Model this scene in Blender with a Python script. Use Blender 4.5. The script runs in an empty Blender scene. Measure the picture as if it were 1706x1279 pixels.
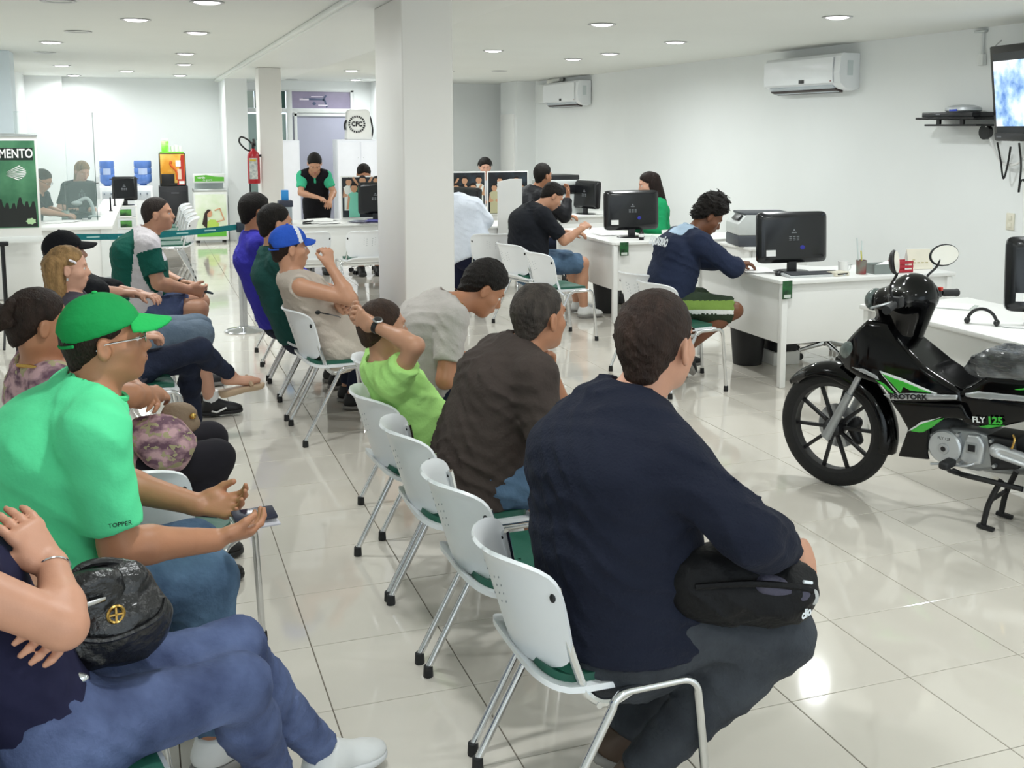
import bpy, bmesh, math, random
import numpy as np
from mathutils import Vector, Matrix, Euler, noise as mnoise

random.seed(7)
S = bpy.context.scene
COL = S.collection
PI = math.pi

# ---------------------------------------------------------------- camera
CAM_H = 1.7726
cam_data = bpy.data.cameras.new('camera')
cam = bpy.data.objects.new('camera', cam_data)
COL.objects.link(cam)
YAW, PITCH, ROLL = 0.3622, 0.1297, 0.0025
_f = Vector((math.sin(YAW)*math.cos(PITCH), math.cos(YAW)*math.cos(PITCH), -math.sin(PITCH)))
_r = Vector((math.cos(YAW), -math.sin(YAW), 0))
_u = _r.cross(_f)
_c, _s = math.cos(ROLL), math.sin(ROLL)
_r2 = _r*_c + _u*_s
_u2 = -_r*_s + _u*_c
cam.matrix_world = Matrix(((_r2.x, _u2.x, -_f.x, 0), (_r2.y, _u2.y, -_f.y, 0), (_r2.z, _u2.z, -_f.z, CAM_H), (0, 0, 0, 1)))
cam_data.sensor_width = 36
cam_data.lens = 1841.468/1706*36
cam_data.shift_x = (853-929.8067)/1706
cam_data.shift_y = (456.1408-639.5)/1706
cam_data.clip_start = 0.05
S.camera = cam

# ---------------------------------------------------------------- world, exposure
world = bpy.data.worlds.new('world')
S.world = world
world.use_nodes = True
_bg = world.node_tree.nodes['Background']
_bg.inputs[0].default_value = (0.80, 0.92, 1.0, 1)      # overcast daylight through the open shop front behind the camera
_bg.inputs[1].default_value = 1.5
S.view_settings.view_transform = 'Standard'
S.view_settings.look = 'None'
S.view_settings.gamma = 1
S.view_settings.use_curve_mapping = False
S.view_settings.exposure = 0.40
LAMP_W = 12.5          # watts of each recessed ceiling lamp

# ---------------------------------------------------------------- helpers: materials
def lin(h):
    if isinstance(h, str):
        h = h.lstrip('#')
        c = [int(h[i:i+2], 16)/255 for i in (0, 2, 4)]
    else:
        c = h
    return tuple(((x/12.92) if x <= 0.04045 else ((x+0.055)/1.055)**2.4) for x in c)

MATS = {}
def mat(name, col, rough=0.5, metal=0.0, var=0.03, scale=12.0, bump=0.0, bscale=60.0, spec=0.5, coat=0.0, emit=None, estr=0.0, alpha=None, trans=0.0, stretch=None, col2=None, contrast=None):
    if name in MATS:
        return MATS[name]
    m = bpy.data.materials.new(name)
    m.use_nodes = True
    nt = m.node_tree
    b = nt.nodes['Principled BSDF']
    c = lin(col)
    b.inputs['Roughness'].default_value = rough
    b.inputs['Metallic'].default_value = metal
    b.inputs['Specular IOR Level'].default_value = spec
    b.inputs['Coat Weight'].default_value = coat
    b.inputs['Coat Roughness'].default_value = 0.05
    tc = nt.nodes.new('ShaderNodeTexCoord')
    mp = nt.nodes.new('ShaderNodeMapping')
    nt.links.new(tc.outputs['Object'], mp.inputs['Vector'])
    if stretch:
        mp.inputs['Scale'].default_value = stretch
    nz = nt.nodes.new('ShaderNodeTexNoise')
    nz.inputs['Scale'].default_value = scale
    nz.inputs['Detail'].default_value = 4
    nt.links.new(mp.outputs[0], nz.inputs['Vector'])
    rp = nt.nodes.new('ShaderNodeValToRGB')
    if col2:
        c2 = lin(col2)
        lo, hi = contrast or (0.4, 0.6)
        rp.color_ramp.elements[0].position = lo; rp.color_ramp.elements[1].position = hi
        rp.color_ramp.elements[0].color = (*c, 1); rp.color_ramp.elements[1].color = (*c2, 1)
    else:
        rp.color_ramp.elements[0].position = 0.3; rp.color_ramp.elements[1].position = 0.7
        rp.color_ramp.elements[0].color = tuple(x*(1-var) for x in c)+(1,)
        rp.color_ramp.elements[1].color = tuple(min(1, x*(1+var)) for x in c)+(1,)
    nt.links.new(nz.outputs['Fac'], rp.inputs[0])
    nt.links.new(rp.outputs[0], b.inputs['Base Color'])
    if bump:
        n2 = nt.nodes.new('ShaderNodeTexNoise')
        n2.inputs['Scale'].default_value = bscale
        n2.inputs['Detail'].default_value = 3
        nt.links.new(mp.outputs[0], n2.inputs['Vector'])
        bp = nt.nodes.new('ShaderNodeBump')
        bp.inputs['Strength'].default_value = bump
        bp.inputs['Distance'].default_value = 0.01
        nt.links.new(n2.outputs['Fac'], bp.inputs['Height'])
        nt.links.new(bp.outputs[0], b.inputs['Normal'])
    if emit:
        b.inputs['Emission Color'].default_value = (*lin(emit), 1)
        b.inputs['Emission Strength'].default_value = estr
    if trans:
        b.inputs['Transmission Weight'].default_value = trans
    if alpha is not None:
        b.inputs['Alpha'].default_value = alpha
    MATS[name] = m
    return m

# ---------------------------------------------------------------- helpers: meshes
class MB:
    """collects shapes; build() links them as ONE mesh object"""
    def __init__(s):
        s.v = []; s.f = []; s.m = []
    def add(s, verts, faces, mi=0):
        o = len(s.v)
        s.v += [tuple(p) for p in verts]
        s.f += [tuple(i+o for i in f) for f in faces]
        s.m += [mi]*len(faces)
        return s
    def bm(s, b, mi=0, M=None):
        b.verts.ensure_lookup_table()
        vs = [(M @ v.co if M else v.co.copy()) for v in b.verts]
        for i, v in enumerate(b.verts): v.index = i
        fs = [[v.index for v in f.verts] for f in b.faces]
        b.free()
        return s.add(vs, fs, mi)
    def box(s, c, size, rot=(0, 0, 0), bev=0.0, mi=0, seg=2):
        b = bmesh.new()
        bmesh.ops.create_cube(b, size=1)
        bmesh.ops.scale(b, vec=size, verts=b.verts)
        if bev:
            bmesh.ops.bevel(b, geom=b.edges[:], offset=bev, segments=seg, profile=0.5, affect='EDGES')
        M = Matrix.Translation(c) @ Euler(rot).to_matrix().to_4x4()
        return s.bm(b, mi, M)
    def tube(s, pts, r, n=10, mi=0, caps=True, closed=False):
        pts = [Vector(p) for p in pts]
        N = len(pts)
        rs = r if isinstance(r, (list, tuple)) else [r]*N
        T = []
        for i in range(N):
            if closed:
                t = pts[(i+1) % N]-pts[i-1]
            else:
                t = pts[min(i+1, N-1)]-pts[max(i-1, 0)]
            T.append(t.normalized() if t.length > 1e-9 else Vector((0, 0, 1)))
        ref = Vector((0, 0, 1)) if abs(T[0].z) < 0.9 else Vector((1, 0, 0))
        u = T[0].cross(ref).normalized()
        vs = []
        for i in range(N):
            u = (u - T[i]*u.dot(T[i]))
            u = u.normalized() if u.length > 1e-6 else T[i].orthogonal().normalized()
            w = T[i].cross(u)
            for k in range(n):
                a = 2*PI*k/n
                vs.append(pts[i]+(u*math.cos(a)+w*math.sin(a))*rs[i])
        fs = []
        for i in range(N if closed else N-1):
            j = (i+1) % N
            for k in range(n):
                fs.append((i*n+k, i*n+(k+1) % n, j*n+(k+1) % n, j*n+k))
        if caps and not closed:
            fs.append(tuple(range(n-1, -1, -1)))
            fs.append(tuple((N-1)*n+k for k in range(n)))
        return s.add(vs, fs, mi)
    def lathe(s, prof, n=24, M=None, mi=0):
        vs = []; fs = []
        for (r, z) in prof:
            for k in range(n):
                a = 2*PI*k/n
                p = Vector((r*math.cos(a), r*math.sin(a), z))
                vs.append(M @ p if M else p)
        for i in range(len(prof)-1):
            for k in range(n):
                fs.append((i*n+k, i*n+(k+1) % n, (i+1)*n+(k+1) % n, (i+1)*n+k))
        closed = prof[0] == prof[-1]
        if prof[0][0] > 1e-5 and not closed: fs.append(tuple(range(n-1, -1, -1)))
        if prof[-1][0] > 1e-5 and not closed: fs.append(tuple((len(prof)-1)*n+k for k in range(n)))
        return s.add(vs, fs, mi)
    def prism(s, poly, h, M=None, mi=0, bev=0.0):
        """poly in xy, extruded along z from 0 to h"""
        b = bmesh.new()
        vs = [b.verts.new((x, y, 0)) for x, y in poly]
        f = b.faces.new(vs)
        r = bmesh.ops.extrude_face_region(b, geom=[f])
        bmesh.ops.translate(b, vec=(0, 0, h), verts=[e for e in r['geom'] if isinstance(e, bmesh.types.BMVert)])
        bmesh.ops.recalc_face_normals(b, faces=b.faces)
        if bev:
            bmesh.ops.bevel(b, geom=b.edges[:], offset=bev, segments=2, profile=0.5, affect='EDGES', clamp_overlap=True)
        return s.bm(b, mi, M)
    def ell(s, c, r, n=16, m=10, M=None, mi=0):
        vs = []; fs = []
        for i in range(m+1):
            t = PI*i/m
            for k in range(n):
                a = 2*PI*k/n
                p = Vector((r[0]*math.sin(t)*math.cos(a), r[1]*math.sin(t)*math.sin(a), r[2]*math.cos(t)))
                if M: p = M.to_3x3() @ p
                vs.append(p+Vector(c))
        for i in range(m):
            for k in range(n):
                fs.append((i*n+k, (i+1)*n+k, (i+1)*n+(k+1) % n, i*n+(k+1) % n))
        return s.add(vs, fs, mi)
    def grid(s, P, mi=0, closed=False):
        """P[i][j] points"""
        a = len(P); b = len(P[0])
        vs = [p for row in P for p in row]
        fs = []
        for i in range(a-1):
            for j in range(b if closed else b-1):
                k = (j+1) % b
                fs.append((i*b+j, i*b+k, (i+1)*b+k, (i+1)*b+j))
        return s.add(vs, fs, mi)
    def sheet(s, P, th, mi=0):
        """closed thin slab from a grid of points, thickness along the local normal"""
        a = len(P); b = len(P[0])
        P = [[Vector(p) for p in row] for row in P]
        Nn = [[None]*b for _ in range(a)]
        for i in range(a):
            for j in range(b):
                du = P[min(i+1, a-1)][j]-P[max(i-1, 0)][j]
                dv = P[i][min(j+1, b-1)]-P[i][max(j-1, 0)]
                n = du.cross(dv)
                Nn[i][j] = n.normalized() if n.length > 1e-12 else Vector((0, 0, 1))
        vs = [P[i][j]+Nn[i][j]*th/2 for i in range(a) for j in range(b)] + [P[i][j]-Nn[i][j]*th/2 for i in range(a) for j in range(b)]
        o = a*b
        fs = []
        for i in range(a-1):
            for j in range(b-1):
                q = (i*b+j, i*b+j+1, (i+1)*b+j+1, (i+1)*b+j)
                fs.append(q[::-1]); fs.append(tuple(x+o for x in q))
        for i in range(a-1):
            for j in (0, b-1):
                q = (i*b+j, (i+1)*b+j, (i+1)*b+j+o, i*b+j+o)
                fs.append(q if j else q[::-1])
        for j in range(b-1):
            for i in (0, a-1):
                q = (i*b+j, i*b+j+1, i*b+j+1+o, i*b+j+o)
                fs.append(q[::-1] if i else q)
        return s.add(vs, fs, mi)
    def mesh(s, name, mats, smooth=True, angle=40):
        me = bpy.data.meshes.new(name)
        me.from_pydata(s.v, [], s.f)
        if not isinstance(mats, (list, tuple)): mats = [mats]
        for m in mats: me.materials.append(m)
        if len(mats) > 1: me.polygons.foreach_set('material_index', s.m)
        me.validate()
        if smooth:
            me.polygons.foreach_set('use_smooth', [True]*len(me.polygons))
            me.set_sharp_from_angle(angle=math.radians(angle))
        me.update()
        return me
    def build(s, name, mats, parent=None, loc=(0, 0, 0), rot=(0, 0, 0), smooth=True, angle=40):
        return link(name, s.mesh(name, mats, smooth, angle), parent, loc, rot)

def link(name, me, parent=None, loc=(0, 0, 0), rot=(0, 0, 0)):
    o = bpy.data.objects.new(name, me)
    COL.objects.link(o)
    o.location = loc; o.rotation_euler = rot
    if parent: o.parent = parent
    return o
def tag(o, label=None, cat=None, group=None, kind=None):
    if label: o['label'] = label
    if cat: o['category'] = cat
    if group: o['group'] = group
    if kind: o['kind'] = kind
    return o
def thing(name, label, cat, loc=(0, 0, 0), rz=0.0, group=None):
    o = bpy.data.objects.new(name, None)
    o.empty_display_size = 0.1
    COL.objects.link(o)
    o.location = loc; o.rotation_euler = (0, 0, rz)
    return tag(o, label, cat, group)
def copy_tree(o, parent=None):
    c = o.copy(); COL.objects.link(c)
    c.parent = parent
    for ch in list(o.children): copy_tree(ch, c)
    return c
def dup(o, label, loc, rz=0.0):
    c = copy_tree(o)
    c.location = loc; c.rotation_euler = (0, 0, rz); c['label'] = label
    return c
def lerp(a, b, t): return a+(b-a)*t
def arc(c, r, a0, a1, n, ax='xz'):
    out = []
    for i in range(n+1):
        a = a0+(a1-a0)*i/n
        d = {'x': 0, 'y': 0, 'z': 0}
        d[ax[0]] = r*math.cos(a); d[ax[1]] = r*math.sin(a)
        out.append((c[0]+d['x'], c[1]+d['y'], c[2]+d['z']))
    return out
def smooth_path(pts, it=2):
    """Chaikin rounding of a polyline, ends kept"""
    P = [Vector(p) for p in pts]
    for _ in range(it):
        Q = [P[0]]
        for i in range(len(P)-1):
            if i: Q.append(P[i]*0.75+P[i+1]*0.25)
            else: Q.append(P[i]*0.5+P[i+1]*0.5) if len(P) > 2 else None
            if i < len(P)-2: Q.append(P[i]*0.25+P[i+1]*0.75)
        Q.append(P[-1])
        P = [q for q in Q if q is not None]
    return P
def catmull(pts, n=6):
    P = [Vector(p) for p in pts]
    out = []
    for i in range(len(P)-1):
        p0 = P[max(i-1, 0)]; p1 = P[i]; p2 = P[i+1]; p3 = P[min(i+2, len(P)-1)]
        for k in range(n):
            t = k/n
            out.append(0.5*((2*p1)+(-p0+p2)*t+(2*p0-5*p1+4*p2-p3)*t*t+(-p0+3*p1-3*p2+p3)*t**3))
    out.append(P[-1])
    return out
def text_mesh(body, size, font_bold=0.0, extrude=0.0005):
    cu = bpy.data.curves.new('lettering', 'FONT')
    cu.body = body; cu.size = size; cu.align_x = 'CENTER'; cu.align_y = 'CENTER'
    cu.extrude = extrude; cu.offset = font_bold
    cu.resolution_u = 3
    ob = bpy.data.objects.new('lettering_tmp', cu)
    COL.objects.link(ob)
    dg = bpy.context.evaluated_depsgraph_get()
    me = bpy.data.meshes.new_from_object(ob.evaluated_get(dg))
    bpy.data.objects.remove(ob); bpy.data.curves.remove(cu)
    return me
def text(name, body, size, m, parent, loc, rot, bold=0.0, sx=1.0):
    me = text_mesh(body, size, bold)
    me.materials.clear(); me.materials.append(m)
    o = link(name, me, parent, loc, rot)
    o.scale = (sx, 1, 1)
    return o
# ================================================================ THE SETTING
ZC = 2.60
XR, XL, YB, YF = 6.45, -1.62, 19.75, -3.0
M_wall = mat('wall_paint', '#eef1f0', 0.55, var=0.012, scale=1.5, bump=0.03, bscale=180)
M_ceil = mat('ceiling_paint', '#e9ebe6', 0.8, var=0.012, scale=1.2)
M_beam = mat('beam_paint', '#eceee9', 0.45, var=0.01, scale=1.2)
M_col = mat('column_paint', '#ebe8e3', 0.4, var=0.012, scale=2)
M_grout = mat('tile_grout', '#7a7166', 0.9, var=0.08, scale=30)
M_tile = mat('porcelain_tile', '#dad4c9', 0.07, var=0.035, scale=2.2, spec=0.6, coat=0.35)

def struct(name, mb, m, parent=None, **k):
    o = mb.build(name, m, parent, **k)
    if not parent: o['kind'] = 'structure'
    return o
fl_ = struct('floor', MB().box(((XL+XR)/2, (YB+YF)/2, -0.054), (XR-XL+0.6, YB-YF+0.6, 0.1)), M_grout, smooth=False)
fl_['label'] = 'beige grout bed under glossy cream porcelain floor tiles'

# floor tiles: one shared bevelled mesh, the 300 that show largest as objects, the rest as one stuff part
TS = 0.45
TX0, TY0 = 0.4894, 3.2366
def _proj(p):
    q = Vector(p)-Vector((0, 0, CAM_H))
    z = q.dot(_f)
    if z < 0.05: return None
    return (929.8+1841.47*q.dot(_r2)/z, 456.1-1841.47*q.dot(_u2)/z)
cells = []
for i in range(-5, 14):
    for j in range(-14, 37):
        x0 = max(TX0+i*TS, XL); x1 = min(TX0+(i+1)*TS, XR); y0 = TY0+j*TS; y1 = min(y0+TS, YB)
        if x1-x0 < 0.05 or y1-y0 < 0.05: continue
        pr = [_proj(p) for p in ((x0, y0, 0), (x1, y0, 0), (x1, y1, 0), (x0, y1, 0))]
        a = 0
        if all(pr):
            cx_ = sum(p[0] for p in pr)/4; cy_ = sum(p[1] for p in pr)/4
            if -60 < cx_ < 1766 and cy_ < 1330:
                a = abs(sum(pr[k][0]*pr[(k+1) % 4][1]-pr[(k+1) % 4][0]*pr[k][1] for k in range(4)))/2
        full = abs(x1-x0-TS) < 1e-6 and abs(y1-y0-TS) < 1e-6
        cells.append((a if full else 0, x0, y0, x1, y1, full))
cells.sort(reverse=True)
def tile_mb(mb, x0, y0, x1, y1):
    g = 0.0018; b = 0.0012; zt = 0.0; zb = -0.006
    xs = (x0+g, x0+g+b, x1-g-b, x1-g); ys = (y0+g, y0+g+b, y1-g-b, y1-g)
    vs = [(xs[0], ys[0], zb), (xs[3], ys[0], zb), (xs[3], ys[3], zb), (xs[0], ys[3], zb),
          (xs[0], ys[0], zt-b), (xs[3], ys[0], zt-b), (xs[3], ys[3], zt-b), (xs[0], ys[3], zt-b),
          (xs[1], ys[1], zt), (xs[2], ys[1], zt), (xs[2], ys[2], zt), (xs[1], ys[2], zt)]
    fs = [(0, 1, 5, 4), (1, 2, 6, 5), (2, 3, 7, 6), (3, 0, 4, 7), (4, 5, 9, 8), (5, 6, 10, 9), (6, 7, 11, 10), (7, 4, 8, 11), (8, 9, 10, 11)]
    mb.add(vs, fs)
_t = MB(); tile_mb(_t, 0, 0, TS, TS)
tile_me = _t.mesh('tile', M_tile, smooth=False)
rest = MB()
n_ = 0
for (a, x0, y0, x1, y1, full) in cells:
    if a > 0 and n_ < 300:
        n_ += 1
        link('tile', tile_me, fl_, (x0, y0, random.uniform(-0.0003, 0.0003)))
    else:
        tile_mb(rest, x0, y0, x1, y1)
o = rest.build('tiles_beyond', M_tile, fl_, smooth=False); o['kind'] = 'stuff'

struct('ceiling', MB().box(((XL+XR)/2, (YB+YF)/2, ZC+0.06), (XR-XL+0.6, YB-YF+0.6, 0.12)), M_ceil, smooth=False)
struct('wall_right', MB().box((XR+0.1, (14.4+YF)/2, ZC/2), (0.2, 14.4-YF, ZC)), M_wall, smooth=False)
o = struct('wall_right_rear', MB().box((XR+0.16, (14.4+YB)/2, ZC/2), (0.2, YB-14.4, ZC)), M_wall, smooth=False)
struct('wall_left', MB().box((XL-0.1, (YB+YF)/2, ZC/2), (0.2, YB-YF, ZC)), M_wall, smooth=False)
# back wall in pieces around the glazed door opening (x 1.70 .. 3.62)
DX0, DX1, DZ = 1.70, 3.62, 2.45
bw = MB()
bw.box(((XL-0.2+DX0)/2, YB+0.1, ZC/2), (DX0-XL+0.2, 0.2, ZC))
bw.box(((DX1+XR+0.3)/2, YB+0.1, ZC/2), (XR+0.3-DX1, 0.2, ZC))
bw.box(((DX0+DX1)/2, YB+0.1, (DZ+ZC)/2), (DX1-DX0, 0.2, ZC-DZ))
struct('wall_back', bw, M_wall, smooth=False)
struct('wall_partition', MB().box((3.98, (17.2+YB)/2, ZC/2), (0.14, YB-17.2, ZC)), M_wall, smooth=False)
# pilasters
struct('pilaster_right', MB().box((XR-0.08, 18.75, ZC/2), (0.42, 0.9, ZC), bev=0.004), M_wall, smooth=False)
struct('pilaster_left', MB().box((XL+0.19, 13.6, ZC/2), (0.38, 0.45, ZC), bev=0.004), mat('pillar_paint', '#dfeaf0', 0.5, var=0.01), smooth=False)
struct('pilaster_back', MB().box((-1.36, YB-0.12, ZC/2), (0.56, 0.24, ZC), bev=0.004), M_wall, smooth=False)
struct('pilaster_door', MB().box((1.50, YB-0.7, ZC/2), (0.34, 1.4, ZC), bev=0.004), M_wall, smooth=False)
# ceiling beam with two small mouldings
bm_ = struct('ceiling_beam', MB().box((1.80, (YF+YB)/2, ZC-0.02), (0.95, YB-YF, 0.04)), M_beam, smooth=False)
MB().box((1.30, (YF+YB)/2, ZC-0.02), (0.06, YB-YF, 0.04), bev=0.008).build('moulding', M_beam, bm_)
MB().box((1.315, (YF+YB)/2, ZC-0.044), (0.03, YB-YF, 0.02), bev=0.006).build('moulding', M_beam, bm_)
# columns
def column(x, y, w, d, lab):
    o = struct('column', MB().box((x+w/2, y+d/2, (ZC-0.04)/2), (w, d, ZC-0.04), bev=0.012, seg=3), M_col)
    o['label'] = lab
column(1.50, 6.60, 0.315, 0.80, 'thick white square column in the middle of the room')
column(1.50, 14.9, 0.29, 0.40, 'slimmer white column behind, with the fire extinguisher')
# thin door in the far right wall
M_white = mat('white_laminate', '#f1f1ee', 0.35, var=0.012, scale=3)
M_dkm = mat('dark_metal', '#2a2a2c', 0.4, 0.6)
M_chrome = mat('chrome_tube', '#d9dadb', 0.12, 1.0, var=0.03)
M_alu = mat('brushed_aluminium', '#c6cac9', 0.3, 0.9, var=0.04)
d2 = struct('door_2', MB().box((XR-0.30, 18.78, 1.02), (0.03, 0.72, 2.04), bev=0.004), M_white)
MB().tube([(XR-0.315, 18.5, 1.02), (XR-0.36, 18.5, 1.02), (XR-0.36, 18.6, 1.02)], 0.009).build('door_handle', M_dkm, d2)
# glazed back door with transom
M_alw = mat('white_aluminium', '#e3e6e4', 0.35, var=0.02)
M_frost = mat('frosted_violet_glass', '#b3b4c6', 0.25, var=0.03, scale=2, spec=0.5)
M_frostg = mat('green_grey_glass', '#93a8a1', 0.15, var=0.06, scale=3)
M_dkg = mat('dark_green_panel', '#2d5a50', 0.3, var=0.15, scale=4)
yd = YB+0.04
dr = struct('door_1', MB().box((DX0+0.03, yd, DZ/2), (0.06, 0.08, DZ), bev=0.004).box((DX1-0.03, yd, DZ/2), (0.06, 0.08, DZ), bev=0.004)
            .box(((DX0+DX1)/2, yd, DZ-0.015), (DX1-DX0, 0.08, 0.03)).box(((DX0+DX1)/2, yd-0.003, 2.09), (DX1-DX0, 0.08, 0.075), bev=0.004), M_alw)
MB().box((2.50, yd-0.006, DZ/2), (0.09, 0.085, DZ-0.02), bev=0.004).build('mullion', M_alw, dr)
MB().box((3.06, yd+0.01, 1.03), (1.02, 0.025, 2.05)).build('door_leaf', M_frost, dr)
MB().box((2.60, yd-0.02, 1.03), (0.05, 0.05, 2.05), bev=0.004).build('door_stile', M_alw, dr)
MB().box((3.06, yd-0.02, 2.02), (1.0, 0.05, 0.05), bev=0.004).build('door_rail', M_alw, dr)
MB().lathe([(0.0, 0.0), (0.022, 0.0), (0.022, 0.02), (0.012, 0.05), (0, 0.05)], 16, Matrix.Translation((2.56, yd-0.05, 1.33)) @ Matrix.Rotation(PI/2, 4, 'X')).build('lock', M_dkm, dr)
for (xa, xb) in ((1.79, 2.12), (2.14, 2.44)):
    MB().box(((xa+xb)/2, yd+0.01, 1.03), (xb-xa, 0.02, 2.0)).build('pane', M_frostg, dr)
MB().box((1.84, yd+0.01, 2.28), (0.14, 0.02, 0.30)).build('transom_pane', mat('pale_glass', '#b9c7bd', 0.2), dr)
tp = MB().box((2.18, yd+0.012, 2.28), (0.52, 0.02, 0.30)).build('transom_pane', M_dkg, dr)
star = [(0.14*(1 if k % 2 == 0 else 0.45)*math.sin(k*PI/5), 0.14*(1 if k % 2 == 0 else 0.45)*math.cos(k*PI/5)) for k in range(10)]
MB().prism(star, 0.004, Matrix.Translation((2.23, yd-0.002, 2.28)) @ Matrix.Rotation(PI/2, 4, 'X')).build('star', mat('yellow_film', '#c9cf3f', 0.5), tp)
tv_ = MB().box((3.06, yd+0.012, 2.28), (1.02, 0.02, 0.30)).build('transom_pane', mat('violet_film', '#9a91aa', 0.3, var=0.12, scale=3), dr)
MB().box((2.92, yd-0.001, 2.29), (0.36, 0.006, 0.035), bev=0.002).box((3.11, yd-0.001, 2.31), (0.03, 0.006, 0.11), rot=(0, 0.5, 0)).box((3.13, yd-0.001, 2.22), (0.03, 0.006, 0.14), rot=(0, -0.3, 0)).lathe([(0, 0), (0.03, 0), (0.03, 0.006), (0, 0.006)], 14, Matrix.Translation((2.93, yd+0.0, 2.215)) @ Matrix.Rotation(PI/2, 4, 'X')).build('decal', mat('slate_film', '#4e5a78', 0.4), tv_)
MB().box((2.76, yd-0.004, 2.285), (0.16, 0.006, 0.03)).box((2.98, yd-0.004, 2.335), (0.2, 0.005, 0.012)).box((3.08, yd-0.004, 2.185), (0.16, 0.005, 0.018)).build('decal', mat('white_film', '#efe6f2', 0.4), tv_)

# ================================================================ CEILING LAMPS
M_ring = mat('lamp_ring', '#cfd0cf', 0.4, var=0.02)
M_bulb = mat('lamp_diffuser', '#ffffff', 0.5, emit='#fbf4ff', estr=9.0)
M_off = mat('lamp_diffuser_unlit', '#d5d8d3', 0.5)
ring_me = MB().lathe([(0.082, 0.0), (0.105, -0.004), (0.112, -0.001), (0.112, 0.002), (0.085, 0.004), (0.08, 0.03), (0.082, 0.0)], 32).mesh('ring', M_ring)
bulb_me = MB().lathe([(0.0, -0.012), (0.05, -0.010), (0.084, 0.0), (0.084, 0.006), (0.0, 0.008)], 32).mesh('diffuser', M_bulb)
off_me = MB().lathe([(0.0, 0.010), (0.06, 0.010), (0.084, 0.004), (0.084, 0.012), (0.0, 0.016)], 32).mesh('diffuser', M_off)
def ceiling_lamp(x, y, lab, on=True, group=None, tint=(0.955, 1.0, 0.995)):
    t = thing('ceiling_lamp', lab, 'ceiling lamp', (x, y, ZC-0.006), group=group)
    link('ring', ring_me, t); link('diffuser', bulb_me if on else off_me, t)
    if on:
        L = bpy.data.lights.new('lamp_light', 'AREA'); L.shape = 'DISK'; L.size = 0.16; L.energy = LAMP_W; L.color = tint; L.spread = math.radians(170)
        lo = bpy.data.objects.new('lamp_light', L); COL.objects.link(lo); lo.parent = t; lo.location = (0, 0, -0.02)
LAMPS = [(0.473, 7.77, 'lit round ceiling lamp nearest the top edge, left of the beam'),
 (0.033, 9.2, 'lit round ceiling lamp, second nearest left of the beam'),
 (0.529, 10.24, 'lit round ceiling lamp just below and right of the second nearest one'),
 (-0.733, 11.91, 'lit round ceiling lamp above the far left glass booth, nearest one'),
 (0.548, 13.12, 'lit round ceiling lamp left of the beam, third of the right hand line'),
 (-0.884, 16.25, 'lit round ceiling lamp deep in the booth corner, left of two'),
 (0.619, 15.31, 'lit star-glinting ceiling lamp left of the beam'),
 (-0.874, 19.08, 'lit round ceiling lamp nearest the back wall on the left'),
 (-0.091, 17.38, 'lit round ceiling lamp above the two water coolers'),
 (0.676, 18.4, 'lit round ceiling lamp above the coffee machine by the back wall'),
 (2.9, 15.97, 'lit round ceiling lamp in front of the frosted glass door'),
 (3.475, 8.206, 'lit round ceiling lamp right of the thick column, nearest'),
 (3.563, 11.35, 'lit round ceiling lamp right of the thick column, further back'),
 (4.822, 9.6, 'lit round ceiling lamp above the desk with the green-sleeved woman'),
 (4.879, 11.3, 'lit round ceiling lamp further along the right wall, before the last one'),
 (4.851, 12.32, 'lit round ceiling lamp furthest along the right wall'),
 (4.856, 7.037, 'lit round ceiling lamp left of the large air conditioner, brightest'),
 (3.5, 18.9, 'lit round ceiling lamp above the white cabinet')]
for x, y, lab in LAMPS: ceiling_lamp(x, y, lab)
for x, y in ((0.5, 5.2), (0.5, 2.6), (0.5, 0.0), (3.5, 5.3), (3.5, 2.6), (3.5, 0.0), (4.85, 4.4), (4.85, 1.8), (3.6, 14.3), (4.4, 17.6), (4.2, 15.6)):  # rearmost ones are added, hidden behind the column, to brighten the far right
    ceiling_lamp(x, y, 'lit round ceiling lamp out of view, above the seats or added to brighten the far right', group='ceiling lamps out of view')
for (x, y, lab) in ((-0.439, 8.066, 'unlit round ceiling fitting at the top left edge'), (-0.43, 10.509, 'unlit ceiling fitting between lit lamps on the left'), (-0.897, 13.521, 'unlit ceiling fitting further left above the booth'),
                      (2.271, 12.501, 'unlit ceiling fitting left of the thick column'), (4.87, 15.229, 'unlit ceiling fitting right of the thick column'), (2.469, 19.182, 'unlit ceiling fitting near the glazed door')):
    ceiling_lamp(x, y, lab, on=False)
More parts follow.
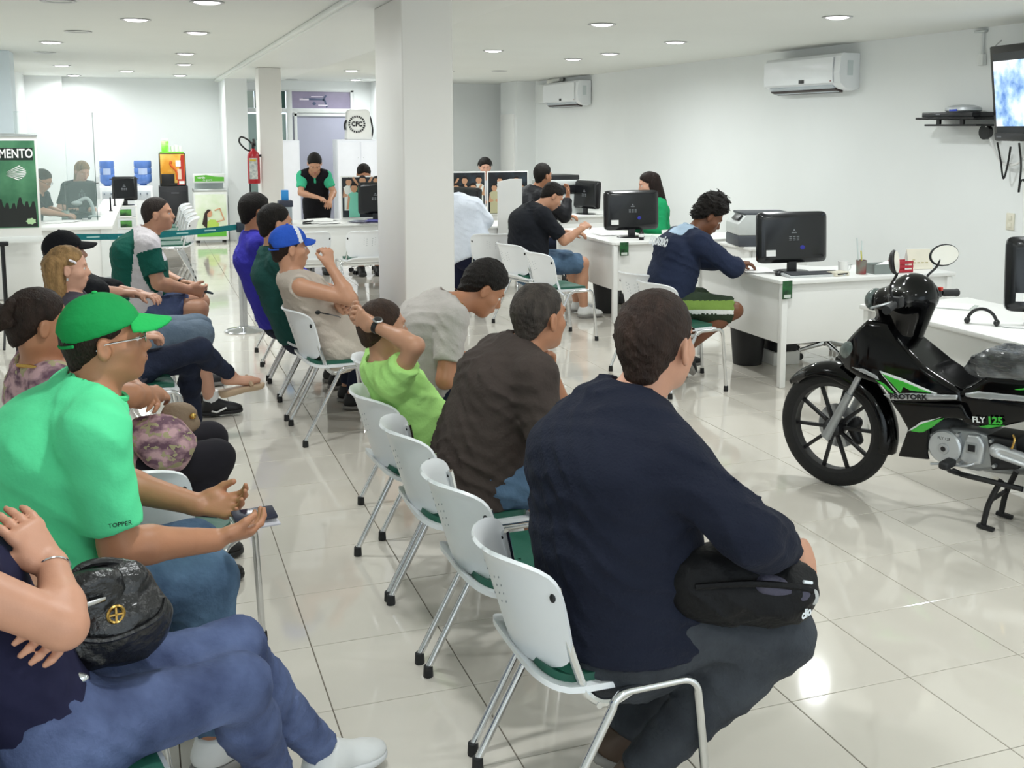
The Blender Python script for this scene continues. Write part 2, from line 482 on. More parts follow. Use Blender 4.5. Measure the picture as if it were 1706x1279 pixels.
# ================================================================ CHAIRS
M_plast = mat('white_plastic', '#eef0f2', 0.32, var=0.012)
M_green = mat('green_vinyl', '#1f5a48', 0.5, var=0.08, bump=0.1, bscale=200)
M_blk = mat('black_rubber', '#17181a', 0.6)
M_hole = mat('perforation_dark', '#9aa0a6', 0.7)
def make_chair():
    t = thing('stacking_chair', 'x', 'chair')
    for s in (-1, 1):
        y = 0.245*s
        pts = [(-0.215, y, 0.03), (-0.02, y, 0.40)] + arc((0.025, y, 0.385), 0.05, PI*0.85, PI/2, 4) + [(0.15, y, 0.437)] + arc((0.165, y, 0.392), 0.045, PI/2, 0.06, 5) + [(0.25, y*0.98, 0.03)]
        MB().tube(pts, 0.0115, 10).build('leg_frame', M_chrome, t)
        yb = 0.205*s
        pts = [(-0.148, yb*0.96, 0.70), (-0.118, yb*0.97, 0.56), (-0.092, yb, 0.475), (-0.075, yb*1.04, 0.43), (-0.045, yb*1.1, 0.408), (-0.01, yb*1.15, 0.410), (0.03, yb*1.18, 0.432)]
        MB().tube(catmull(pts, 4), 0.011, 8).build('back_upright', M_chrome, t)
        for (x, z) in ((-0.215, 0.0), (0.25, 0.0)):
            MB().lathe([(0.0, 0), (0.016, 0.0), (0.017, 0.004), (0.0155, 0.036), (0.0115, 0.04), (0, 0.04)], 12, Matrix.Translation((x, y*(1 if x < 0 else 0.98), z))).build('foot_cap', M_blk, t)
    MB().tube([(-0.05, -0.235, 0.405), (-0.05, 0.235, 0.405)], 0.009, 8).tube([(0.13, -0.24, 0.43), (0.13, 0.24, 0.43)], 0.009, 8).build('cross_bar', M_chrome, t)
    # seat shell: rounded slab with turned-up rear edge
    def rr(hw, hd, n, k, r):
        return (math.copysign(abs(math.cos(r))**k, math.cos(r))*hd, math.copysign(abs(math.sin(r))**k, math.sin(r))*hw)
    def seat(z0, hw, hd, th, cx):
        P = []
        for ring, sc in enumerate((1.0, 0.93, 0.8, 0.6, 0.35, 0.02)):
            row = []
            for k in range(40):
                a = 2*PI*k/40
                x, y = rr(hw*sc, hd*sc, 40, 0.42, a)
                z = z0 - 0.010*(1-sc)*2*0.6 + (0.03*max(0, (-x-0.10)/0.1)**2) - 0.035*max(0, (x-0.12)/0.1)**2
                row.append((cx+x, y, z))
            P.append(row)
        mb = MB()
        lo = [[(x, y, z-th) for x, y, z in row] for row in P]
        mb.grid(P, closed=True); mb.grid([r[::-1] for r in lo], closed=True)
        mb.grid([lo[0], P[0]], closed=True)
        return mb
    seat(0.452, 0.222, 0.215, 0.016, 0.01).build('seat_shell', M_plast, t)
    seat(0.470, 0.196, 0.188, 0.020, 0.015).build('seat_pad', M_green, t)
    # backrest: curved, rounded panel
    def back_pt(u, v):
        # u -1..1 across, v 0..1 up
        n = 5.5
        w = 0.222*(1-0.10*(1-v)**2)*(max(0.0, 1-abs(2*v-1)**n))**(1/n)
        y = u*w
        z = 0.475+0.285*v
        x = -0.185-0.085*v + 0.105*(abs(y)/0.22)**2.1
        x -= 0.016*max(0, (v-0.86)/0.14)**2
        return (x, y, z)
    P = []
    for i in range(21):
        v = 0.5-0.5*math.cos(PI*i/20)
        v = min(max(v, 0.0006), 0.9994)
        P.append([back_pt(-1+2*j/22, v) for j in range(23)])
    bk = MB().sheet(P, 0.010).build('backrest', M_plast, t, angle=60)
    hm = MB()
    for (gy, gz) in [(a*0.028, 0.60+b*0.022+abs(a)*0.01) for a in (-2, -1, 1, 2) for b in range(4)]:
        v = (gz-0.475)/0.285; u = gy/0.215
        p = back_pt(u, v); q = back_pt(u, v+0.05)
        for sg in (-1, 1):
            hm.lathe([(0.0, 0.0), (0.0036, 0.0), (0.0036, 0.0006), (0, 0.0006)], 8, Matrix.Translation((p[0]+sg*0.0052, p[1], p[2])) @ Matrix.Rotation(sg*PI/2, 4, 'Y'))
    hm.build('perforations', M_hole, bk)
    for s in (-1, 1):
        p = back_pt(0.93*s, 0.72)
        MB().ell((p[0]-0.004, p[1], p[2]), (0.008, 0.010, 0.013), 10, 6).build('plug', M_blk, bk)
    return t
CHAIR = make_chair()
_first = [True]
def chair(x, y, rz, lab, group=None):
    """x, y = centre of the seat"""
    if _first[0]:
        _first[0] = False
        CHAIR.location = (x, y, 0); CHAIR.rotation_euler = (0, 0, rz); CHAIR['label'] = lab
        c = CHAIR
    else:
        c = dup(CHAIR, lab, (x, y, 0), rz)
    if group: c['group'] = group
    return c
R = math.radians
# front row (faces the right wall)
chair(1.03, 2.53, 0, 'white chair under the man in the navy sweater, nearest of its row')
chair(1.035, 3.10, R(1), 'empty white chair between the navy sweater and the brown T-shirt men')
chair(1.03, 3.68, R(-1), 'white chair under the man in the brown T-shirt')
chair(1.02, 4.22, R(3), 'white chair behind the boy in the lime green T-shirt')
chair(1.14, 4.84, R(0), 'white chair under the man in the pale grey T-shirt')
chair(1.02, 6.40, R(2), 'white chair with slanted chrome legs under the man in the blue cap')
chair(1.01, 7.00, R(-2), 'white chair under the man in the dark green shirt')
chair(1.02, 7.58, R(1), 'white chair under the man in the royal blue shirt')
chair(1.02, 8.16, R(-1), 'empty white chair beyond the royal blue shirt, second last of its row')
chair(1.04, 8.74, R(0), 'empty white chair at the far end of the front row, by the stanchion post')
# second row
chair(-0.21, 2.30, R(12), 'white chair under the woman with the black handbag')
chair(-0.27, 3.02, R(10), 'white chair under the man in the bright green T-shirt and cap')
chair(0.00, 3.70, R(58), 'empty turned white chair with green seat behind the green T-shirt man')
chair(-0.19, 4.34, R(12), 'white chair under the woman with the hair bun')
chair(-0.08, 6.10, R(6), 'white chair under the blonde girl with crossed legs')
chair(-0.10, 6.94, R(6), 'white chair under the person in the black cap')
chair(0.04, 8.04, R(4), 'white chair under the man in the green and white polo')
# row of empty chairs further left back, seen edge on by the freezer
for k in range(5):
    chair(0.36+0.0*k, 13.4+0.62*k, R(180), 'empty white chair in the distant line before the coffee machine, ' + ('nearest', 'second', 'third', 'fourth', 'furthest')[k] + ' of five')
# chairs at the desks
chair(1.58, 11.35, R(86), 'empty white chair at the cluttered middle desk, left of two')
chair(2.14, 11.30, R(94), 'empty white chair at the cluttered middle desk, right of two')
chair(3.30, 10.55, R(72), 'white chair under the man in the white shirt')
chair(3.28, 9.45, R(14), 'empty white chair behind the black T-shirt man, further of two')
chair(3.30, 8.72, R(6), 'empty white chair with bare green seat behind the black T-shirt man')
chair(3.50, 7.22, R(20), 'white chair behind the curly-haired boy, further of two')
chair(3.42, 6.72, R(8), 'white chair under the curly-haired boy in green shorts')
# ================================================================ PEOPLE: implicit-surface figures
def A(*p): return np.array(p, dtype=np.float64)
def unit(v):
    v = np.asarray(v, float); n = np.linalg.norm(v)
    return v/n if n > 1e-9 else v
class Cone:
    """rounded cone a->b, radii ra rb; flat: cut square at b; pulled by squash on axis w"""
    def __init__(s, a, b, ra, rb, k=0.02, flat=False, flat_a=False):
        s.a = A(*a); s.b = A(*b); s.ra = ra; s.rb = rb; s.k = k; s.flat = flat; s.flat_a = flat_a
        m = max(ra, rb)+k+0.01
        s.lo = np.minimum(s.a, s.b)-m; s.hi = np.maximum(s.a, s.b)+m
    def d(s, P):
        ab = s.b-s.a; L2 = ab@ab
        t = ((P-s.a)@ab)/L2
        tc = np.clip(t, 0, 1)
        q = P-s.a-tc[:, None]*ab
        r = np.sqrt((q*q).sum(1))-(s.ra+(s.rb-s.ra)*tc)
        L = math.sqrt(L2)
        if s.flat: r = np.maximum(r, (t-1)*L)
        if s.flat_a: r = np.maximum(r, -t*L)
        return r
class Ell:
    def __init__(s, c, r, R=None, k=0.02):
        s.c = A(*c); s.r = A(*r); s.R = np.eye(3) if R is None else R; s.k = k   # R rows = axes
        m = max(r)+k+0.01
        s.lo = s.c-m; s.hi = s.c+m
    def d(s, P):
        q = (P-s.c)@s.R.T
        k0 = np.sqrt(((q/s.r)**2).sum(1)); k1 = np.sqrt(((q/(s.r*s.r))**2).sum(1))
        return k0*(k0-1)/np.maximum(k1, 1e-6)
class Loft:
    """elliptic cone between sections a and b; lat = lateral axis, w/d = half widths"""
    def __init__(s, a, b, lat, wa, da, wb, db, k=0.03, flat=False):
        s.a = A(*a); s.b = A(*b); s.wa = wa; s.da = da; s.wb = wb; s.db = db; s.k = k; s.flat = flat
        up = unit(s.b-s.a); lat = unit(np.asarray(lat)-up*(np.asarray(lat)@up)); s.up = up; s.lat = lat; s.fw = np.cross(lat, up)
        m = max(wa, da, wb, db)+k+0.01
        s.lo = np.minimum(s.a, s.b)-m; s.hi = np.maximum(s.a, s.b)+m
    def d(s, P):
        q = P-s.a; L = np.linalg.norm(s.b-s.a)
        z = q@s.up; t = np.clip(z/L, 0, 1)
        w = s.wa+(s.wb-s.wa)*t; dd = s.da+(s.db-s.da)*t
        x = (q@s.lat)/w; y = (q@s.fw)/dd
        over = z-np.clip(z, 0, L)
        m = np.minimum(w, dd)
        e = (np.abs(x)**2.4+np.abs(y)**2.4)**(1/2.4)
        r = np.sqrt((e*m)**2+over**2)-m
        if s.flat: r = np.maximum(r, -z)
        return r
class Fn:
    def __init__(s, f, lo, hi, k=0.01): s.f = f; s.lo = A(*lo); s.hi = A(*hi); s.k = k
    def d(s, P): return s.f(P)

def wrinkle(P, amp, seed=0, f=28.0):
    x, y, z = P[:, 0]+seed*1.7, P[:, 1]+seed*0.9, P[:, 2]
    r1 = 1-np.abs(np.sin(f*0.32*x+f*0.62*z+1.7*np.sin(f*0.28*y+seed)+1.1*np.sin(f*0.21*x)))
    r2 = 1-np.abs(np.sin(f*0.50*y-f*0.42*z+1.6*np.sin(f*0.30*x+0.7)+0.9*np.sin(f*0.23*z)))
    m1 = 0.5+0.5*np.sin(f*0.17*x+f*0.21*z+1.3*seed); m2 = 0.5+0.5*np.sin(f*0.19*y-f*0.15*x+2.1*seed+1)
    a = 1.5*r1**2*m1+1.3*r2**2*m2-0.65+0.25*np.sin(f*1.3*z+2.5*np.sin(f*0.5*x+f*0.4*y))
    return amp*a

def sdf_mesh(prims, h, box=None, subs=(), cuts=(), disp=None, soft=None):
    """prims united smoothly in order; subs removed; cuts = half spaces (point, normal) whose positive side is removed"""
    lo = np.min([p.lo for p in prims], 0)-2*h; hi = np.max([p.hi for p in prims], 0)+2*h
    if box is not None: lo = np.maximum(lo, box[0]); hi = np.minimum(hi, box[1])
    n = np.maximum(np.ceil((hi-lo)/h).astype(int)+1, 2)
    F = np.full(n, 1.0)
    ax = [lo[i]+h*np.arange(n[i]) for i in range(3)]
    def region(p):
        i0 = np.clip(np.floor((p.lo-lo)/h).astype(int), 0, n); i1 = np.clip(np.ceil((p.hi-lo)/h).astype(int)+1, 0, n)
        if np.any(i1-i0 < 1): return None, None
        sl = tuple(slice(i0[i], i1[i]) for i in range(3))
        X, Y, Z = np.meshgrid(ax[0][sl[0]], ax[1][sl[1]], ax[2][sl[2]], indexing='ij')
        return sl, np.stack([X.ravel(), Y.ravel(), Z.ravel()], 1)
    for p in prims:
        sl, P = region(p)
        if sl is None: continue
        a = F[sl]; b = p.d(P).reshape(a.shape); k = p.k
        hh = np.clip(0.5+0.5*(a-b)/k, 0, 1)
        F[sl] = a+(b-a)*hh-k*hh*(1-hh)
    if disp is not None:
        near = np.argwhere(np.abs(F) < 0.03)
        if len(near):
            P = lo+h*near
            F[near[:, 0], near[:, 1], near[:, 2]] -= disp(P)
    for p in subs:
        sl, P = region(p)
        if sl is None: continue
        a = F[sl]; b = -p.d(P).reshape(a.shape); k = p.k
        hh = np.clip(0.5-0.5*(a-b)/k, 0, 1)
        F[sl] = a+(b-a)*hh+k*hh*(1-hh)
    if soft is not None:
        near = np.argwhere(F < 0.05)
        P = lo+h*near
        F[near[:, 0], near[:, 1], near[:, 2]] += soft(P)
    if len(cuts):
        X, Y, Z = np.meshgrid(*ax, indexing='ij')
        for (pt, nm) in cuts:
            nm = unit(nm); pt = np.asarray(pt, float)
            F = np.maximum(F, (X-pt[0])*nm[0]+(Y-pt[1])*nm[1]+(Z-pt[2])*nm[2])
    return surface_nets(F, lo, h)

def surface_nets(F, lo, h):
    S_ = F < 0
    nx, ny, nz = F.shape
    c = [S_[i:nx-1+i, j:ny-1+j, k:nz-1+k] for i in (0, 1) for j in (0, 1) for k in (0, 1)]
    cnt = sum(x.astype(np.int8) for x in c)
    act = (cnt > 0) & (cnt < 8)
    idx = np.argwhere(act)
    if len(idx) == 0: return np.zeros((0, 3)), np.zeros((0, 4), int)
    off = np.array([(i, j, k) for i in (0, 1) for j in (0, 1) for k in (0, 1)])
    vals = np.stack([F[idx[:, 0]+o[0], idx[:, 1]+o[1], idx[:, 2]+o[2]] for o in off], 1)
    pos = np.zeros((len(idx), 3)); num = np.zeros(len(idx))
    for a in range(8):
        for b in range(a+1, 8):
            if np.abs(off[a]-off[b]).sum() != 1: continue
            va, vb = vals[:, a], vals[:, b]
            m = (va < 0) != (vb < 0)
            t = np.where(m, va/np.where(m, va-vb, 1), 0)
            p = off[a]+(off[b]-off[a])*t[:, None]
            pos += np.where(m[:, None], p, 0); num += m
    V = lo+h*(idx+pos/num[:, None])
    vid = np.full(act.shape, -1, int); vid[idx[:, 0], idx[:, 1], idx[:, 2]] = np.arange(len(idx))
    Q = []
    for axn in range(3):
        d = [0, 0, 0]; d[axn] = 1
        a = S_[:nx-d[0], :ny-d[1], :nz-d[2]]; b = S_[d[0]:, d[1]:, d[2]:]
        e = np.argwhere(a != b)
        u, v = [(1, 2), (2, 0), (0, 1)][axn]
        ok = (e[:, u] > 0) & (e[:, v] > 0) & (e[:, u] < F.shape[u]-1) & (e[:, v] < F.shape[v]-1)
        e = e[ok]
        if len(e) == 0: continue
        ins = a[e[:, 0], e[:, 1], e[:, 2]]
        def g(du, dv):
            q = e.copy(); q[:, u] -= du; q[:, v] -= dv
            return vid[q[:, 0], q[:, 1], q[:, 2]]
        quad = np.stack([g(1, 1), g(0, 1), g(0, 0), g(1, 0)], 1)
        quad[~ins] = quad[~ins][:, ::-1]
        Q.append(quad)
    Q = np.concatenate(Q) if Q else np.zeros((0, 4), int)
    return V, Q[(Q >= 0).all(1)]

def np_mesh(name, V, Q, mats, mi=None, relax=1):
    if relax and len(V):
        # light smoothing
        for _ in range(relax):
            acc = np.zeros_like(V); cn = np.zeros(len(V))
            for i in range(4):
                for j in (1, 3):
                    np.add.at(acc, Q[:, i], V[Q[:, (i+j) % 4]]); np.add.at(cn, Q[:, i], 1)
            V = 0.55*V+0.45*acc/np.maximum(cn, 1)[:, None]
    me = bpy.data.meshes.new(name)
    me.vertices.add(len(V)); me.vertices.foreach_set('co', V.astype(np.float32).ravel())
    me.loops.add(len(Q)*4); me.loops.foreach_set('vertex_index', Q.astype(np.int32).ravel())
    me.polygons.add(len(Q)); me.polygons.foreach_set('loop_start', np.arange(0, len(Q)*4, 4, dtype=np.int32))
    if not isinstance(mats, (list, tuple)): mats = [mats]
    for m in mats: me.materials.append(m)
    if mi is not None: me.polygons.foreach_set('material_index', np.asarray(mi(V[Q].mean(1)), dtype=np.int32))
    me.polygons.foreach_set('use_smooth', np.ones(len(Q), bool))
    me.update(calc_edges=True); me.validate()
    return me

def join_meshes(parts):
    Vs, Qs, o = [], [], 0
    for V, Q in parts:
        Vs.append(V); Qs.append(Q+o); o += len(V)
    return np.concatenate(Vs), np.concatenate(Qs)

def head_frame(fwd, up=(0, 0, 1), roll=0.0):
    f = unit(fwd); l = unit(np.cross(up, f)); u = np.cross(f, l)
    if roll:
        l, u = l*math.cos(roll)+u*math.sin(roll), u*math.cos(roll)-l*math.sin(roll)
    return np.stack([f, l, u])

def hand_prims(w, fdir, pn, side, curl=0.5, spread=1.0, scale=1.0, thumb=0.6):
    """w wrist, fdir towards the knuckles, pn palm normal (side the fingers curl to), side +1 = left hand; returns prims"""
    f = unit(fdir); n = unit(np.asarray(pn)-f*(np.asarray(pn)@f)); l = np.cross(n, f)*side   # l points to the thumb side
    s = scale; out = []
    w = np.asarray(w, float)
    kn = w+f*0.088*s
    out.append(Loft(w-f*0.01*s, kn, l, 0.026*s, 0.018*s, 0.041*s, 0.0145*s, 0.012))
    out.append(Ell(w+f*0.035*s+l*0.026*s+n*0.008*s, (0.03*s, 0.02*s, 0.018*s), np.stack([f, l, n]), 0.015))
    lens = (0.070, 0.079, 0.074, 0.058)
    for i, L in enumerate(lens):
        o = (0.0315-0.021*i)
        base = kn+l*o*s-f*0.006*s
        a = 0.0; d = unit(f+l*(0.10-0.075*i)*spread)
        cu = curl[i] if isinstance(curl, (tuple, list)) else curl
        p = base
        for ph, fr in enumerate((0.46, 0.30, 0.24)):
            a += cu*(0.7, 1.0, 0.8)[ph]
            dd = d*math.cos(a)+n*math.sin(a)
            q = p+dd*L*fr*s
            out.append(Cone(p, q, (0.0095, 0.0088, 0.0078)[ph]*s, (0.0088, 0.0080, 0.0066)[ph]*s, 0.006))
            p = q
    p = w+f*0.028*s+l*0.030*s+n*0.006*s
    d1 = unit(f*0.75+l*0.75*thumb+n*0.35); q = p+d1*0.042*s
    out.append(Cone(p, q, 0.0135*s, 0.0108*s, 0.010))
    d2 = unit(f*0.95+l*0.25*thumb+n*0.45); r = q+d2*0.030*s
    out.append(Cone(q, r, 0.0108*s, 0.0085*s, 0.006))
    return out

def ik(a, c, l1, l2, hint):
    a = np.asarray(a, float); c = np.asarray(c, float)
    d = c-a; L = np.linalg.norm(d); L = max(L, 1e-4)
    if L > (l1+l2)*0.999: c = a+d/L*(l1+l2)*0.999; d = c-a; L = np.linalg.norm(d)
    u = d/L
    x = (l1*l1-l2*l2+L*L)/(2*L)
    hgt = math.sqrt(max(l1*l1-x*x, 0))
    h = np.asarray(hint, float); h = unit(h-u*(h@u))
    return a+u*x+h*hgt

M_skin = {}
def skin(tone):
    if tone not in M_skin:
        cols = {'fair': '#d2a088', 'light': '#c39073', 'tan': '#b17a5a', 'brown': '#74482f', 'rosy': '#c99378', 'olive': '#bb8a6b'}
        m = mat('skin_'+tone, cols[tone], 0.48, var=0.05, scale=18, bump=0.04, bscale=220)
        M_skin[tone] = m
    return M_skin[tone]
def hairmat(name, col, var=0.35):
    return mat('hair_'+name, col, 0.62, var=var, scale=40, stretch=(1, 1, 0.3), bump=0.8, bscale=190, spec=0.25)
def cloth(name, col, bump=0.3, rough=0.85, var=0.06, **k):
    return mat('cloth_'+name, col, rough, var=var, scale=k.pop('scale', 9), bump=bump, bscale=k.pop('bscale', 70), spec=0.2, **k)
def denim(name, col, col2):
    return mat('denim_'+name, col, 0.85, col2=col2, contrast=(0.32, 0.72), scale=6, bump=0.35, bscale=85, spec=0.2)
M_eye = mat('eye_white', '#e9e4df', 0.2)
M_iris = mat('eye_iris', '#2c1d14', 0.2)
M_lip = mat('lip', '#a8635a', 0.45)

class Person:
    """joints in world metres. Built as one Empty 'person' that parents body, hair and clothing"""
    def __init__(s, label, pelvis, neck, head, look, up=(0, 0, 1), facing=0.0, twist=0.0, girth=1.0, scale=1.0, tone='light', sw=0.185, h=0.011, hf=0.006, hunch=0.03, roll=0.0, belly=1.0, hs=1.0, drop=0.055):
        s.hs = hs
        s.pel = A(*pelvis); s.nk = A(*neck); s.hd = A(*head); s.g = girth; s.sc = scale; s.tone = tone; s.h = h; s.hf = hf
        s.face = facing; s.hunch = hunch; s.belly = belly
        s.fw = A(math.cos(facing), math.sin(facing), 0); s.lf = A(-math.sin(facing), math.cos(facing), 0)
        tf = facing+twist
        s.slf = A(-math.sin(tf), math.cos(tf), 0)      # shoulder axis (to the left)
        s.H = head_frame(look, up, roll)
        s.root = thing('person', label, 'person', (float(s.pel[0]), float(s.pel[1]), 0))
        s.org = A(s.pel[0], s.pel[1], 0)
        up_ = unit(s.nk-s.pel)
        s.up = up_
        s.fwt = unit(np.cross(s.slf, up_))      # torso forward
        b = s.nk-up_*drop*scale
        s.shL = b+s.slf*sw*scale*(0.5+0.5*girth) ; s.shR = b-s.slf*sw*scale*(0.5+0.5*girth)
        s.hipL = s.pel+s.lf*0.088*scale*girth**0.5; s.hipR = s.pel-s.lf*0.088*scale*girth**0.5
        s.arm = {}; s.leg = {}; s.hands = []
    # ---- limbs
    def set_arm(s, side, wrist=None, elbow=None, hint=None, hand=None, pn=None, curl=0.5, spread=1.0, thumb=0.6):
        sh = s.shL if side == 'L' else s.shR
        u, f = 0.285*s.sc, 0.25*s.sc
        wrist = np.asarray(wrist, float)
        if elbow is None:
            elbow = ik(sh, wrist, u, f, hint if hint is not None else (-s.fw*0.6+A(0, 0, -1)+(s.slf if side == 'L' else -s.slf)*0.5))
        elbow = np.asarray(elbow, float)
        fd = np.asarray(hand, float) if hand is not None else wrist-elbow
        s.arm[side] = (sh, elbow, wrist)
        s.hands.append((side, wrist, unit(fd), np.asarray(pn if pn is not None else (0, 0, -1), float), curl, spread, thumb))
    def set_leg(s, side, ankle, knee=None, hint=None, toe=None):
        hp = s.hipL if side == 'L' else s.hipR
        ankle = np.asarray(ankle, float)
        if knee is None: knee = ik(hp, ankle, 0.43*s.sc, 0.42*s.sc, hint if hint is not None else s.fw+A(0, 0, 0.8))
        s.leg[side] = (hp, np.asarray(knee, float), ankle, unit(np.asarray(toe if toe is not None else s.fw, float)))
    # ---- primitive sets
    def torso(s, e=0.0, k=0.04, low=True):
        g, sc = s.g, s.sc; up = s.up
        L = np.linalg.norm(s.nk-s.pel)
        mid = s.pel+(s.nk-s.pel)*0.36-s.fwt*s.hunch*0.9
        ch = s.pel+(s.nk-s.pel)*0.72-s.fwt*s.hunch
        top = s.nk-up*0.035*sc
        lat = unit(s.lf+s.slf); b = s.belly
        P = []
        if low: P.append(Loft(s.pel-up*0.05*sc, mid, s.lf, (0.158*sc)*g+e, (0.118*sc)*g*b+e, (0.150*sc)*g+e, (0.108*sc)*g*b+e, k))
        P.append(Loft(mid, ch, lat, (0.150*sc)*g+e, (0.108*sc)*g*b+e, (0.168*sc)*g+e, (0.112*sc)*g+e, k))
        P.append(Loft(ch, top, s.slf, (0.168*sc)*g+e, (0.112*sc)*g+e, (0.115*sc)*g+e, (0.068*sc)*g+e, k))
        for sh in (s.shL, s.shR):
            P.append(Cone(s.nk-up*0.02*sc-s.fwt*0.01, sh+up*0.005, 0.052*sc*g**0.5+e, 0.056*sc*g**0.5+e, k))
        return P
    def neckp(s):
        return [Cone(s.nk-s.up*0.05*s.sc, s.hd-s.H[2]*0.055*s.sc-s.H[0]*0.02*s.sc, 0.060*s.sc*s.g**0.4, 0.054*s.sc*s.g**0.35, 0.03)]
    def hp(s, x, y, z):      # head local -> world
        return s.hd+(s.H[0]*x+s.H[1]*y+s.H[2]*z)*s.sc_h
    @property
    def sc_h(s): return (0.35+0.65*s.sc)*s.hs
    def head_prims(s):
        q = s.sc_h; R = s.H; w = 1.0+0.25*(s.g-1)
        P = [Ell(s.hp(-0.012, 0, 0.032), (0.098*q, 0.077*q, 0.090*q), R, 0.02),
             Ell(s.hp(0.028, 0, -0.040), (0.066*q, 0.060*q*w, 0.076*q), R, 0.03),
             Ell(s.hp(0.060, 0, -0.092), (0.026*q, 0.030*q*w, 0.024*q), R, 0.025),
             Cone(s.hp(0.086, 0, 0.010), s.hp(0.104, 0, -0.028), 0.009*q, 0.0135*q, 0.014),
             Cone(s.hp(0.080, 0.035, 0.024), s.hp(0.080, -0.035, 0.024), 0.012*q, 0.012*q, 0.015)]
        for sd in (-1, 1):
            P.append(Ell(s.hp(0.050, sd*0.045, -0.025), (0.026*q, 0.020*q, 0.022*q), R, 0.02))
            R2 = np.stack([unit(R[0]+R[1]*sd*(-0.35)), unit(R[1]+R[0]*sd*0.35), R[2]])
            P.append(Ell(s.hp(-0.010, sd*0.080, -0.010), (0.020*q, 0.009*q, 0.033*q), R2, 0.008))
        P.append(Ell(s.hp(0.090, 0, -0.060), (0.012*q, 0.024*q, 0.012*q), R, 0.012))
        return P
    def head_subs(s):
        q = s.sc_h; R = s.H; out = []
        for sd in (-1, 1):
            out.append(Ell(s.hp(0.098, sd*0.032, 0.004), (0.016*q, 0.018*q, 0.011*q), R, 0.012))
            out.append(Ell(s.hp(-0.008, sd*0.090, -0.008), (0.009*q, 0.006*q, 0.018*q), R, 0.004))
        return out
    def arm_prims(s, side, e=0.0, upto=2.0, k=0.02, flat=True):
        """upto: 0..1 upper arm, 1..2 forearm"""
        sh, el, wr = s.arm[side]; g = s.g**0.5*s.sc
        P = []
        if upto <= 1.0:
            q = sh+(el-sh)*upto
            P.append(Cone(sh, q, 0.050*g+e, (0.050+(0.040-0.050)*upto)*g+e*1.25, k, flat=flat))
        else:
            P.append(Cone(sh, el, 0.050*g+e, 0.040*g+e, k))
            t = upto-1; q = el+(wr-el)*t; m = el+(wr-el)*min(0.3, t*0.5)
            P.append(Cone(el, m, 0.039*g+e, 0.041*g+e, k))
            P.append(Cone(m, q, 0.041*g+e, (0.041+(0.0265-0.041)*t)*g+e, k, flat=flat and upto < 2))
        return P
    def leg_prims(s, side, e=0.0, upto=2.0, k=0.03, flat=True):
        hp, kn, an, toe = s.leg[side]; g = s.g**0.6*s.sc
        P = []
        if upto <= 1.0:
            q = hp+(kn-hp)*upto
            P.append(Cone(hp, q, 0.088*g+e, (0.088-0.030*upto)*g+e*1.5, k, flat=flat))
        else:
            P.append(Cone(hp, kn, 0.088*g+e, 0.057*g+e, k))
            t = upto-1; m = kn+(an-kn)*min(0.32, t); q = kn+(an-kn)*t
            back = unit(np.cross(np.cross(an-kn, toe), an-kn))*-0.012
            P.append(Cone(kn, m+back, 0.055*g+e, 0.055*g+e, k))
            if t > 0.32: P.append(Cone(m+back, q, 0.055*g+e, (0.055-(0.055-0.036)*(t-0.32)/0.68)*g+e, k, flat=flat and upto < 2))
        return P
    def add(s, name, V, Q, m, mi=None, parent=None, relax=1):
        me = np_mesh(name, V-s.org, Q, m, mi, relax)
        return link(name, me, parent or s.root)
    def shift(s, prims): return prims
    # ---- body
    def body(s, feet=False, face=True):
        arms = [p for sd in s.arm for p in s.arm_prims(sd)]
        legs = [p for sd in s.leg for p in s.leg_prims(sd)]
        feetp = []
        for sd in s.leg:
            hp, kn, an, toe = s.leg[sd]
            uz = unit(A(0, 0, 1)-toe*toe[2])
            feetp += [Cone(an-uz*0.02-toe*0.03, an+toe*0.11*s.sc-uz*0.055*s.sc, 0.034*s.sc, 0.026*s.sc, 0.03), Cone(an+toe*0.09*s.sc-uz*0.05*s.sc, an+toe*0.165*s.sc-uz*0.062*s.sc, 0.03*s.sc, 0.018*s.sc, 0.02)]
        core = s.torso(-0.004)+s.neckp()+s.head_prims()+arms+legs+(feetp if feet else [])
        hands = []
        boxes = []
        hs = s.sc*(1.0 if s.g < 1.2 else 1.05)
        for (sd, w, fd, pn, curl, spread, thumb) in s.hands:
            hpz = hand_prims(w, fd, pn, 1 if sd == 'L' else -1, curl, spread, hs, thumb)
            hands.append(hpz)
            c = w+fd*0.075*hs
            boxes.append((c-0.115*hs, c+0.115*hs))
        hb = (s.hd-0.155*s.sc_h, s.hd+0.155*s.sc_h)
        allp = core+[p for hz in hands for p in hz]
        parts = []
        V, Q = sdf_mesh(allp, s.h, subs=s.head_subs())
        cen = V[Q].mean(1); keep = np.ones(len(Q), bool)
        for lo, hi in [hb]+boxes:
            keep &= ~np.all((cen > lo+1.2*s.h) & (cen < hi-1.2*s.h), axis=1)
        parts.append((V, Q[keep]))
        parts.append(sdf_mesh(core, s.hf, hb, subs=s.head_subs()))
        for hz, bx in zip(hands, boxes):
            parts.append(sdf_mesh(core+[p for z2 in hands for p in z2], min(s.hf, 0.0045) if s.hf < 0.008 else s.hf, bx))
        V, Q = join_meshes(parts)
        used = np.zeros(len(V), bool); used[Q.ravel()] = True
        remap = np.cumsum(used)-1
        b = s.add('body', V[used], remap[Q], skin(s.tone))
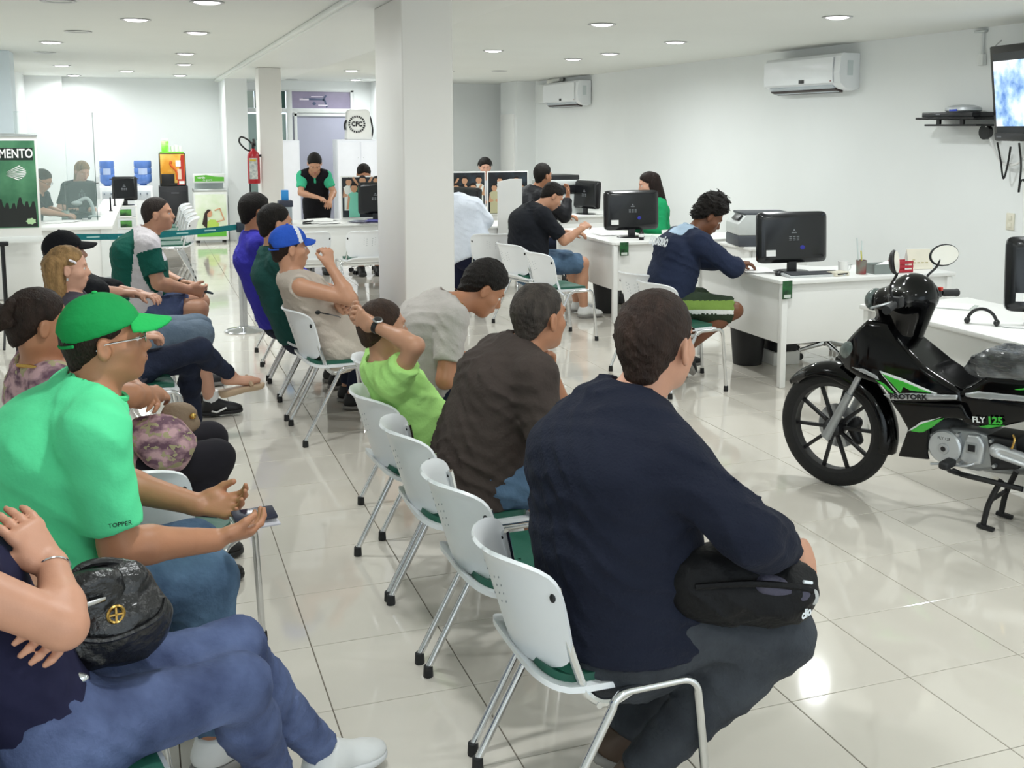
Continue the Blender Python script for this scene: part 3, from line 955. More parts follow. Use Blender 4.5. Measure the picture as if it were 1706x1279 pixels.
        if face:
            q = s.sc_h
            for sd in (-1, 1):
                mb = MB()
                c = s.hp(0.0735, sd*0.031, 0.004)-s.org
                mb.ell(c, (0.0130*q,)*3, 12, 8, mi=0)
                ci = s.hp(0.0818, sd*0.0315, 0.003)-s.org
                mb.ell(ci, (0.0062*q,)*3, 10, 6, mi=1)
                mb.ell(c+s.H[2]*0.0052*q+s.H[0]*0.0006, (0.0128*q,)*3, 12, 8, mi=2)
                mb.build('eye', [M_eye, M_iris, skin(s.tone)], s.root)
            V, Q = sdf_mesh([Ell(s.hp(0.0965, 0, -0.0565), (0.006*q, 0.021*q, 0.005*q), s.H, 0.004), Ell(s.hp(0.0965, 0, -0.066), (0.006*q, 0.018*q, 0.005*q), s.H, 0.004)], 0.004)
            s.add('mouth', V, Q, M_lip)
        return b
    # ---- hair
    def hair(s, m, line=0.0, grow=0.008, nape=-0.078, front=0.066, top=0.0, rough=0.0015, extra=(), balding=False, name='hair', brows=True, subs=()):
        q = s.sc_h; R = s.H
        P = [Ell(s.hp(-0.014, 0, 0.034+top*0.5), ((0.098+grow)*q, (0.077+grow)*q, (0.090+grow+top*0.5)*q), R, 0.01)]
        P.append(Cone(s.hp(-0.050, 0, 0.0), s.hp(-0.055, 0, -0.05), (0.054+grow*0.5)*q, (0.047+grow*0.4)*q, 0.03))
        # hairline: plane from forehead to nape
        f0 = s.hp(0.082, 0, front+line); n0 = s.hp(-0.085, 0, nape)
        along = unit(f0-n0); nrm = unit(np.cross(R[1], along));
        if nrm@R[2] > 0: nrm = -nrm
        S2 = []
        for sd in (-1, 1):
            S2.append(Ell(s.hp(-0.008, sd*0.085, -0.012), (0.026*q, 0.022*q, 0.036*q), R, 0.006))
        S2.append(Ell(s.hp(0.095, 0, -0.012), (0.075*q, 0.070*q, 0.075*q), R, 0.012))
        if balding: S2.append(Ell(s.hp(0.0, 0.012, 0.135), (0.045*q, 0.035*q, 0.012*q), R, 0.01))
        disp = (lambda X: wrinkle(X, rough, 3, 190)+wrinkle(X, rough, 5, 90)) if rough else None
        S1 = [p_ for p_ in S2 if p_.r[0] < 0.05]
        face = S2[2]
        def soft(X):
            pl = (X-f0)@nrm+wrinkle(X, 0.006, 1, 160)
            fd = -face.d(X)+wrinkle(X, 0.004, 2, 190)
            return 0.34*np.maximum(0, pl+0.022)+0.4*np.maximum(0, fd+0.014)
        V, Q = sdf_mesh(P, s.hf*0.85, subs=S2[:2]+S2[3:]+list(subs), cuts=[(f0+nrm*0.004, nrm)], disp=disp, soft=soft)
        parts = [(V, Q)]
        if extra: parts.append(sdf_mesh(list(extra), s.hf, disp=disp))
        V, Q = join_meshes(parts)
        o = s.add(name, V, Q, m)
        if brows:
            for sd in (-1, 1):
                V, Q = sdf_mesh([Cone(s.hp(0.0925, sd*0.016, 0.0255), s.hp(0.0785, sd*0.052, 0.026), 0.0045*q, 0.003*q, 0.003)], 0.0035)
                s.add('eyebrow', V, Q, m)
        return o
    def cap(s, m, mb=None, strap=None, visor=0.085, tilt=0.0, stripe=None):
        """baseball cap: crown > panel seams, brim, button, strap"""
        q = s.sc_h; R = s.H
        g = 0.011
        c = s.hp(-0.012, 0, 0.036)
        P = [Ell(c, ((0.100+g)*q, (0.079+g)*q, (0.092+g)*q), R, 0.01)]
        cutp = s.hp(0.085, 0, 0.040+tilt); cutq = s.hp(-0.10, 0, 0.004+tilt)
        al = unit(cutp-cutq); nrm = unit(np.cross(R[1], al))
        if nrm@R[2] > 0: nrm = -nrm
        V, Q = sdf_mesh(P, s.hf, cuts=[(cutp, nrm)], disp=lambda X: wrinkle(X, 0.0012, 2, 60), subs=[Ell(s.hp(-0.105, 0, 0.012), (0.05*q, 0.034*q, 0.026*q), R, 0.004)] if strap else [])
        o = s.add('cap', V, Q, m if not stripe else [m, stripe[0]], mi=None if not stripe else (lambda C: stripe[1](((C+s.org)-s.hd)@R.T/q)))
        # brim
        bw = 0.078*q
        def brim(Pp):
            L = (Pp-s.hd)@R.T/q
            x, y, z = L[:, 0], L[:, 1], L[:, 2]
            zc = 0.040+tilt-0.26*np.maximum(0, x-0.08)-5.5*y*y+0.016
            ex = np.sqrt(((x-0.070)/(visor+0.03))**2+(y/0.082)**2)-1
            return np.maximum(np.maximum(ex*0.07, np.abs(z-zc)-0.0052), 0.066-x)*q
        V, Q = sdf_mesh([Fn(brim, s.hp(0.10, 0, 0.03)-0.16, s.hp(0.10, 0, 0.03)+0.16)], 0.0036)
        s.add('brim', V, Q, mb or m, parent=o)
        V, Q = sdf_mesh([Ell(s.hp(-0.012, 0, 0.036+0.092+g), (0.009*q, 0.009*q, 0.005*q), R, 0.003)], 0.0035)
        s.add('button', V, Q, mb or m, parent=o)
        if strap:
            pts = [s.hp(-0.030-0.088*math.cos(a), 0.092*math.sin(a), -0.004+tilt+0.018*(1-math.cos(a)))-s.org for a in np.linspace(-0.9, 0.9, 13)]
            MB().tube([Vector(p) for p in pts], 0.005*q, 6).build('strap', strap, o)
        return o
    # ---- clothing
    def shirt(s, m, sleeve=0.55, e=0.014, hem=0.0, name='shirt', neck_r=0.072, neck_dz=0.0, mi=None, loose=0.0, wr=0.0045, extra=(), collar=None, wf=85.0, parent=None, subs=(), vneck=0.0):
        P = s.torso(e)
        if loose: P.append(Loft(s.pel-s.up*0.03, s.pel+(s.nk-s.pel)*0.55, s.lf, 0.158*s.g*s.sc+e+loose, 0.118*s.g*s.sc*s.belly+e+loose, 0.155*s.g*s.sc+e, 0.112*s.g*s.sc+e, 0.05))
        for sd in s.arm:
            sl = sleeve[sd] if isinstance(sleeve, dict) else sleeve
            if sl > 0: P += s.arm_prims(sd, e+0.004, sl, 0.035)
        P += list(extra)
        nb = s.nk+s.up*0.0
        nd = unit(s.hd-s.H[2]*0.06-s.nk)
        S2 = [Cone(s.nk+nd*(0.012+neck_dz)+s.fwt*0.012, s.nk+nd*0.25+s.fwt*0.02, neck_r*s.sc*s.g**0.35, (neck_r+0.05)*s.sc, 0.006)]
        if vneck: S2.append(Cone(s.nk+s.fwt*0.07-s.up*vneck, s.nk+s.fwt*0.12+s.up*0.06, 0.012, 0.05, 0.01))
        if sleeve == 0:
            for sd, sg in (('L', 1), ('R', -1)):
                sh = s.shL if sd == 'L' else s.shR
                S2.append(Ell(sh+s.slf*sg*0.052*s.sc, (0.062*s.sc, 0.05*s.sc, 0.085*s.sc), np.stack([s.fwt, s.slf, s.up]), 0.01))
        cuts = [(s.pel-s.up*(0.075*s.sc+hem), -s.up)]
        V, Q = sdf_mesh(P, s.h*0.9, subs=S2+list(subs), cuts=cuts, disp=(lambda X: wrinkle(X, wr, s.pel[1], wf)) if wr else None)
        o = s.add(name, V, Q, m, mi=None if mi is None else (lambda C: mi(C+s.org)), parent=parent)
        if collar:
            pts = []
            for a in np.linspace(0, 2*PI, 25)[:-1]:
                rr = (neck_r-0.006)*s.sc*s.g**0.35
                pts.append(Vector(s.nk+nd*0.016+s.fwt*(0.008+rr*math.cos(a))+s.slf*rr*math.sin(a)-s.up*0.014*math.cos(a)-s.org))
            MB().tube(pts, 0.008, 6, closed=True).build('collar', collar, o)
        return o
    def trousers(s, m, upto=1.93, e=0.012, name='trousers', wr=0.005, mi=None, wf=95.0, waist=0.06, rise=None, flare=0.0):
        P = [Loft(s.pel-s.up*0.06*s.sc, s.pel+s.up*waist*s.sc, s.lf, 0.160*s.g*s.sc+e, 0.122*s.g*s.sc*s.belly+e, 0.152*s.g*s.sc+e*0.6, 0.110*s.g*s.sc*s.belly+e*0.6, 0.04)]
        for sd in s.leg: P += s.leg_prims(sd, e+flare, upto[sd] if isinstance(upto, dict) else upto, 0.045)
        V, Q = sdf_mesh(P, s.h*0.9, cuts=[(s.pel+s.up*waist*s.sc-s.fw*0.02, A(0, 0, 1)-s.fw*(0.55 if abs(s.pel[2]-s.leg['R'][1][2]) < 0.2 else 0.0))], disp=lambda X: wrinkle(X, wr, s.pel[1]+3, wf))
        return s.add(name, V, Q, m, mi=None if mi is None else (lambda C: mi(C+s.org)))
    def shoe(s, side, m, sole, lace=None, high=0.0, sz=1.0):
        hp, kn, an, toe = s.leg[side]
        t = unit(toe); up = A(0, 0, 1)
        l = unit(np.cross(up, t)); up = np.cross(t, l)
        q = s.sc*sz
        b = an-up*0.085*q
        R3 = np.stack([t, l, up])
        P = [Ell(b+t*0.0*q+up*0.048*q, (0.065*q, 0.040*q, 0.048*q), R3, 0.03), Cone(b+t*0.02*q+up*0.07*q, b+t*0.11*q+up*0.035*q, 0.042*q, 0.036*q, 0.03),
             Ell(b+t*0.135*q+up*0.028*q, (0.062*q, 0.044*q, 0.034*q), R3, 0.03), Cone(b-t*0.005*q+up*0.05*q, b-t*0.005*q+up*(0.10+high)*q, 0.045*q, 0.044*q, 0.02, flat=True)]
        hh = min(s.h*0.8, 0.007)
        V, Q = sdf_mesh(P, hh, cuts=[(b+up*0.022*q, -up)])
        o = s.add('shoe', V, Q, m)
        P = [Ell(b+t*0.0*q+up*0.015*q, (0.070*q, 0.043*q, 0.05*q), R3, 0.02), Cone(b+t*0.02*q+up*0.012*q, b+t*0.11*q+up*0.012*q, 0.042*q, 0.045*q, 0.02), Ell(b+t*0.13*q+up*0.015*q, (0.070*q, 0.047*q, 0.05*q), R3, 0.02)]
        V, Q = sdf_mesh(P, hh, cuts=[(b+up*0.026*q, up), (b, -up)])
        s.add('sole', V, Q, sole, parent=o)
        if lace:
            mb = MB()
            for k in range(4):
                c = b+t*(0.045+0.018*k)*q+up*(0.098-0.0125*k)*q
                mb.tube([Vector(c-l*0.026*q-up*0.010*q-s.org), Vector(c+up*0.002*q-s.org), Vector(c+l*0.026*q-up*0.010*q-s.org)], 0.0035*q, 5)
            mb.build('laces', lace, o)
        return o
    def tubepart(s, name, pts, r, m, n=8, parent=None, closed=False):
        return MB().tube([Vector(np.asarray(p)-s.org) for p in pts], r, n, closed=closed).build(name, m, parent or s.root)
    def band(s, name, side, t, m, w=0.02, extra=0.004):
        """band round the forearm at t (0 elbow .. 1 wrist)"""
        sh, el, wr = s.arm[side]; c = el+(wr-el)*t; d = unit(wr-el)
        g = s.g**0.5*s.sc; r = (0.041+(0.0265-0.041)*t)*g+extra
        u = unit(np.cross(d, A(0.3, 0.2, 0.9))); v = np.cross(d, u)
        M = Matrix(((*[u[0], v[0], d[0]], c[0]-s.org[0]), (*[u[1], v[1], d[1]], c[1]-s.org[1]), (*[u[2], v[2], d[2]], c[2]-s.org[2]), (0, 0, 0, 1)))
        return MB().lathe([(r-0.004, -w/2), (r, -w/2), (r+0.0015, 0), (r, w/2), (r-0.004, w/2), (r-0.004, -w/2)], 24, M).build(name, m, s.root), c, d
    def glasses(s, m, lens):
        q = s.sc_h; o = None
        mb = MB()
        for sd in (-1, 1):
            pts = [s.hp(0.100+0.0*math.cos(a), sd*0.033+0.021*math.cos(a), 0.002+0.014*math.sin(a))-s.org for a in np.linspace(0, 2*PI, 17)[:-1]]
            mb.tube([Vector(p) for p in pts], 0.0016*q, 5, closed=True)
            mb.tube([Vector(s.hp(0.099, sd*0.054, 0.008)-s.org), Vector(s.hp(0.088, sd*0.074, 0.008)-s.org), Vector(s.hp(-0.005, sd*0.084, 0.006)-s.org), Vector(s.hp(-0.03, sd*0.083, -0.008)-s.org)], 0.0024*q, 5)
        mb.tube([Vector(s.hp(0.103, -0.012, 0.006)-s.org), Vector(s.hp(0.106, 0, 0.009)-s.org), Vector(s.hp(0.103, 0.012, 0.006)-s.org)], 0.0016*q, 5)
        return mb.build('glasses', m, s.root)
# ================================================================ THE PEOPLE
def yawv(deg, z=0.0): return (math.cos(math.radians(deg)), math.sin(math.radians(deg)), z)
HB = hairmat('black', '#17120f'); HD = hairmat('darkbrown', '#2a1d17'); HBR = hairmat('brown', '#3b2a20'); HBL = hairmat('blonde', '#94744c', 0.35); HG = hairmat('greying', '#3f3833', 0.5)
WHITE_SH = mat('shoe_white', '#e6e6e4', 0.5, var=0.05); GREY_SOLE = mat('shoe_sole_grey', '#8d8a86', 0.6); BLACK_SH = mat('shoe_black', '#141416', 0.5); LACE = mat('lace_white', '#f2f2f0', 0.7); BROWN_SH = mat('shoe_brown', '#4d3c30', 0.6)
SILVER = mat('silver_metal', '#c9cacc', 0.2, 1.0); GOLD = mat('gold_metal', '#c9a35a', 0.25, 1.0); LENS = mat('lens', '#cfd6d8', 0.05, alpha=0.3)
BLKPL = mat('black_plastic', '#131315', 0.35, var=0.1)
J_BLUE = denim('blue', '#363f5e', '#66749c'); J_MID = denim('mid', '#33465d', '#64809c'); J_DARK = denim('dark', '#181d2c', '#2a3146'); J_CHAR = denim('charcoal', '#2e3136', '#484c52'); J_LIGHT = denim('light', '#5a6c80', '#8494a5')

# ---- man in the navy sweater, nearest on the right
p = Person('heavy man in navy sweater with black backpack on his lap, seen from behind', (1.125, 2.50, 0.565), (1.13, 2.50, 1.075), (1.225, 2.515, 1.23), yawv(33, 0.02), facing=R(4), twist=R(6), girth=1.32, scale=1.04, tone='rosy', hunch=0.05, belly=1.05, hs=1.09, drop=0.095, sw=0.172, h=0.010, hf=0.005)
p.set_arm('R', wrist=(1.50, 2.29, 0.715), elbow=(1.285, 2.13, 0.845), hand=(0.8, 0.45, -0.35), pn=(0, 0.8, -0.6), curl=0.45)
p.set_arm('L', wrist=(1.52, 2.68, 0.72), elbow=(1.33, 2.86, 0.82), hand=(0.6, -0.7, -0.2), pn=(0, -0.6, -0.8), curl=0.45)
p.set_leg('R', (1.14, 2.43, 0.12), knee=(1.48, 2.30, 0.50), toe=(0.9, -0.1, -0.4))
p.set_leg('L', (1.19, 2.62, 0.11), knee=(1.48, 2.64, 0.51), toe=(0.9, 0, -0.4))
p.body()
p.hair(hairmat('navyman', '#2f211b'), grow=0.007, nape=-0.092, front=0.07, rough=0.0022)
p.shirt(cloth('navy', '#1b1f2e', bump=0.3, bscale=120), sleeve=1.72, e=0.018, name='sweater', wr=0.006, loose=0.01, neck_r=0.066, neck_dz=0.012, collar=cloth('navy_rib', '#171d30'), wf=70)
p.trousers(J_CHAR, 1.999, e=0.014, wr=0.0042, wf=75)
for sd in 'RL': p.shoe(sd, BROWN_SH, GREY_SOLE, LACE)

# ---- man in the brown T-shirt
p = Person('greying man in dark brown T-shirt and blue jeans leaning forward', (1.07, 3.68, 0.555), (1.235, 3.63, 1.0), (1.305, 3.625, 1.115), yawv(24, 0.0), facing=R(3), girth=1.08, scale=1.0, tone='tan', hunch=0.03, h=0.010, hf=0.005)
p.set_arm('R', wrist=(1.45, 3.46, 0.60), elbow=(1.24, 3.38, 0.69), hand=(1, 0.2, -0.1), pn=(0, 0.5, -0.8))
p.set_arm('L', wrist=(1.42, 3.82, 0.86), elbow=(1.50, 3.88, 0.66), hand=(-0.25, -0.2, 1), pn=(-0.8, -0.4, 0), curl=0.8)
p.set_leg('R', (1.40, 3.56, 0.10), knee=(1.49, 3.50, 0.52))
p.set_leg('L', (1.42, 3.86, 0.10), knee=(1.50, 3.86, 0.53))
p.body()
p.hair(HG, grow=0.006, nape=-0.088, front=0.072, rough=0.0015, balding=True)
p.shirt(cloth('brown', '#453c38', var=0.08), sleeve=0.78, e=0.016, wr=0.006, loose=0.012, collar=cloth('brown_rib', '#3a322f'), neck_r=0.070)
p.trousers(J_MID, 1.94, e=0.014)
for sd in 'RL': p.shoe(sd, WHITE_SH, GREY_SOLE, LACE)

# ---- boy in lime green
p = Person('boy in lime green T-shirt slouching with hands clasped behind his head', (1.09, 4.18, 0.50), (0.835, 4.16, 0.865), (0.855, 4.155, 1.015), yawv(14, 0.06), facing=R(2), girth=0.92, scale=0.84, tone='light', sw=0.165, hunch=-0.01, h=0.009, hf=0.005)
p.set_arm('R', wrist=(0.800, 4.07, 1.045), elbow=(0.925, 3.915, 0.985), hand=(-0.5, 0.75, 0.25), pn=(0.75, 0.5, -0.1), curl=(0.35, 0.4, 0.4, 0.45))
p.set_arm('L', wrist=(0.785, 4.255, 1.05), elbow=(0.93, 4.42, 1.0), hand=(-0.45, -0.7, 0.35), pn=(0.75, -0.5, 0.0), curl=0.5)
p.set_leg('R', (1.44, 4.05, 0.09), knee=(1.40, 4.06, 0.47))
p.set_leg('L', (1.46, 4.30, 0.09), knee=(1.41, 4.30, 0.47))
p.body()
p.hair(HBR, grow=0.006, nape=-0.07, front=0.066, rough=0.001)
p.shirt(cloth('lime', '#b9ef8c', var=0.05), sleeve=0.55, e=0.016, wr=0.0045, loose=0.012, neck_r=0.074, wf=75, collar=cloth('lime_rib', '#a8e276'))
p.trousers(J_DARK, 0.95, e=0.02, name='shorts')
for sd in 'RL': p.shoe(sd, WHITE_SH, GREY_SOLE, LACE)
o, c, d = p.band('watch_strap', 'R', 0.90, BLKPL, w=0.02)
n = unit(np.cross(d, A(0.2, 0.8, 0.3))); n = n if n[1] < 0 else -n
_q = Vector(n).to_track_quat('Z', 'Y').to_matrix().to_4x4()
MB().lathe([(0, 0), (0.019, 0), (0.020, 0.004), (0.017, 0.008), (0.0, 0.008)], 20, Matrix.Translation(Vector(c+n*0.026-p.org)) @ _q).build('watch_case', SILVER, o)
MB().lathe([(0, 0), (0.014, 0), (0.014, 0.001), (0, 0.001)], 16, Matrix.Translation(Vector(c+n*0.0342-p.org)) @ _q).build('watch_dial', BLKPL, o)

# ---- man in pale grey T-shirt looking down
p = Person('dark-haired man in pale grey T-shirt bowing his head beside the thick column', (1.15, 4.83, 0.555), (1.27, 4.80, 1.005), (1.455, 4.80, 1.05), yawv(-3, -0.75), facing=R(0), girth=1.02, scale=0.98, tone='tan', hunch=0.055, h=0.010, hf=0.005)
p.set_arm('R', wrist=(1.43, 4.64, 0.705), elbow=(1.20, 4.54, 0.70), hand=(1, 0.25, 0.0), pn=(0, 0.3, 1), curl=0.5)
p.set_arm('L', wrist=(1.44, 4.92, 0.705), elbow=(1.24, 5.07, 0.71), hand=(1, -0.25, 0.0), pn=(0, -0.3, 1), curl=0.5)
p.set_leg('R', (1.58, 4.70, 0.09), knee=(1.57, 4.68, 0.52))
p.set_leg('L', (1.60, 4.98, 0.09), knee=(1.58, 4.98, 0.53))
p.body()
p.hair(HB, grow=0.012, nape=-0.072, front=0.070, rough=0.003, top=0.012)
p.shirt(cloth('palegrey', '#b9b3ae'), sleeve=0.72, e=0.015, wr=0.005, loose=0.012, collar=cloth('palegrey_rib', '#aea8a3'), neck_r=0.074)
p.trousers(J_DARK, 1.94, e=0.014)
for sd in 'RL': p.shoe(sd, BLACK_SH, GREY_SOLE, LACE)
nk = [p.nk+unit(p.hd-p.nk)*0.03+p.fwt*(0.01+0.064*math.cos(a))+p.slf*0.064*math.sin(a)-p.up*0.01*math.cos(a) for a in np.linspace(0, 2*PI, 33)[:-1]]
p.tubepart('necklace', nk, 0.0022, GOLD, 5, closed=True)

# ---- man in the blue cap
p = Person('man in blue cap and beige sleeveless shirt with one fist raised', (1.03, 6.40, 0.545), (0.785, 6.40, 0.945), (0.79, 6.40, 1.10), yawv(8, 0.0), facing=R(2), girth=1.0, scale=0.98, tone='light', hunch=-0.015, h=0.011, hf=0.006)
p.set_arm('R', wrist=(0.985, 6.19, 1.01), elbow=(1.075, 6.10, 0.835), hand=(-0.15, 0.2, 1), pn=(-0.6, 0.8, 0), curl=1.0)
p.set_arm('L', wrist=(1.03, 6.27, 0.775), elbow=(0.93, 6.58, 0.77), hand=(0.0, -1, -0.08), pn=(0.8, 0, 0.5), curl=0.9)
p.set_leg('R', (1.25, 6.34, 0.12), knee=(1.40, 6.28, 0.53), toe=(0.9, -0.1, -0.35))
p.set_leg('L', (1.32, 6.56, 0.12), knee=(1.42, 6.56, 0.54))
p.body()
p.hair(HD, grow=0.006, nape=-0.082, front=0.066)
BLUE_CAP = cloth('bluecap', '#2b55b8', var=0.08); CAPW = cloth('capwhite', '#dfe2ea')
p.cap(BLUE_CAP, BLUE_CAP, strap=BLUE_CAP, visor=0.050, stripe=(CAPW, lambda L: ((np.abs(L[:, 0]+0.10*0-0.035+0.25*(L[:, 2]-0.09)) < 0.013) & (L[:, 2] > 0.02)).astype(int)))
p.shirt(cloth('beige', '#c5b9ad'), sleeve=0, e=0.014, wr=0.004, loose=0.012, name='sleeveless_shirt')
p.trousers(cloth('sand', '#c9bfb2'), 0.97, e=0.02, name='shorts')
for sd in 'RL': p.shoe(sd, mat('shoe_mixed', '#6b5a4c', 0.6, col2='#d8d4cc', scale=14), WHITE_SH, LACE)
_el, _wr = p.arm['L'][1], p.arm['L'][2]
sg = thing('sunglasses', 'black sunglasses held in the hand of the man in the blue cap', 'sunglasses', (0.965, 6.17, 0.745))
MB().tube([(0, 0, 0), (0.05, -0.02, -0.012), (0.06, -0.03, -0.02)], 0.003, 6).build('temple', BLKPL, sg)
MB().tube([(-0.055, 0.005, 0.012), (-0.02, 0.0, 0.004), (0, 0, 0)], 0.004, 6).build('temple', BLKPL, sg)
MB().ell((-0.06, 0.005, 0.012), (0.016, 0.004, 0.012), 12, 8).build('lens', BLKPL, sg)

# ---- man in dark green, man in royal blue
p = Person('man in dark green shirt sitting just beyond the blue cap', (0.91, 7.00, 0.555), (0.755, 7.00, 1.02), (0.785, 7.01, 1.19), yawv(12, -0.02), facing=R(2), girth=1.1, scale=1.0, tone='light', hunch=0.03, h=0.013, hf=0.007)
p.set_arm('R', wrist=(1.18, 6.86, 0.70), elbow=(0.98, 6.74, 0.78)); p.set_arm('L', wrist=(1.18, 7.10, 0.70), elbow=(0.98, 7.26, 0.78))
p.set_leg('R', (1.22, 6.90, 0.09), knee=(1.32, 6.88, 0.53)); p.set_leg('L', (1.22, 7.12, 0.09), knee=(1.32, 7.12, 0.53))
p.body(); p.hair(HB, grow=0.007, nape=-0.085)
p.shirt(cloth('darkgreen', '#23504b'), sleeve=0.7, e=0.015, loose=0.012, wr=0.005)
p.trousers(J_DARK, 1.94)
for sd in 'RL': p.shoe(sd, BLACK_SH, GREY_SOLE)
p = Person('man in royal blue shirt, furthest of the front row', (0.86, 7.60, 0.555), (0.70, 7.60, 1.065), (0.725, 7.60, 1.225), yawv(15, -0.03), facing=R(2), girth=1.12, scale=1.02, tone='tan', hunch=0.03, h=0.013, hf=0.007)
p.set_arm('R', wrist=(1.14, 7.46, 0.72), elbow=(0.93, 7.33, 0.80)); p.set_arm('L', wrist=(1.14, 7.70, 0.72), elbow=(0.93, 7.86, 0.80))
p.set_leg('R', (1.22, 7.50, 0.09), knee=(1.29, 7.48, 0.53)); p.set_leg('L', (1.22, 7.72, 0.09), knee=(1.29, 7.72, 0.53))
p.body(); p.hair(HB, grow=0.009, nape=-0.085)
p.shirt(cloth('royal', '#3c38ac'), sleeve=1.7, e=0.015, loose=0.012, wr=0.005)
p.trousers(J_DARK, 1.94)
for sd in 'RL': p.shoe(sd, BLACK_SH, GREY_SOLE)

# ---- second row: woman with black handbag (head outside the frame)
p = Person('woman in navy top and blue jeans with folded arms, cut off by the left edge', (-0.24, 2.40, 0.545), (-0.44, 2.33, 1.03), (-0.47, 2.32, 1.20), yawv(10), facing=R(14), girth=1.06, scale=0.99, tone='rosy', sw=0.17, hunch=0.0, h=0.010, hf=0.005)
p.set_arm('R', wrist=(-0.19, 2.29, 0.925), elbow=(-0.165, 2.14, 0.86), hand=(-0.55, 0.35, 0.75), pn=(-0.5, 0.6, -0.5), curl=0.25)
p.set_arm('L', wrist=(-0.19, 2.27, 0.83), elbow=(-0.24, 2.56, 0.80), hand=(0.0, -1, 0.05), pn=(-0.7, 0, -0.5), curl=0.6)
p.set_leg('R', (0.27, 2.72, 0.10), knee=(0.165, 2.50, 0.505), toe=(0.75, 0.6, 0))
p.set_leg('L', (0.40, 2.84, 0.105), knee=(0.165, 2.65, 0.525), toe=(0.93, 0.35, 0))
p.body()
p.hair(HBR, grow=0.012, nape=-0.12, extra=[Cone(p.hp(-0.05, 0, 0.0), p.hp(-0.09, 0, -0.22), 0.08, 0.06, 0.02)])
p.shirt(cloth('navytop', '#22223c', bump=0.05), sleeve=0.35, e=0.010, wr=0.003, name='top', neck_r=0.085)
p.trousers(J_BLUE, 1.96, e=0.010, wr=0.004, waist=0.09)
for sd in 'RL': p.shoe(sd, WHITE_SH, mat('sole_white', '#dcdcdc', 0.6), LACE)
p.band('bracelet', 'R', 0.93, SILVER, w=0.004, extra=0.003)
# handbag strap across the top
p.tubepart('bag_strap', catmull([p.nk+A(0.02, -0.13, 0.02), p.nk+A(0.13, -0.08, -0.03), p.pel+A(0.0, -0.03, 0.36), p.pel+A(0.10, 0.0, 0.22)], 6), 0.009, BLKPL, 6)

# ---- man in bright green T-shirt and cap
p = Person('man in bright green T-shirt, green cap and glasses holding a phone', (-0.27, 3.04, 0.57), (-0.14, 2.985, 1.105), (-0.095, 2.985, 1.238), yawv(4, 0.08), facing=R(12), twist=R(-4), girth=1.16, scale=1.05, tone='tan', hunch=0.05, hs=0.89, h=0.010, hf=0.005)
p.set_arm('R', wrist=(0.145, 2.89, 0.715), elbow=(-0.085, 2.79, 0.765), hand=(0.92, 0.45, -0.05), pn=(0.15, 0.5, 0.8), curl=0.55)
p.set_arm('L', wrist=(0.115, 3.13, 0.735), elbow=(-0.13, 3.25, 0.80), hand=(0.95, -0.4, -0.02), pn=(0, -0.6, 0.8), curl=0.55)
p.set_leg('R', (0.13, 3.02, 0.10), knee=(0.13, 3.06, 0.54), toe=(0.9, 0.3, 0))
p.set_leg('L', (0.08, 3.30, 0.10), knee=(0.10, 3.30, 0.55), toe=(0.9, 0.3, 0))
p.body()
p.hair(HD, grow=0.007, nape=-0.09, front=0.066, rough=0.001)
GCAP = cloth('greencap', '#1b8f4a', var=0.12, bump=0.2)
cp = p.cap(GCAP, cloth('greenbrim', '#26ad57', var=0.05), strap=GCAP, visor=0.078, tilt=0.008)
p.shirt(cloth('brightgreen', '#5fe2a0', bump=0.15, rough=0.7), sleeve=0.82, e=0.016, wr=0.004, loose=0.012, collar=cloth('green_rib', '#52d68e'), neck_r=0.074, wf=60)
p.trousers(J_MID, 1.95, e=0.014)
for sd in 'RL': p.shoe(sd, WHITE_SH, GREY_SOLE, LACE)
p.glasses(SILVER, LENS)
_sl = text('sleeve_print', 'TOPPER', 0.015, BLKPL, p.root, (0, 0, 0), (0, 0, 0))
_sh, _el = p.arm['R'][0], p.arm['R'][1]
_pt = _sh+(_el-_sh)*0.72; _dir = unit(np.cross(_el-_sh, A(0, 1, 0))); _nn = A(0.1, -1, 0.1)
_xx = unit(A(1, 0, 0.05)); _nn = unit(_nn-_xx*(_nn@_xx)); _yy = np.cross(_nn, _xx)
_sl.matrix_local = Matrix(((_xx[0], _yy[0], _nn[0], _pt[0]-p.org[0]+0.02), (_xx[1], _yy[1], _nn[1], _pt[1]-p.org[1]-0.070), (_xx[2], _yy[2], _nn[2], _pt[2]-p.org[2]), (0, 0, 0, 1)))
ph = thing('mobile_phone', 'dark slim phone held by the man in the green cap', 'phone', (0.255, 3.00, 0.733), R(10))
MB().box((0, 0, 0), (0.115, 0.058, 0.010), rot=(0.25, 0.02, 0), bev=0.004).build('phone_body', mat('phone_dark', '#1d2033', 0.25), ph)
MB().box((0.0, -0.006, -0.016), (0.12, 0.07, 0.006), rot=(0.25, 0.05, 0.1), bev=0.002).build('wallet_flap', mat('wallet_grey', '#b9b7bd', 0.5), ph)

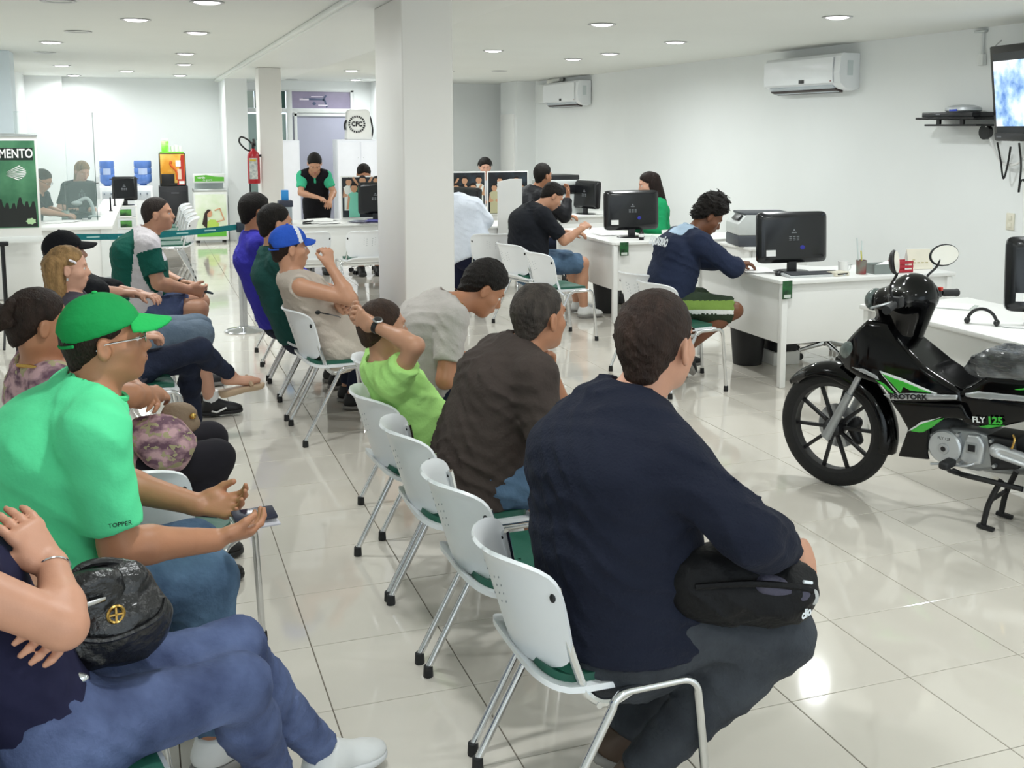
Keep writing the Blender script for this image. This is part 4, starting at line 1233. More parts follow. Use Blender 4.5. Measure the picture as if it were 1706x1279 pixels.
# ---- woman with the bun
p = Person('woman with dark hair bun, pink patterned blouse and black leggings', (-0.19, 4.30, 0.545), (-0.345, 4.12, 0.97), (-0.335, 4.08, 1.115), yawv(22, -0.03), facing=R(12), girth=1.15, scale=0.96, tone='tan', sw=0.165, hunch=0.02, h=0.011, hf=0.006)
p.set_arm('R', wrist=(0.03, 4.28, 0.79), elbow=(-0.06, 4.05, 0.85), hand=(0.2, 0.9, -0.1), pn=(-0.6, 0, -0.6))
p.set_arm('L', wrist=(0.0, 4.25, 0.80), elbow=(-0.10, 4.48, 0.80), hand=(0.1, -0.9, 0.1), pn=(-0.6, 0, -0.6))
p.set_leg('R', (0.14, 4.34, 0.09), knee=(0.23, 4.28, 0.53)); p.set_leg('L', (0.16, 4.60, 0.09), knee=(0.22, 4.52, 0.54))
p.body()
bun = [Ell(p.hp(-0.115, 0.0, 0.040), (0.038, 0.044, 0.040), p.H, 0.01), Cone(p.hp(-0.13, 0.03, 0.06), p.hp(-0.150, -0.01, 0.03), 0.024, 0.020, 0.006), Cone(p.hp(-0.10, -0.03, 0.08), p.hp(-0.13, -0.04, 0.03), 0.022, 0.020, 0.006), Cone(p.hp(-0.11, -0.045, 0.02), p.hp(-0.145, -0.02, 0.00), 0.020, 0.018, 0.006)]
p.hair(HD, grow=0.009, nape=-0.07, front=0.066, rough=0.0018, extra=bun)
PINK = mat('cloth_pinkprint', '#caa3a8', 0.85, col2='#6b4c5c', contrast=(0.42, 0.62), scale=16, bump=0.15, bscale=200, stretch=(1, 1, 1.6))
nt = PINK.node_tree; _b = nt.nodes['Principled BSDF']
_n3 = nt.nodes.new('ShaderNodeTexNoise'); _n3.inputs['Scale'].default_value = 7; _r3 = nt.nodes.new('ShaderNodeValToRGB')
_r3.color_ramp.elements[0].position = 0.48; _r3.color_ramp.elements[1].position = 0.62; _r3.color_ramp.elements[1].color = (*lin('#a8a07a'), 1); _r3.color_ramp.elements[0].color = (0, 0, 0, 1)
_mx = nt.nodes.new('ShaderNodeMix'); _mx.data_type = 'RGBA'
_old = [l for l in nt.links if l.to_socket == _b.inputs['Base Color']][0].from_socket
nt.links.new(_n3.outputs['Fac'], _r3.inputs[0]); nt.links.new(_r3.outputs['Alpha'], _mx.inputs['Factor'])
_sep = nt.nodes.new('ShaderNodeMath'); _sep.operation = 'GREATER_THAN'; _sep.inputs[1].default_value = 0.58
nt.links.new(_n3.outputs['Fac'], _sep.inputs[0]); nt.links.new(_sep.outputs[0], _mx.inputs['Factor'])
nt.links.new(_old, _mx.inputs['A']); _mx.inputs['B'].default_value = (*lin('#a9a07c'), 1); nt.links.new(_mx.outputs['Result'], _b.inputs['Base Color'])
p.shirt(PINK, sleeve=0.5, e=0.016, wr=0.005, loose=0.02, name='blouse', neck_r=0.085, hem=0.02)
p.trousers(cloth('leggings', '#26242a', bump=0.05), 1.96, e=0.006, wr=0.002, name='leggings')
for sd in 'RL': p.shoe(sd, BLACK_SH, BLACK_SH)
V, Q = sdf_mesh([Ell(A(0.02, 4.20, 0.66), (0.11, 0.12, 0.08), None, 0.03), Ell(A(0.06, 4.14, 0.62), (0.09, 0.07, 0.09), None, 0.03)], 0.011, disp=lambda X: wrinkle(X, 0.008, 4, 40))
p.add('blouse_drape', V, Q, PINK)
p.tubepart('chain_strap', catmull([p.nk+A(-0.06, -0.10, 0.02), p.nk+A(0.02, -0.17, 0.0), p.nk+A(-0.05, -0.20, -0.14), p.pel+A(-0.10, -0.19, 0.12)], 8), 0.006, GOLD, 6)
bg = thing('beige_handbag', 'small taupe handbag on the lap of the woman with the bun', 'handbag', (0.10, 4.24, 0.66))
V, Q = sdf_mesh([Ell(A(0, 0, 0.05), (0.07, 0.045, 0.06), None, 0.02), Ell(A(0, 0, 0.02), (0.08, 0.05, 0.035), None, 0.02)], 0.008, disp=lambda X: wrinkle(X, 0.004, 4, 60))
link('bag_body', np_mesh('bag_body', V, Q, cloth('taupe', '#8a7662', rough=0.6)), bg)
MB().ell((0.05, -0.04, 0.06), (0.012, 0.006, 0.012), 10, 6).build('clasp', GOLD, bg)

# ---- blonde girl
p = Person('blonde girl with white hair clip and crossed legs in dark jeans', (-0.11, 6.08, 0.535), (-0.355, 5.97, 0.945), (-0.345, 5.95, 1.085), yawv(6, -0.03), facing=R(6), girth=0.9, scale=0.92, hs=0.95, tone='fair', sw=0.16, hunch=0.01, h=0.011, hf=0.006)
p.set_arm('R', wrist=(-0.02, 5.95, 0.72), elbow=(-0.20, 5.80, 0.76)); p.set_arm('L', wrist=(-0.02, 6.12, 0.72), elbow=(-0.18, 6.22, 0.76))
p.set_leg('R', (0.44, 6.34, 0.40), knee=(0.265, 6.08, 0.61), toe=(0.93, 0.22, 0.06)); p.set_leg('L', (0.25, 6.56, 0.075), knee=(0.22, 6.32, 0.49), toe=(0.95, 0.3, 0))
p.body(feet=True)
hx = [Cone(p.hp(-0.07, 0.03, 0.02), p.hp(-0.065, 0.05, -0.23), 0.062, 0.040, 0.02), Cone(p.hp(-0.07, -0.035, 0.02), p.hp(-0.055, -0.06, -0.24), 0.058, 0.036, 0.02)]
p.hair(HBL, grow=0.009, nape=-0.11, front=0.076, rough=0.003, extra=hx)
cl = [p.hp(0.0, -0.093, 0.055), p.hp(0.025, -0.093, 0.045), p.hp(0.035, -0.09, 0.036)]
p.tubepart('hair_clip', cl, 0.006, mat('clip_white', '#f0e8ec', 0.3), 6)
p.tubepart('earring', [p.hp(-0.01, -0.088, -0.045), p.hp(-0.01, -0.09, -0.06)], 0.005, SILVER, 6)
p.shirt(cloth('girltop', '#4a4650'), sleeve=0.5, e=0.012, loose=0.01, name='top')
p.trousers(J_DARK, 1.94, e=0.009, wr=0.003)
for sd in 'RL':
    hp_, kn_, an_, toe_ = p.leg[sd]; upv = unit(A(0, 0, 1)-toe_*toe_[2]); l_ = np.cross(upv, toe_)
    V, Q = sdf_mesh([Cone(an_-upv*0.078-toe_*0.045, an_-upv*0.078+toe_*0.15, 0.034, 0.036, 0.02), Cone(an_-upv*0.098-toe_*0.045, an_-upv*0.082+toe_*0.03, 0.03, 0.028, 0.02)], 0.008, cuts=[(an_-upv*0.074, upv), (an_-upv*0.118, -upv)])
    so = p.add('sandal', V, Q, mat('sandal_sole', '#b89f84', 0.6))
    p.tubepart('sandal_strap', [an_-upv*0.072+toe_*0.10-l_*0.038, an_-upv*0.022+toe_*0.085, an_-upv*0.072+toe_*0.10+l_*0.038], 0.012, mat('sandal_strap', '#b59a80', 0.5), 6, parent=so)

# ---- black cap
p = Person('person in black cap and black top partly hidden by the blonde girl', (-0.12, 6.92, 0.55), (-0.40, 6.84, 0.945), (-0.405, 6.81, 1.07), yawv(12, 0.12), facing=R(6), girth=1.05, scale=0.97, tone='fair', hunch=0.02, h=0.012, hf=0.006)
p.set_arm('R', wrist=(-0.13, 6.72, 0.85), elbow=(-0.28, 6.58, 0.88), hand=(1, 0.15, -0.1)); p.set_arm('L', wrist=(-0.02, 6.95, 0.80), elbow=(-0.22, 7.10, 0.82))
p.set_leg('R', (0.36, 7.02, 0.095), knee=(0.30, 6.92, 0.54), toe=(1, 0.12, 0)); p.set_leg('L', (0.24, 7.22, 0.095), knee=(0.30, 7.16, 0.54))
p.body(); p.hair(HD, grow=0.008, nape=-0.09)
BCAP = cloth('blackcap', '#141418', var=0.1)
p.cap(BCAP, BCAP, strap=BCAP, visor=0.08)
p.shirt(cloth('blacktop', '#17181c'), sleeve={'R': 1.45, 'L': 1.45}, e=0.015, loose=0.012, wr=0.005)
p.trousers(J_LIGHT, 1.12, e=0.022, name='denim_shorts', flare=0.006)
for sd in 'RL': p.shoe(sd, BLACK_SH, mat('sole_black', '#202022', 0.6), LACE)
_hp, _kn, _an, _to = p.leg['R']
p.tubepart('sock', [_an+A(0, 0, 0.07), _an+A(0, 0, 0.0)], 0.046, WHITE_SH, 14)
p.tubepart('shoe_mark', [_an+_to*0.00-A(0, 0.050, 0.048), _an+_to*0.03-A(0, 0.052, 0.058), _an+_to*0.09-A(0, 0.050, 0.036)], 0.006, LACE, 6)

# ---- polo man
p = Person('stocky man in green and white polo and denim shorts holding a small phone', (0.0, 8.02, 0.565), (0.025, 8.00, 1.055), (0.115, 8.0, 1.195), yawv(-8, 0.06), facing=R(4), girth=1.2, scale=1.03, tone='light', hunch=0.06, hs=0.92, h=0.009, hf=0.006)
p.set_arm('R', wrist=(0.285, 7.88, 0.685), elbow=(0.095, 7.74, 0.755), hand=(1, 0.25, -0.25), pn=(0, 0.9, 0.2), curl=0.7); p.set_arm('L', wrist=(0.27, 8.05, 0.70), elbow=(0.09, 8.28, 0.76), hand=(1, -0.4, -0.2), pn=(0, -0.6, -0.6), curl=0.6)
p.set_leg('R', (0.31, 7.88, 0.095), knee=(0.345, 7.88, 0.545)); p.set_leg('L', (0.33, 8.22, 0.095), knee=(0.37, 8.22, 0.545))
p.body(); p.hair(hairmat('polo', '#2c2420'), grow=0.004, nape=-0.08, rough=0.0005)
GW = [cloth('polo_white', '#d9d3d6'), cloth('polo_green', '#16594d')]
def polo(C):
    L = C-p.pel; f = L@p.fwt; u = L@p.up; l = L@p.slf
    side = np.zeros(len(C), bool)
    for sd_ in 'RL':
        sh_, el_, _w = p.arm[sd_]; ax_ = unit(el_-sh_); t_ = (C-sh_)@ax_; side |= (t_ > 0.035) & (np.linalg.norm(C-sh_-t_[:, None]*ax_, axis=1) < 0.085)
    back = f < -0.080-0.07*(0.50-u)
    low = (f > 0.10) & (u < 0.33)
    return (side | back | low).astype(int)
p.shirt(GW, sleeve=0.75, e=0.016, loose=0.014, wr=0.004, mi=polo, collar=GW[1], name='polo_shirt')
p.trousers(J_BLUE, 0.74, e=0.022, name='denim_shorts')
for sd in 'RL': p.shoe(sd, BLACK_SH, GREY_SOLE, LACE)
p.band('watch', 'L', 0.9, BLKPL, w=0.02)
ph = thing('small_phone', 'small grey phone in the hands of the man in the polo', 'phone', (0.405, 7.93, 0.655), R(10))
MB().box((0, 0, 0), (0.09, 0.045, 0.014), rot=(0, 0.3, 0), bev=0.005).build('phone_body', mat('phone_grey', '#3f4a50', 0.3), ph)
MB().box((0.004, 0, 0.0085), (0.05, 0.036, 0.002), rot=(0, 0.3, 0)).build('screen', mat('phone_screen', '#8a979c', 0.2), ph)

# ================================================================ people at the desks (further back)
FH, FF = 0.016, 0.009
def far(label, pel, nk, hd, look, **k):
    k.setdefault('h', FH); k.setdefault('hf', FF)
    return Person(label, pel, nk, hd, look, **k)
# man in black T-shirt
p = far('man in black T-shirt and denim shorts bent over the desk', (3.36, 9.62, 0.55), (3.40, 9.58, 1.06), (3.565, 9.56, 1.165), yawv(0, -0.75), facing=R(3), girth=1.15, tone='light', hunch=0.07, h=0.013, hf=0.007)
p.set_arm('R', wrist=(3.80, 9.42, 0.87), elbow=(3.61, 9.38, 0.765), hand=(0.8, 0.4, 0.4), pn=(0, 0.6, -0.7), curl=0.9); p.set_arm('L', wrist=(3.82, 9.70, 0.80), elbow=(3.62, 9.86, 0.80))
p.set_leg('R', (3.90, 9.60, 0.095), knee=(3.86, 9.55, 0.53)); p.set_leg('L', (3.96, 9.92, 0.095), knee=(3.88, 9.85, 0.53))
p.body(); p.hair(HB, grow=0.007, nape=-0.08)
p.shirt(cloth('blacktee', '#1d1f25'), sleeve=0.8, e=0.016, loose=0.015, wr=0.005, collar=cloth('blacktee_rib', '#22242a'))
p.trousers(J_MID, 0.95, e=0.022, name='denim_shorts')
for sd in 'RL': p.shoe(sd, WHITE_SH, GREY_SOLE, LACE)
# curly haired boy
p = far('curly-haired boy in navy jacket and green shorts writing at the desk', (3.47, 6.98, 0.555), (3.63, 6.95, 1.05), (3.765, 6.93, 1.165), yawv(-12, -0.7), facing=R(0), girth=1.0, tone='brown', hunch=0.06, h=0.012, hf=0.007)
p.set_arm('R', wrist=(4.00, 6.93, 0.81), elbow=(3.85, 6.71, 0.82), hand=(0.7, 0.6, 0), pn=(0, 0, -1)); p.set_arm('L', wrist=(4.06, 7.04, 0.81), elbow=(3.88, 7.21, 0.82), hand=(0.9, -0.5, 0))
p.set_leg('R', (3.56, 6.82, 0.26), knee=(3.87, 6.72, 0.52), toe=(0.55, 0.1, -0.8)); p.set_leg('L', (3.66, 7.16, 0.13), knee=(3.86, 7.14, 0.53))
p.body()
p.hair(HB, grow=0.034, nape=-0.075, front=0.085, rough=0.012, top=0.035)
JK = [cloth('navyjacket', '#262e45'), cloth('jacketlight', '#b7cfe6')]
def jack(C):
    L = C-p.pel; u = L@p.up; f = L@p.fwt; l = L@p.slf
    return ((u > 0.485) & (np.abs(l) < 0.13)).astype(int)
p.shirt(JK, sleeve=1.85, e=0.022, loose=0.014, wr=0.006, mi=jack, name='jacket')
GSH = [cloth('greenshorts', '#7d9a4a'), cloth('whitestripe', '#e2e4df'), cloth('darkstripe', '#33402f')]
def shs(C):
    q = (C-p.hipR)@unit(p.leg['R'][1]-p.hipR); z = (C-p.pel)[:, 2]
    i = np.zeros(len(C), int); i[(z < -0.045)] = 2; i[(z > -0.045) & (z < -0.02)] = 1; i[z > 0.045] = 2
    return i
p.trousers(GSH, 0.97, e=0.026, name='shorts', mi=shs)
V, Q = sdf_mesh([Loft(p.pel-p.up*0.09, p.pel+p.up*0.03, p.lf, 0.185, 0.15, 0.18, 0.145, 0.02)], FH, cuts=[(p.pel+p.up*0.03, p.up), (p.pel-p.up*0.045, -p.up)])
p.add('undershirt', V, Q, cloth('undershirt', '#a9c8dd'))
for sd in 'RL': p.shoe(sd, BLACK_SH, GREY_SOLE)
tx = text('jacket_lettering', 'ESQUADRÃO', 0.075, mat('letter_white', '#eef3f8', 0.7), p.root, (0, 0, 0), (0, 0, 0), bold=0.004, sx=0.62)
_u = p.up; _l = p.slf; _n = -p.fwt; _pt = p.pel+(p.nk-p.pel)*0.76-p.fwt*0.215-p.org
_x = -_l; _y = np.cross(_n, _x)
tx.matrix_local = Matrix(((_x[0]*0.62, _y[0], _n[0], _pt[0]), (_x[1]*0.62, _y[1], _n[1], _pt[1]), (_x[2]*0.62, _y[2], _n[2], _pt[2]), (0, 0, 0, 1)))
# woman in green behind the monitor
p = far('long-haired woman in green sweater sitting behind a monitor', (5.05, 10.45, 0.60), (4.99, 10.42, 1.06), (4.94, 10.4, 1.215), yawv(165, -0.25), facing=R(185), girth=0.95, tone='fair', sw=0.165)
p.set_arm('R', wrist=(4.75, 10.58, 0.80)); p.set_arm('L', wrist=(4.76, 10.26, 0.80))
p.set_leg('R', (4.68, 10.6, 0.09)); p.set_leg('L', (4.68, 10.3, 0.09))
p.body()
p.hair(hairmat('longdark', '#20130f'), grow=0.010, nape=-0.10, front=0.074, extra=[Cone(p.hp(-0.05, 0, 0.03), p.hp(-0.10, 0, -0.33), 0.088, 0.05, 0.02), Cone(p.hp(-0.03, 0.05, 0.0), p.hp(-0.05, 0.07, -0.22), 0.05, 0.03, 0.02)])
p.shirt(cloth('kelly', '#24a066'), sleeve=1.85, e=0.014, name='sweater')
p.trousers(J_DARK, 1.9)
for sd in 'RL': p.shoe(sd, BLACK_SH, BLACK_SH)
# person in black jacket
p = far('person in black jacket at the further right desk, hand raised', (4.06, 11.65, 0.56), (4.11, 11.62, 1.10), (4.215, 11.6, 1.265), yawv(20, 0.0), facing=R(10), girth=1.2, tone='tan')
p.set_arm('R', wrist=(4.47, 11.5, 1.03), elbow=(4.40, 11.42, 0.82), hand=(0.1, 0.2, 1), pn=(-1, 0, 0)); p.set_arm('L', wrist=(4.55, 11.75, 0.80), elbow=(4.35, 11.92, 0.82))
p.set_leg('R', (4.5, 11.5, 0.09)); p.set_leg('L', (4.5, 11.85, 0.09))
p.body(); p.hair(HB, grow=0.012, nape=-0.09, top=0.01)
p.shirt(cloth('blackjacket', '#1c1c20', rough=0.5), sleeve=1.9, e=0.022, name='jacket', loose=0.014)
p.trousers(J_DARK, 1.92)
for sd in 'RL': p.shoe(sd, BLACK_SH, BLACK_SH)
# man in white shirt
p = far('man in white shirt and dark trousers half hidden by the thick column', (3.12, 10.72, 0.56), (2.97, 10.86, 1.06), (2.83, 10.98, 1.13), yawv(115, -0.5), facing=R(70), girth=1.2, tone='light')
p.set_arm('R', wrist=(3.34, 10.98, 0.80), elbow=(3.28, 10.72, 0.86)); p.set_arm('L', wrist=(3.02, 11.15, 0.80))
p.set_leg('R', (3.30, 11.05, 0.09)); p.set_leg('L', (3.10, 11.15, 0.09))
p.body(); p.hair(HD, grow=0.008, nape=-0.09)
p.shirt(cloth('whiteshirt', '#dde3ee'), sleeve=1.85, e=0.022, loose=0.02, wr=0.006)
p.trousers(cloth('navytrousers', '#1b1d33'), 1.95)
for sd in 'RL': p.shoe(sd, BLACK_SH, BLACK_SH)
# standing woman
p = far('standing woman in green blouse and black vest sorting papers', (2.02, 13.62, 0.90), (1.965, 13.45, 1.265), (1.965, 13.36, 1.365), yawv(-95, -0.75), facing=R(-93), girth=0.86, tone='light', sw=0.155, hunch=0.04)
p.set_arm('R', wrist=(1.95, 13.18, 0.98), elbow=(1.80, 13.40, 1.02)); p.set_arm('L', wrist=(2.11, 13.2, 0.93), elbow=(2.19, 13.42, 1.02))
p.set_leg('R', (1.93, 13.70, 0.09), knee=(1.93, 13.66, 0.50)); p.set_leg('L', (2.12, 13.70, 0.09), knee=(2.11, 13.66, 0.50))
p.body(); p.hair(HB, grow=0.010, nape=-0.09, extra=[Ell(p.hp(-0.11, 0, 0.02), (0.035, 0.035, 0.035), None, 0.01)])
p.shirt(cloth('mintblouse', '#48bd92'), sleeve=0.7, e=0.009, name='blouse')
p.shirt(cloth('blackvest', '#17161b'), sleeve=0, e=0.020, name='vest', vneck=0.12)
p.trousers(cloth('blacktrousers', '#1a1a1e'), 1.92)
for sd in 'RL': p.shoe(sd, BLACK_SH, BLACK_SH)
# booth women
p = far('woman with dark-rimmed glasses writing behind the booth glass', (-1.20, 14.02, 0.56), (-1.085, 13.95, 1.05), (-1.025, 13.92, 1.185), yawv(-25, -0.55), facing=R(-20), girth=0.98, tone='light', sw=0.165, hunch=0.04)
p.set_arm('R', wrist=(-0.82, 13.72, 0.80), elbow=(-1.02, 13.72, 0.84)); p.set_arm('L', wrist=(-0.80, 13.92, 0.80), elbow=(-0.98, 14.08, 0.84))
p.set_leg('R', (-0.85, 13.85, 0.09)); p.set_leg('L', (-0.82, 14.1, 0.09))
p.body(); p.hair(HBR, grow=0.008, nape=-0.08, extra=[Ell(p.hp(-0.12, 0, 0.03), (0.035, 0.035, 0.035), None, 0.01)])
p.shirt(cloth('darkuniform', '#1f1d24'), sleeve=0.85, e=0.014); p.trousers(J_DARK, 1.9); p.glasses(BLKPL, LENS)
for sd in 'RL': p.shoe(sd, BLACK_SH, BLACK_SH)
p = far('blonde woman behind the booth glass, by the dark monitor', (-0.74, 15.55, 0.58), (-0.72, 15.35, 1.09), (-0.66, 15.25, 1.235), yawv(-60, -0.4), facing=R(-60), girth=0.85, tone='fair', sw=0.165)
p.set_arm('R', wrist=(-0.80, 15.0, 0.80)); p.set_arm('L', wrist=(-0.55, 15.0, 0.80))
p.set_leg('R', (-0.82, 15.2, 0.09)); p.set_leg('L', (-0.62, 15.2, 0.09))
p.body(); p.hair(HBL, grow=0.011, nape=-0.1, extra=[Cone(p.hp(-0.06, 0, 0.02), p.hp(-0.06, 0, -0.16), 0.075, 0.055, 0.02)])
p.shirt(cloth('darkuniform', '#1f1d24'), sleeve=0.85, e=0.014); p.trousers(J_DARK, 1.9)
for sd in 'RL': p.shoe(sd, BLACK_SH, BLACK_SH)
# clerk with headset, clerk behind the middle poster
p = far('dark-haired clerk with headset peeking over the photo partition', (4.46, 14.75, 0.60), (4.46, 14.68, 1.12), (4.455, 14.6, 1.265), yawv(-100, -0.25), facing=R(-95), tone='fair')
p.set_arm('R', wrist=(4.3, 14.35, 0.82)); p.set_arm('L', wrist=(4.62, 14.35, 0.82)); p.set_leg('R', (4.35, 14.4, 0.09)); p.set_leg('L', (4.58, 14.4, 0.09))
p.body(); p.hair(HB, grow=0.012, nape=-0.09, front=0.05); p.shirt(cloth('clerkshirt', '#c9ccd6'), sleeve=0.8); p.trousers(J_DARK, 1.9)
p.tubepart('headset', [p.hp(-0.01, 0.098*math.cos(a), 0.01+0.122*math.sin(a)) for a in np.linspace(0, PI, 15)], 0.007, BLKPL, 6)
for sd in 'RL': p.shoe(sd, BLACK_SH, BLACK_SH)
p = far('clerk with dark hair hidden behind the middle desk partition', (2.60, 13.75, 0.58), (2.59, 13.6, 1.09), (2.575, 13.5, 1.225), yawv(-90, -0.5), facing=R(-92), tone='tan')
p.set_arm('R', wrist=(2.45, 13.15, 0.82)); p.set_arm('L', wrist=(2.72, 13.15, 0.82)); p.set_leg('R', (2.5, 13.4, 0.09)); p.set_leg('L', (2.7, 13.4, 0.09))
p.body(); p.hair(HB, grow=0.010, nape=-0.09, front=0.06); p.shirt(cloth('darkuniform', '#1f1d24'), sleeve=0.85); p.trousers(J_DARK, 1.9)
for sd in 'RL': p.shoe(sd, BLACK_SH, BLACK_SH)
# ================================================================ DESKS
M_edge = mat('desk_edge', '#e4e6e4', 0.4, var=0.01)
M_mon = mat('monitor_black', '#1a1b1d', 0.22, var=0.08)
M_mon2 = mat('monitor_matte', '#232427', 0.5)
M_paper = mat('paper', '#f3f3f1', 0.8, var=0.02)
M_glabel = mat('label_green', '#1f6b33', 0.4, col2='#0c2f16', contrast=(0.35, 0.65), scale=20)
def corner_desk(lab, x0, y0, x1, y1, ax=0.62, ay=0.62, floor_panel=False, legs=True):
    """L desk: corner at (x0,y0); one arm along +x to x1 (depth ay), one along +y to y1 (depth ax)"""
    t = thing('corner_desk', lab, 'desk', (x0, y0, 0))
    w = x1-x0; d = y1-y0
    r = 0.14
    inner = [(ax+r, ay), (ax+r*0.4, ay+r*0.4), (ax, ay+r)]
    poly = [(0.03, 0), (w, 0), (w, ay)] + inner + [(ax, d), (0, d), (0, 0.03)]
    MB().prism(poly, 0.026, Matrix.Translation((0, 0, 0.724)), bev=0.004).build('desktop', M_white, t, angle=30)
    zb = 0.03 if floor_panel else 0.30
    MB().box((w/2, 0.05, (zb+0.72)/2), (w-0.10, 0.018, 0.72-zb), bev=0.002).build('modesty_panel', M_white, t)
    MB().box((0.05, d/2, (zb+0.72)/2), (0.018, d-0.10, 0.72-zb), bev=0.002).build('modesty_panel', M_white, t)
    for (lx, ly) in ((0.035, 0.035), (w-0.04, 0.04), (0.04, d-0.04), (w-0.04, ay-0.04), (ax-0.04, d-0.04)):
        MB().box((lx, ly, 0.36), (0.045, 0.045, 0.72), bev=0.004).build('leg', M_white, t)
        MB().box((lx, ly, 0.008), (0.03, 0.03, 0.016)).build('foot_cap', M_blk, t)
    return t
corner_desk('white corner desk with red card holder, where the curly-haired boy writes', 4.08, 6.45, 5.55, 7.75)
corner_desk('white corner desk where the black T-shirt man sits, monitor on top', 4.03, 9.22, 5.60, 10.75)
corner_desk('white desk behind the motorcycle, nearest on the right', 3.97, 3.20, 5.25, 5.43, ax=0.80, ay=0.62, floor_panel=True)
def straight_desk(lab, x0, x1, y0, y1, panel=True):
    t = thing('office_desk', lab, 'desk', ((x0+x1)/2, (y0+y1)/2, 0))
    w = x1-x0; d = y1-y0
    MB().box((0, 0, 0.737), (w, d, 0.026), bev=0.004).build('desktop', M_white, t)
    if panel: MB().box((0, -d/2+0.05, 0.50), (w-0.1, 0.018, 0.44), bev=0.002).build('modesty_panel', M_white, t)
    for sx in (-1, 1):
        MB().box((sx*(w/2-0.03), 0, 0.36), (0.025, d-0.1, 0.72), bev=0.002).build('side_panel', M_white, t)
    return t
straight_desk('white desk strewn with papers left of the thick column', 1.32, 2.72, 12.05, 12.75)
straight_desk('white desk of the white-shirted man, right of the thick column', 2.80, 4.02, 11.25, 11.95)
straight_desk('white desk with a printer at the far right wall', 4.62, 5.95, 12.30, 13.0)
straight_desk('low white table carrying the grey printer by the right wall', 4.98, 5.62, 8.40, 9.0)
straight_desk('narrow white desk behind the far photo partition', 3.6, 5.0, 13.55, 14.2)

def desk_sign(x, y, z, rz, lab):
    t = thing('desk_sign', lab, 'sign', (x, y, z), rz)
    MB().box((0, 0, 0), (0.085, 0.003, 0.125), bev=0.001).build('card', M_glabel, t)
    MB().box((0, -0.0022, -0.045), (0.06, 0.001, 0.022)).build('print_line', mat('print_pale', '#cfd6cf', 0.6), t)
desk_sign(4.12, 6.445, 0.69, R(8), 'green card hanging from the desk corner nearest the motorcycle')
desk_sign(4.14, 9.215, 0.69, R(0), 'green card hanging from the desk of the black T-shirt man')
desk_sign(3.62, 11.243, 0.70, R(0), 'green card on the white-shirted man\'s desk edge')

# ---------------------------------------------------------------- monitors
def monitor(lab, x, y, z, rz, w=0.52, h=0.34, tilt=0.06, sticker=True, stand=True):
    """back faces -y at rz = 0"""
    t = thing('computer_monitor', lab, 'monitor', (x, y, z), rz)
    c = Matrix.Translation((0, 0, 0.07+h/2)) @ Matrix.Rotation(-tilt, 4, 'X')
    # tapered rear shell
    mb = MB(); secs = []
    for (yy, s) in ((0.018, 1.0), (-0.004, 1.0), (-0.022, 0.93), (-0.034, 0.84)):
        row = []
        for k in range(32):
            a = 2*PI*k/32
            cx_ = math.copysign(abs(math.cos(a))**0.16, math.cos(a))*w/2*s; cz_ = math.copysign(abs(math.sin(a))**0.16, math.sin(a))*h/2*s
            row.append(c @ Vector((cx_, yy, cz_)))
        secs.append(row)
    mb.grid(secs, closed=True); n = len(mb.v)
    mb.f.append(tuple(range(n-32, n))); mb.m.append(0); mb.f.append(tuple(range(31, -1, -1))); mb.m.append(0)
    shell = mb.build('rear_shell', M_mon, t, angle=30)
    MB().box((0, 0, 0), (w-0.03, 0.004, h-0.04)).build('screen', mat('screen_off', '#0f1216', 0.1), t).matrix_local = c @ Matrix.Translation((0, 0.0195, 0))
    v = MB()
    for k in range(5):
        v.box((-0.18+0.09*k, -0.031, h*0.40), (0.05, 0.004, 0.012), bev=0.001)
    o = v.build('vent_row', M_mon2, shell); o.matrix_local = c; o['kind'] = 'stuff'
    e = MB().prism([(-0.012, -0.008), (0.0, 0.012), (0.012, -0.008), (0, -0.003)], 0.002, Matrix.Rotation(PI/2, 4, 'X')).box((0, -0.001, -0.016), (0.04, 0.002, 0.007)).build('maker_mark', mat('mark_grey', '#7d8084', 0.4), shell)
    e.matrix_local = c @ Matrix.Translation((0.0, -0.0345, 0.05))
    s2 = MB()
    for i in range(3):
        for j in range(3): s2.box((-0.03+0.03*i, 0, -0.012*j), (0.02, 0.002, 0.006))
    o = s2.build('rating_print', mat('mark_grey', '#7d8084', 0.4), shell); o.matrix_local = c @ Matrix.Translation((0.0, -0.035, 0.005))
    if sticker:
        MB().box((0, 0, 0), (0.075, 0.002, 0.045)).build('sticker', M_paper, shell).matrix_local = c @ Matrix.Translation((-w*0.33, -0.0352, -h*0.30))
        MB().ell((0, 0, 0), (0.02, 0.002, 0.016), 12, 6).build('seal', mat('seal_blue', '#2b2f9c', 0.5), shell).matrix_local = c @ Matrix.Translation((w*0.12, -0.0352, -h*0.2))
    if stand:
        MB().box((0, -0.01, 0.055), (0.07, 0.03, 0.11), bev=0.006).build('neck', M_mon2, t)
        MB().lathe([(0.0, 0.0), (0.11, 0.0), (0.112, 0.006), (0.10, 0.012), (0.03, 0.018), (0, 0.018)], 28, Matrix.Scale(1.25, 4, (1, 0, 0))).build('stand_base', M_mon, t)
    return t
monitor('black monitor seen from behind on the desk by the curly-haired boy', 4.41, 6.86, 0.75, R(-4), w=0.56, h=0.37)
monitor('black monitor seen from behind in front of the woman in green', 4.41, 9.66, 0.75, R(-2), w=0.56, h=0.38)
monitor('black monitor at the right edge on the desk behind the motorcycle', 4.50, 4.48, 0.75, R(-28), w=0.50, h=0.40)
monitor('black monitor turned sideways at the far right desk', 5.10, 12.5, 0.75, R(-70), w=0.48, h=0.34, sticker=False)
monitor('black monitor turned sideways beside the white-shirted man', 3.33, 11.62, 0.75, R(-62), w=0.44, h=0.33, sticker=False)
monitor('black monitor on the paper-strewn desk, touching the thick column', 2.50, 12.42, 0.75, R(-20), w=0.40, h=0.36, sticker=False)
